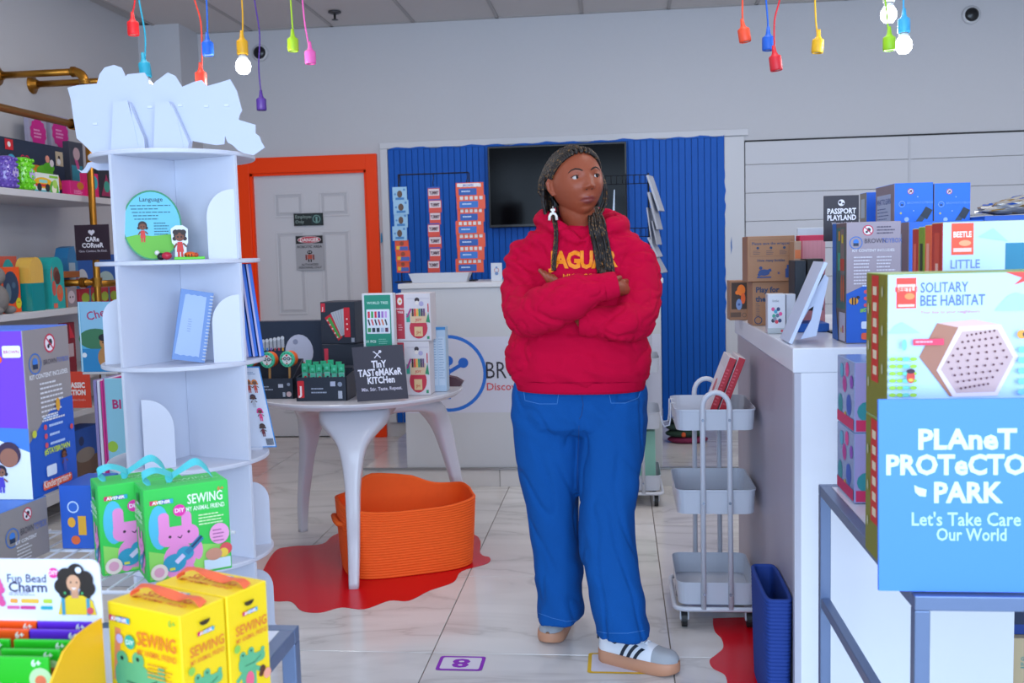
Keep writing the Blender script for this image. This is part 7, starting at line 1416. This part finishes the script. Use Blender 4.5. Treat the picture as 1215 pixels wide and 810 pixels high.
# legs inside the jeans
for spec in (((660, 480, 3.36, 0.08), (655, 560, 3.36, 0.07), (658, 640, 3.36, 0.055), (664, 700, 3.36, 0.034), (664, 716, 3.36, 0.030)), ((725, 480, 3.34, 0.08), (724, 560, 3.30, 0.07), (722, 640, 3.24, 0.055), (735, 725, 3.18, 0.032), (737, 738, 3.17, 0.030))):
    P, R = limb(spec); b.tube(P, R, S_, 16)
me = union(b, 0.0027, 1)
HMi = HM.inverted()
def pick(c):
    q = HMi @ c
    if q.y > 0.06 and abs(q.x) < 0.029 and -0.08 < q.z < -0.045:
        w_ = 1-(q.x/0.0285)**2
        top_ = -0.0620+0.0120*w_*(1-0.25*g(q.x, 0.005)); bot = -0.0620-0.0140*w_
        if bot < q.z < top_: return 1
    return 0
me0 = me; body = put(me, 'body', PER, [SKIN, LIP], pick)
bv = BVHTree.FromPolygons([v.co+PO for v in me.vertices], [list(p.vertices) for p in me.polygons])
def onhead(x, z, off=0.0):        # point on the face surface at head coordinates
    h = bv.ray_cast(HL(x, 0.2, z), -Fd)
    return (h[0] if h[0] else HL(x, 0.08, z))+Fd*off
# eyes
for s in (-1, 1):
    ec = HL(s*0.0345, 0.0705, 0.0100)
    e_ = pbuild(MB().ball(ec, 0.0125, mat('#b5aca6', rough=0.35), 20), 'eye', PER)
    gz = (Fd*0.86+Ld*0.34+Ud*0.06).normalized()
    o1 = gz.orthogonal().normalized(); o2 = gz.cross(o1)
    ir = MB()
    for r_, rr, cc in ((0.0068, 0.0128, '#2a150c'), (0.0032, 0.0131, '#050303')):
        vs_ = [ec+gz*rr]; n2 = 20
        for q in (0.5, 1.0):
            a_ = math.asin(r_*q/rr); vs_ += [ec+gz*(cos(a_)*rr)+(o1*cos(2*pi*j/n2)+o2*sin(2*pi*j/n2))*(sin(a_)*rr) for j in range(n2)]
        ir.add(vs_, [(0, 1+j, 1+(j+1) % n2) for j in range(n2)]+[(1+j, 1+n2+j, 1+n2+(j+1) % n2, 1+(j+1) % n2) for j in range(n2)], mat(cc, rough=0.12), True)
    pbuild(ir, 'iris', e_)
    # upper lash line and eyebrow
    arc = [HL(s*0.0345+cos(t)*0.0160, 0.0840-0.006*cos(t)**2-0.004*(cos(t)*s > 0)*abs(cos(t)), 0.0100+sin(t)*0.0066) for t in [pi*j/8 for j in range(9)]]
    pbuild(MB().tube(arc, 0.0011, HAIRM, 6), 'lashes', PER)
    bp_ = [onhead(s*xx, zz, 0.0002) for xx, zz in ((0.014, 0.0290), (0.024, 0.0345), (0.036, 0.0375), (0.047, 0.0345), (0.056, 0.027))]
    pbuild(MB().tube(bp_, [0.0016, 0.0028, 0.0027, 0.0020, 0.0008], mat('#26170f', rough=0.8), 8, flat=1.0), 'eyebrow', PER)
nm_ = MB()
for s in (-1, 1):
    q = onhead(s*0.0095, -0.0310, -0.001); nm_.ball(q, 0.0032, mat('#3a1a12', rough=0.7), 10, (1.2, 1, 0.7))
pbuild(nm_, 'nostrils', PER)
# hair
def skull(d, off=0.0):
    d = d.normalized(); p = headp(d); return HM @ (p+d*off)
cap = MB(); n_, m_h = 64, 48; vs = []; ok = []
def yh(z): return -0.004 if z < 0.012 else -0.004+(z-0.012)*0.93
def inface(q): return q.y > yh(q.z) and q.z < 0.092
for i in range(m_h+1):
    a = pi*i/m_h
    for k in range(n_):
        t = 2*pi*k/n_; d = Vector((sin(a)*cos(t), sin(a)*sin(t), cos(a))); p = headp(d); vs.append(HM @ (p+d*0.006)); ok.append(not inface(p) and p.z > -0.085 and not (p.y > -0.026 and p.z < 0.022))
cap.add(vs, [q for q in [(i*n_+k, (i+1)*n_+k, (i+1)*n_+(k+1) % n_, i*n_+(k+1) % n_) for i in range(m_h) for k in range(n_)] if all(ok[j] for j in q)], HAIRM, True)
HAIR = pbuild(cap, 'hair', PER)
rd = random.Random(11)
def braid(mb, pts, r, taper=0.0):
    C = cat([tuple(p) for p in pts], 7); C = [Vector(c) for c in C]; L_ = 0; R = []; T = []
    out = []; rr = []
    # resample at even steps for the plait bumps
    seg = []
    for i in range(len(C)-1):
        d = (C[i+1]-C[i]).length; n = max(1, int(d/0.0032))
        for j in range(n): seg.append(C[i].lerp(C[i+1], j/n))
    for i, p in enumerate(seg):
        k = i/len(seg); rr.append(r*(1-taper*k)*(0.78+0.30*abs(sin(i*0.62)))); 
    k0 = len(mb.f); mb.tube(seg, rr, HAIRM, 6)
    gi = mb.m(GOLD); amt = rd.random()**2*0.6+0.03
    for f_ in range(k0, len(mb.f)):
        if rd.random() < amt*0.55: mb.mi[f_] = gi
br = MB()
def sk(x, y, z, off): return skull(Vector((x/0.084, y/0.099, z/0.112)), off)
for s_ in (-1, 1):
    for i in range(27):
        z0 = -0.010+0.100*(i/26)**0.8; y0 = yh(z0); v = 1-(y0/0.099)**2-(z0/0.112)**2; x0 = s_*0.084*sqrt(max(0.0, v)); 
        if z0 < 0.02: y0 = -0.020
        lo = (26-i)/26
        P = [sk(x0, y0, z0, 0.003), sk(x0*1.02, y0-0.018, z0+0.010*(1-lo), 0.009), sk(x0*1.12+s_*0.006, y0*0.3-0.045, z0*0.93+0.004, 0.015), sk(x0*1.05+s_*0.014, -0.068, z0*0.55-0.004, 0.026+0.014*lo), sk(x0*0.85+s_*0.014, -0.07, z0*0.2-0.042, 0.034)]
        e0 = P[-1]; P += [e0+Vector((0.0, 0.004, -0.035)), e0+Vector((-0.008*s_, 0.03, -0.09)), e0+Vector((-0.01*s_, 0.09, -0.17)), e0+Vector((-0.01*s_, 0.125, -0.34))]
        braid(br, P, 0.0060 if i % 3 else 0.0052)
for i in range(18):     # fuller layer behind the ears
    side = -1 if i < 11 else 1; k = (i % 11)/11
    d1 = Vector((side*(0.95-0.25*k), -0.30-0.5*k, 0.30-0.3*k)).normalized(); d2 = Vector((side*(0.92-0.35*k), -0.5-0.3*k, -0.28)).normalized()
    e0 = skull(d2, 0.036); braid(br, [skull(d1, 0.022), skull(d2, 0.036), e0+Vector((-0.004*side, 0.004, -0.035)), e0+Vector((-0.01*side, 0.02, -0.075)), e0+Vector((-0.01*side, 0.08, -0.14)), e0+Vector((0, 0.12, -0.3))], 0.0062)
pbuild(br, 'braids', HAIR, kind='stuff')
fb = MB()
# E2: front hanging braids are laid on the hoodie further down

# --- hoodie ---
h = MB()
h.loft([ringpx(266, 660, 720, 3.36, 0.075), ringpx(272, 640, 742, 3.36, 0.095), ringpx(278, 625, 757, 3.355, 0.10), ringpx(287, 616, 766, 3.35, 0.108), ringpx(305, 622, 763, 3.35, 0.122), ringpx(330, 624, 762, 3.34, 0.14), ringpx(365, 619, 762, 3.335, 0.155), ringpx(395, 607, 767, 3.33, 0.160), ringpx(415, 599, 773, 3.33, 0.168), ringpx(435, 601, 773, 3.33, 0.170), ringpx(445, 605, 771, 3.33, 0.160), ringpx(451, 611, 767, 3.33, 0.152), ringpx(455, 613, 765, 3.33, 0.149)], HOOD)
for spec in (armR[:-1]+[(724, 338.5, 3.10, 0.043)], armL[:-1]+[(697, 381, 3.155, 0.047)]):
    P, R = limb(spec); h.tube(P, R, HOOD, 28)
# fallen hood: roll round the neck
hp = [(690, 287, 3.235, 0.012), (675, 279, 3.25, 0.022), (660, 270, 3.28, 0.032), (648, 264, 3.34, 0.038), (655, 262, 3.43, 0.045), (690, 262, 3.48, 0.055), (722, 264, 3.43, 0.045), (735, 267, 3.34, 0.037), (724, 271, 3.28, 0.03), (706, 280, 3.25, 0.022), (692, 288, 3.235, 0.012)]
P, R = limb(hp); h.tube(P, R, HOOD, 18)
def fold(c):
    q = Vector((c.x*9, c.y*9, c.z*6)); v = 0.0075*noise.noise(q)+0.0045*noise.noise(q*2.3+Vector((3, 1, 7)))
    # drawn folds by the elbows and under the arms, running along the sleeves
    v -= 0.0075*max(0, 1-abs(noise.noise(Vector((c.x*7, c.y*7, c.z*10))+Vector((2, 5, 1))))*6)**2+0.005*max(0, 1-abs(noise.noise(Vector((c.x*16, c.y*16, c.z*22))))*5)**2
    v += 0.0065*sin((c.x*0.9+c.z*1.6)*70+4*noise.noise(c*8))*max(0, noise.noise(c*5+Vector((9, 2, 4)))+0.15)
    return v
hm = union(h, 0.0065, 3, fold)
hv = BVHTree.FromPolygons([v.co.copy() for v in hm.vertices], [list(p.vertices) for p in hm.polygons])
HO = put(hm, 'hoodie', PER, [HOOD])
def hit(px, py, off=0.002, tree=None):
    d = ray(px, py).normalized(); r_ = (tree or hv).ray_cast(CAMP, d)
    return (r_[0]+(-d)*off) if r_[0] else None
# ribbed hem and cuffs
RIB = HOOD
def ribs(rings, nr=150, amp=0.0016):
    out = []
    for r_ in rings:
        c = sum(r_, Vector())/len(r_); out.append([p+(p-c).normalized()*(amp*sin(i*pi)) for i, p in enumerate(r_)])
    return out
hem = MB(); R_ = []
for py, xl, xr, dh in ((448, 610, 768, 0.156), (451, 612, 766, 0.155), (457, 613, 765, 0.152), (460.5, 613.5, 764.5, 0.150), (461, 617, 761, 0.142)):
    rr = ringpx(py, xl, xr, 3.33, dh, n=220); c = sum(rr, Vector())/220; R_.append([p+(p-c).normalized()*(0.0011*(1 if i % 2 else -1)) for i, p in enumerate(rr)])
hem.loft(R_, RIB, smooth=True, caps=False); pbuild(hem, 'hem_band', HO)
def cuff(a, b_, ra, rb):
    A, B = W(*a), W(*b_); ax = (B-A).normalized(); o1 = ax.orthogonal().normalized(); o2 = ax.cross(o1); m_ = MB(); rings = []
    for k, (t, r) in enumerate(((0, ra*0.97), (0.1, ra), (0.9, rb), (1.0, rb*0.97), (1.0, rb*0.86), (0.6, rb*0.84))):
        c = A.lerp(B, t); rings.append([c+(o1*cos(2*pi*i/56)+o2*sin(2*pi*i/56))*(r+(0.0009 if i % 2 else -0.0009)) for i in range(56)])
    m_.loft(rings, RIB, caps=False); pbuild(m_, 'cuff', HO)
cuff((716, 340.5, 3.095), (732, 337, 3.102), 0.044, 0.040); cuff((703, 382, 3.155), (688.5, 381.5, 3.158), 0.047, 0.046)
# front pocket
pk = MB(); gx, gy = 26, 14; vs = []; okk = []
for j in range(gy+1):
    for i in range(gx+1):
        v = j/gy; u = i/gx; xl = 640-18*v**0.8; xr = 744+16*v**0.8; py = 397+v*56; q = hit(xl+(xr-xl)*u, py, 0.0045 if 0 < i < gx and j > 0 else 0.0005); okk.append(q is not None and q.y > 3.12); vs.append(q or Vector())
pk.add(vs, [q for q in [(j*(gx+1)+i, (j+1)*(gx+1)+i, (j+1)*(gx+1)+i+1, j*(gx+1)+i+1) for j in range(gy) for i in range(gx)] if all(okk[k] for k in q)], HOOD, True)
pbuild(pk, 'front_pocket', HO)
# drawstring
q = [hit(699, y, 0.003) for y in (284, 292, 300, 308)]
q = [p for p in q if p]
if len(q) > 2: pbuild(MB().tube(q, 0.0022, RIB, 8), 'drawstring', HO)
# chest lettering, laid on the cloth
def lay(mb, t, x0, x1, y0, y1, col, bold, sub=2):
    vs, fs = text_mesh(t, bold, 'CENTER', 0.92); mnx, mxx = min(v.x for v in vs), max(v.x for v in vs); mny, mxy = min(v.y for v in vs), max(v.y for v in vs)
    bm = bmesh.new(); V_ = [bm.verts.new(v) for v in vs]
    for f_ in fs:
        try: bm.faces.new([V_[i] for i in f_])
        except ValueError: pass
    for _ in range(2):
        ed = [e for e in bm.edges if e.calc_length() > 0.16]
        bmesh.ops.subdivide_edges(bm, edges=ed, cuts=2, use_grid_fill=False); bmesh.ops.triangulate(bm, faces=bm.faces)
    bm.verts.index_update(); P = []; good = []
    for v in bm.verts:
        fx = (v.co.x-mnx)/(mxx-mnx); fy = (v.co.y-mny)/(mxy-mny); x = x0+(x1-x0)*fx; y = y1-(y1-y0)*fy+2.5*(1-abs(2*fx-1))*(1-fy)+ (fx-0.5)*-1
        p = hit(x, y, 0.003); good.append(p is not None and p.y > 3.13); P.append(p or Vector())
    mb.add(P, [[v.index for v in f_.verts] for f_ in bm.faces if all(good[v.index] for v in f_.verts)], mat(col, rough=0.6)); bm.free()
lt = MB(); lay(lt, 'JAGUAR', 650.5, 733, 297, 323, '#f08a08', 0.045); 
pbuild(lt, 'chest_print', HO); lt = MB(); lay(lt, 'HIGH SCHOOL', 668, 731, 324.5, 328.5, '#f08a08', 0.02); pbuild(lt, 'small_print', HO)
# red nicks in the lettering's lower edge
# hanging braids over the hoodie
def hang(px0, pts, n, spread, r):
    for i in range(n):
        s = (i-(n-1)/2); P = []
        for k, (x, y, Y) in enumerate(pts):
            xx = x+s*spread*(0.5+0.5*min(1, k/2))+rd.uniform(-0.5, 0.5)
            p = hit(xx, y, 0.004+rd.random()*0.012) if Y is None else W(xx, y, Y+rd.uniform(-0.01, 0.01))
            if p is None: p = W(xx, y, 3.22)
            P.append(p)
        braid(fb, P, r, 0.15)
hang(0, [(652, 236, 3.38), (655, 250, 3.33), (658.5, 262, 3.26), (660, 276, None), (659, 292, None), (657.5, 308, None), (656.5, 322, None)], 4, 1.0, 0.0042)
hang(0, [(704, 246, 3.37), (706, 254, 3.30), (708, 264, 3.235), (710, 276, None), (713, 290, None), (716, 304, None), (718.5, 318, None), (719, 324, None)], 13, 1.55, 0.0046)
hang(0, [(713, 205, 3.30), (718, 222, 3.31), (718.5, 236, 3.32), (714, 248, 3.32), (709, 258, 3.27)], 4, 1.2, 0.0046)
pbuild(fb, 'hanging_braids', HAIR, kind='stuff')
# earrings
EW_ = mat('#e6e2da', rough=0.4)
for k, (x, y, Y) in enumerate(((656, 249, 3.245), (712, 252, 3.33))):
    c = W(x, y, Y); m_ = MB(); ux = Vector((0.9, 0.35, 0)).normalized() if k == 0 else Vector((0.5, 0.8, 0)).normalized()
    m_.ball(c-ux*0.0035+Vector((0, 0, 0.0)), 0.0048, EW_, 10, (1, 0.6, 1)); m_.ball(c+ux*0.0035, 0.0048, EW_, 10, (1, 0.6, 1)); m_.ball(c+Vector((0, 0, -0.005)), 0.0045, EW_, 10, (1, 0.6, 1.1)); m_.cyl(c+Vector((0, 0, 0.003)), c+Vector((0, 0.004, 0.012)), 0.0008, EW_, 6)
    m_.tube([c+Vector((0, 0, -0.033))-ux*0.0125, c+Vector((0, 0, -0.020))-ux*0.0115, c+Vector((0, 0, -0.0125))-ux*0.0065, c+Vector((0, 0, -0.0105)), c+Vector((0, 0, -0.0125))+ux*0.0065, c+Vector((0, 0, -0.020))+ux*0.0115, c+Vector((0, 0, -0.033))+ux*0.0125], 0.0046, EW_, 10)
    pbuild(m_, 'earring', PER)

# --- jeans ---
j = MB()
j.loft([ringpx(442, 614, 763, 3.34, 0.135), ringpx(465, 609, 768, 3.34, 0.142), ringpx(490, 608, 767, 3.34, 0.140), ringpx(503, 609, 766, 3.34, 0.132), ringpx(512, 625, 755, 3.34, 0.10)], DEN)
LegL = [(470, 610, 690, 3.35, 0.125), (500, 609, 690, 3.35, 0.122), (554, 615, 688.5, 3.355, 0.112), (609, 626.5, 686.5, 3.36, 0.103), (640, 630, 687.5, 3.36, 0.100), (668, 633, 690, 3.36, 0.102), (695, 634, 691.5, 3.355, 0.106), (712, 635, 692, 3.35, 0.110), (731, 637.5, 691, 3.345, 0.114)]
LegR = [(470, 692, 767, 3.33, 0.125), (500, 687, 767, 3.33, 0.125), (554, 685, 763.5, 3.31, 0.115), (591, 686, 756, 3.27, 0.108), (632, 686.5, 752, 3.235, 0.104), (668, 690, 757, 3.205, 0.105), (698, 697, 762, 3.18, 0.108), (722, 702, 766, 3.165, 0.112), (748, 707, 770, 3.155, 0.117)]
for LG in (LegL, LegR):
    C = cat([tuple(q) for q in LG], 4); j.loft([ringpx(*c) for c in C], DEN)
def jfold(c):
    q = Vector((c.x*9, c.y*9, c.z*3)); v = 0.007*noise.noise(q)+0.004*noise.noise(q*2.4)
    v -= 0.007*max(0, 1-abs(noise.noise(Vector((c.x*11+c.z*3, c.y*8, c.z*4))+Vector((2, 5, 1))))*6)**2
    low = max(0, 1-abs(c.z-0.15)/0.3); v += 0.007*low*sin(c.z*48+c.x*30+4*noise.noise(c*5))*(0.4+abs(noise.noise(c*4))); hi_ = max(0, 1-abs(c.z-0.80)/0.07); v += 0.003*hi_*sin(c.x*60+c.z*60)
    return v
jm = union(j, 0.0065, 2, jfold)
jv = BVHTree.FromPolygons([v.co.copy() for v in jm.vertices], [list(p.vertices) for p in jm.polygons])
JE = put(jm, 'jeans', PER, [DEN])
def jt(pts, name, col, r=0.0011, off=0.0005):
    P = []
    for i in range(len(pts)-1):
        for k in range(8):
            t = k/8; q = hit(pts[i][0]+(pts[i+1][0]-pts[i][0])*t, pts[i][1]+(pts[i+1][1]-pts[i][1])*t, off, jv)
            if q: P.append(q)
    if len(P) > 3: pbuild(MB().tube(P, r, mat(col, rough=0.8), 6), name, JE)
jt([(621, 462), (623, 475), (640, 479), (661, 479), (663, 466)], 'pocket_stitching', '#3f7cc0'); jt([(723, 468), (725, 478), (742, 478), (757, 472), (761, 462)], 'pocket_stitching', '#3f7cc0')
jt([(690, 470), (692, 480), (690, 492), (687, 498)], 'fly_seam', '#0f3f7c', 0.0014); jt([(638.5, 727), (655, 733), (672, 737), (689, 735)], 'hem_seam', '#3f7cc0', 0.0009); jt([(705, 748), (720, 751), (745, 751), (768, 747)], 'hem_seam', '#3f7cc0', 0.0009)
jt([(687, 505), (685.5, 550), (685, 590), (685, 620)], 'inner_seam', '#0f3f7c', 0.0014)

SOCK = mat('#23262c', rough=0.9)
# --- shoes ---
def shoe(name, label, heel, toe, flipside=1, wscale=1.0):
    d = (toe-heel); L_ = d.length; ang = atan2(d.y, d.x)
    Mx = Matrix.Translation(heel-PO) @ Matrix.Rotation(ang, 4, 'Z') @ Matrix.Diagonal((1, 1, 1.2, 1))
    def hwid(s): # half width along the shoe 0 heel..1 toe
        return wscale*(0.034+0.012*sin(min(1, max(0, (s-0.1)/0.85))*pi*0.62))*min(1, (max(0.0, s)*(1.0)/0.09+0.0)**0.5 if s < 0.09 else 1)*(1 if s < 0.8 else sqrt(max(0.0, 1-((s-0.8)/0.2)**2.2)))
    N = 26; ss = [0.5-0.5*cos(pi*i/N) for i in range(N+1)]
    root = None
    def outline(z, grow=0.0, x0=0.0, x1=1.0):
        L1 = []; 
        for s in ss: L1.append(Vector((s*L_*(x1-x0)+x0*L_, (hwid(s)+grow)*1.0, z)))
        return [Vector((p.x, -p.y, p.z)) for p in L1]+[p for p in reversed(L1[1:-1])]
    GUM = mat('#c08a6c', rough=0.55)
    def toeup(r_, k): return [Vector((p.x, p.y, p.z+k*max(0, (p.x/L_-0.72)/0.28)**2)) for p in r_]
    m_ = MB(); m_.loft([toeup(outline(0.0, -0.004), 0.010), toeup(outline(0.003, 0.0), 0.009), toeup(outline(0.018, 0.0025), 0.004), toeup(outline(0.034, 0.001), 0), outline(0.036, -0.002)], GUM, smooth=True)
    m_.xf(Mx); root = m_.build(name, PER, label=label)
    # upper: sections along the length
    UP = mat('#dfe3ea', rough=0.4); GR = mat('#9ea2a8', rough=0.8)
    def hh(s): return 0.034+(0.062 if s < 0.35 else 0.062-0.034*min(1, (s-0.35)/0.42))*(min(1, (s/0.05)**0.5) if s < 0.05 else 1)*(1 if s < 0.86 else sqrt(max(0, 1-((s-0.86)/0.14)**2)))
    rings = []; SS = [0.004, 0.03, 0.08, 0.16, 0.25, 0.35, 0.45, 0.55, 0.65, 0.72, 0.80, 0.87, 0.93, 0.97, 0.995]
    for s in SS:
        w_ = max(0.004, hwid(s)-0.0025); H_ = hh(s)-0.032; x = s*L_; r_ = []
        for k in range(17):
            t = pi*k/16; cy, sz = cos(t), sin(t); e = 0.62 if s > 0.3 else 0.5
            r_.append(Vector((x, -w_*math.copysign(abs(cy)**e, cy)*(1-0.22*sz*(1 if s < 0.6 else 0.3)), 0.032+H_*abs(sz)**0.8)))
        rings.append(r_)
    m_ = MB(); gi = m_.m(UP); m_.m(GR); vs = [v for r_ in rings for v in r_]; nn_ = 17
    fs = [(i*nn_+k, i*nn_+k+1, (i+1)*nn_+k+1, (i+1)*nn_+k) for i in range(len(SS)-1) for k in range(nn_-1)]
    m_.add(vs, fs, UP, True)
    for idx, f_ in enumerate(fs):
        i = idx//(nn_-1)
        if SS[i] >= 0.72: m_.mi[idx] = 1
    m_.add([rings[0][k] for k in range(nn_)], [tuple(range(nn_))], UP); m_.xf(Mx); up_ = m_.build('upper', root)
    # three dark stripes both sides, heel tab, laces
    DKB = mat('#1a2433', rough=0.5)
    def side_pt(s, k, sgn, off=0.0012):
        w_ = hwid(s)-0.0025; H_ = hh(s)-0.032; e = 0.62 if s > 0.3 else 0.5; cy = cos(k*pi/2); sz = sin(k*pi/2)
        return Vector((s*L_, -sgn*(w_*abs(cy)**e*(1-0.22*sz*(1 if s < 0.6 else 0.3))+off), 0.032+H_*abs(sz)**0.8+off*0.3))
    for q in range(3):
        for sgn in (-1, 1):
            mm_ = MB(); a = 0.33+0.085*q
            n = 6; vsx = []
            for i in range(n+1):
                k = 0.02+0.50*i/n; s0 = a+0.075*(1-i/n)-0.0+0.0; s0 = a+0.10-0.0-0.10*(1-i/n)*1.0; s1 = s0+0.042
                vsx += [side_pt(s0, k, sgn), side_pt(s1, k, sgn)]
            mm_.add(vsx, [(2*i, 2*i+1, 2*i+3, 2*i+2) for i in range(n)], DKB); mm_.xf(Mx).build('stripe', root)
    MB().box(-0.0015, 0.012, -0.012, 0.012, 0.06, 0.098, DKB, bev=0.002).xf(Mx).build('heel_tab', root)
    lc = MB()
    for i in range(6):
        s = 0.36+0.05*i; z = hh(s)+0.003; w_ = 0.020-0.001*i; lc.tube([(s*L_, -w_, z-0.006), (s*L_+0.004, 0, z+0.001), (s*L_+0.008, w_, z-0.006)], 0.0026, mat('#eceef2', rough=0.5), 6)
        lc.tube([(s*L_+0.008, -w_, z-0.007), (s*L_+0.002, 0, z+0.0), (s*L_, w_, z-0.006)], 0.0026, mat('#e2e5ea', rough=0.5), 6)
    lc.xf(Mx).build('laces', root)
    mt_ = MB(); mt_.tube([(0.02, -0.02, 0.09), (0.03, 0, 0.105), (0.06, 0, 0.11)], 0.02, mat('#d5d9e2', rough=0.6), 12); mt_.xf(Mx).build('collar', root)
    return root, Mx
tR = WZ(650, 766, 0); hF = WZ(722, 783, 0); tF = WZ(806, 801, 0)
dF = (tF-hF); dF = dF.normalized()*0.285
dR = Vector((-0.05, -0.27, 0)).normalized()*0.275
for hl, dd, top in ((tF-dF, dF, W(738, 735, 3.165)), (tR-dR, dR, W(664, 715, 3.36))):
    A = hl+dd*0.26; pbuild(MB().tube([top, top.lerp(A+Vector((0, 0, 0.07)), 0.6), A+Vector((0, 0, 0.10)), A+Vector((0, 0, 0.06))], [0.042, 0.038, 0.034, 0.030], SOCK, 20), 'sock', PER)
sr, Mx = shoe('sneaker', 'front sneaker pointing to the right, three dark stripes showing', tF-dF, tF)
sr, Mx = shoe('sneaker', 'rear sneaker pointing at the camera with a grey suede toe', tR-dR, tR)
p_ = W(636.5, 738, 3.36); MB().box(-0.002, 0.002, -0.01, 0.01, 0.05, 0.092, mat('#d81f3c', rough=0.6)).xf(Matrix.Translation(Vector((p_.x, 3.42, 0))-PO) @ Matrix.Rotation(0.2, 4, 'Y')).build('red_tag', sr)
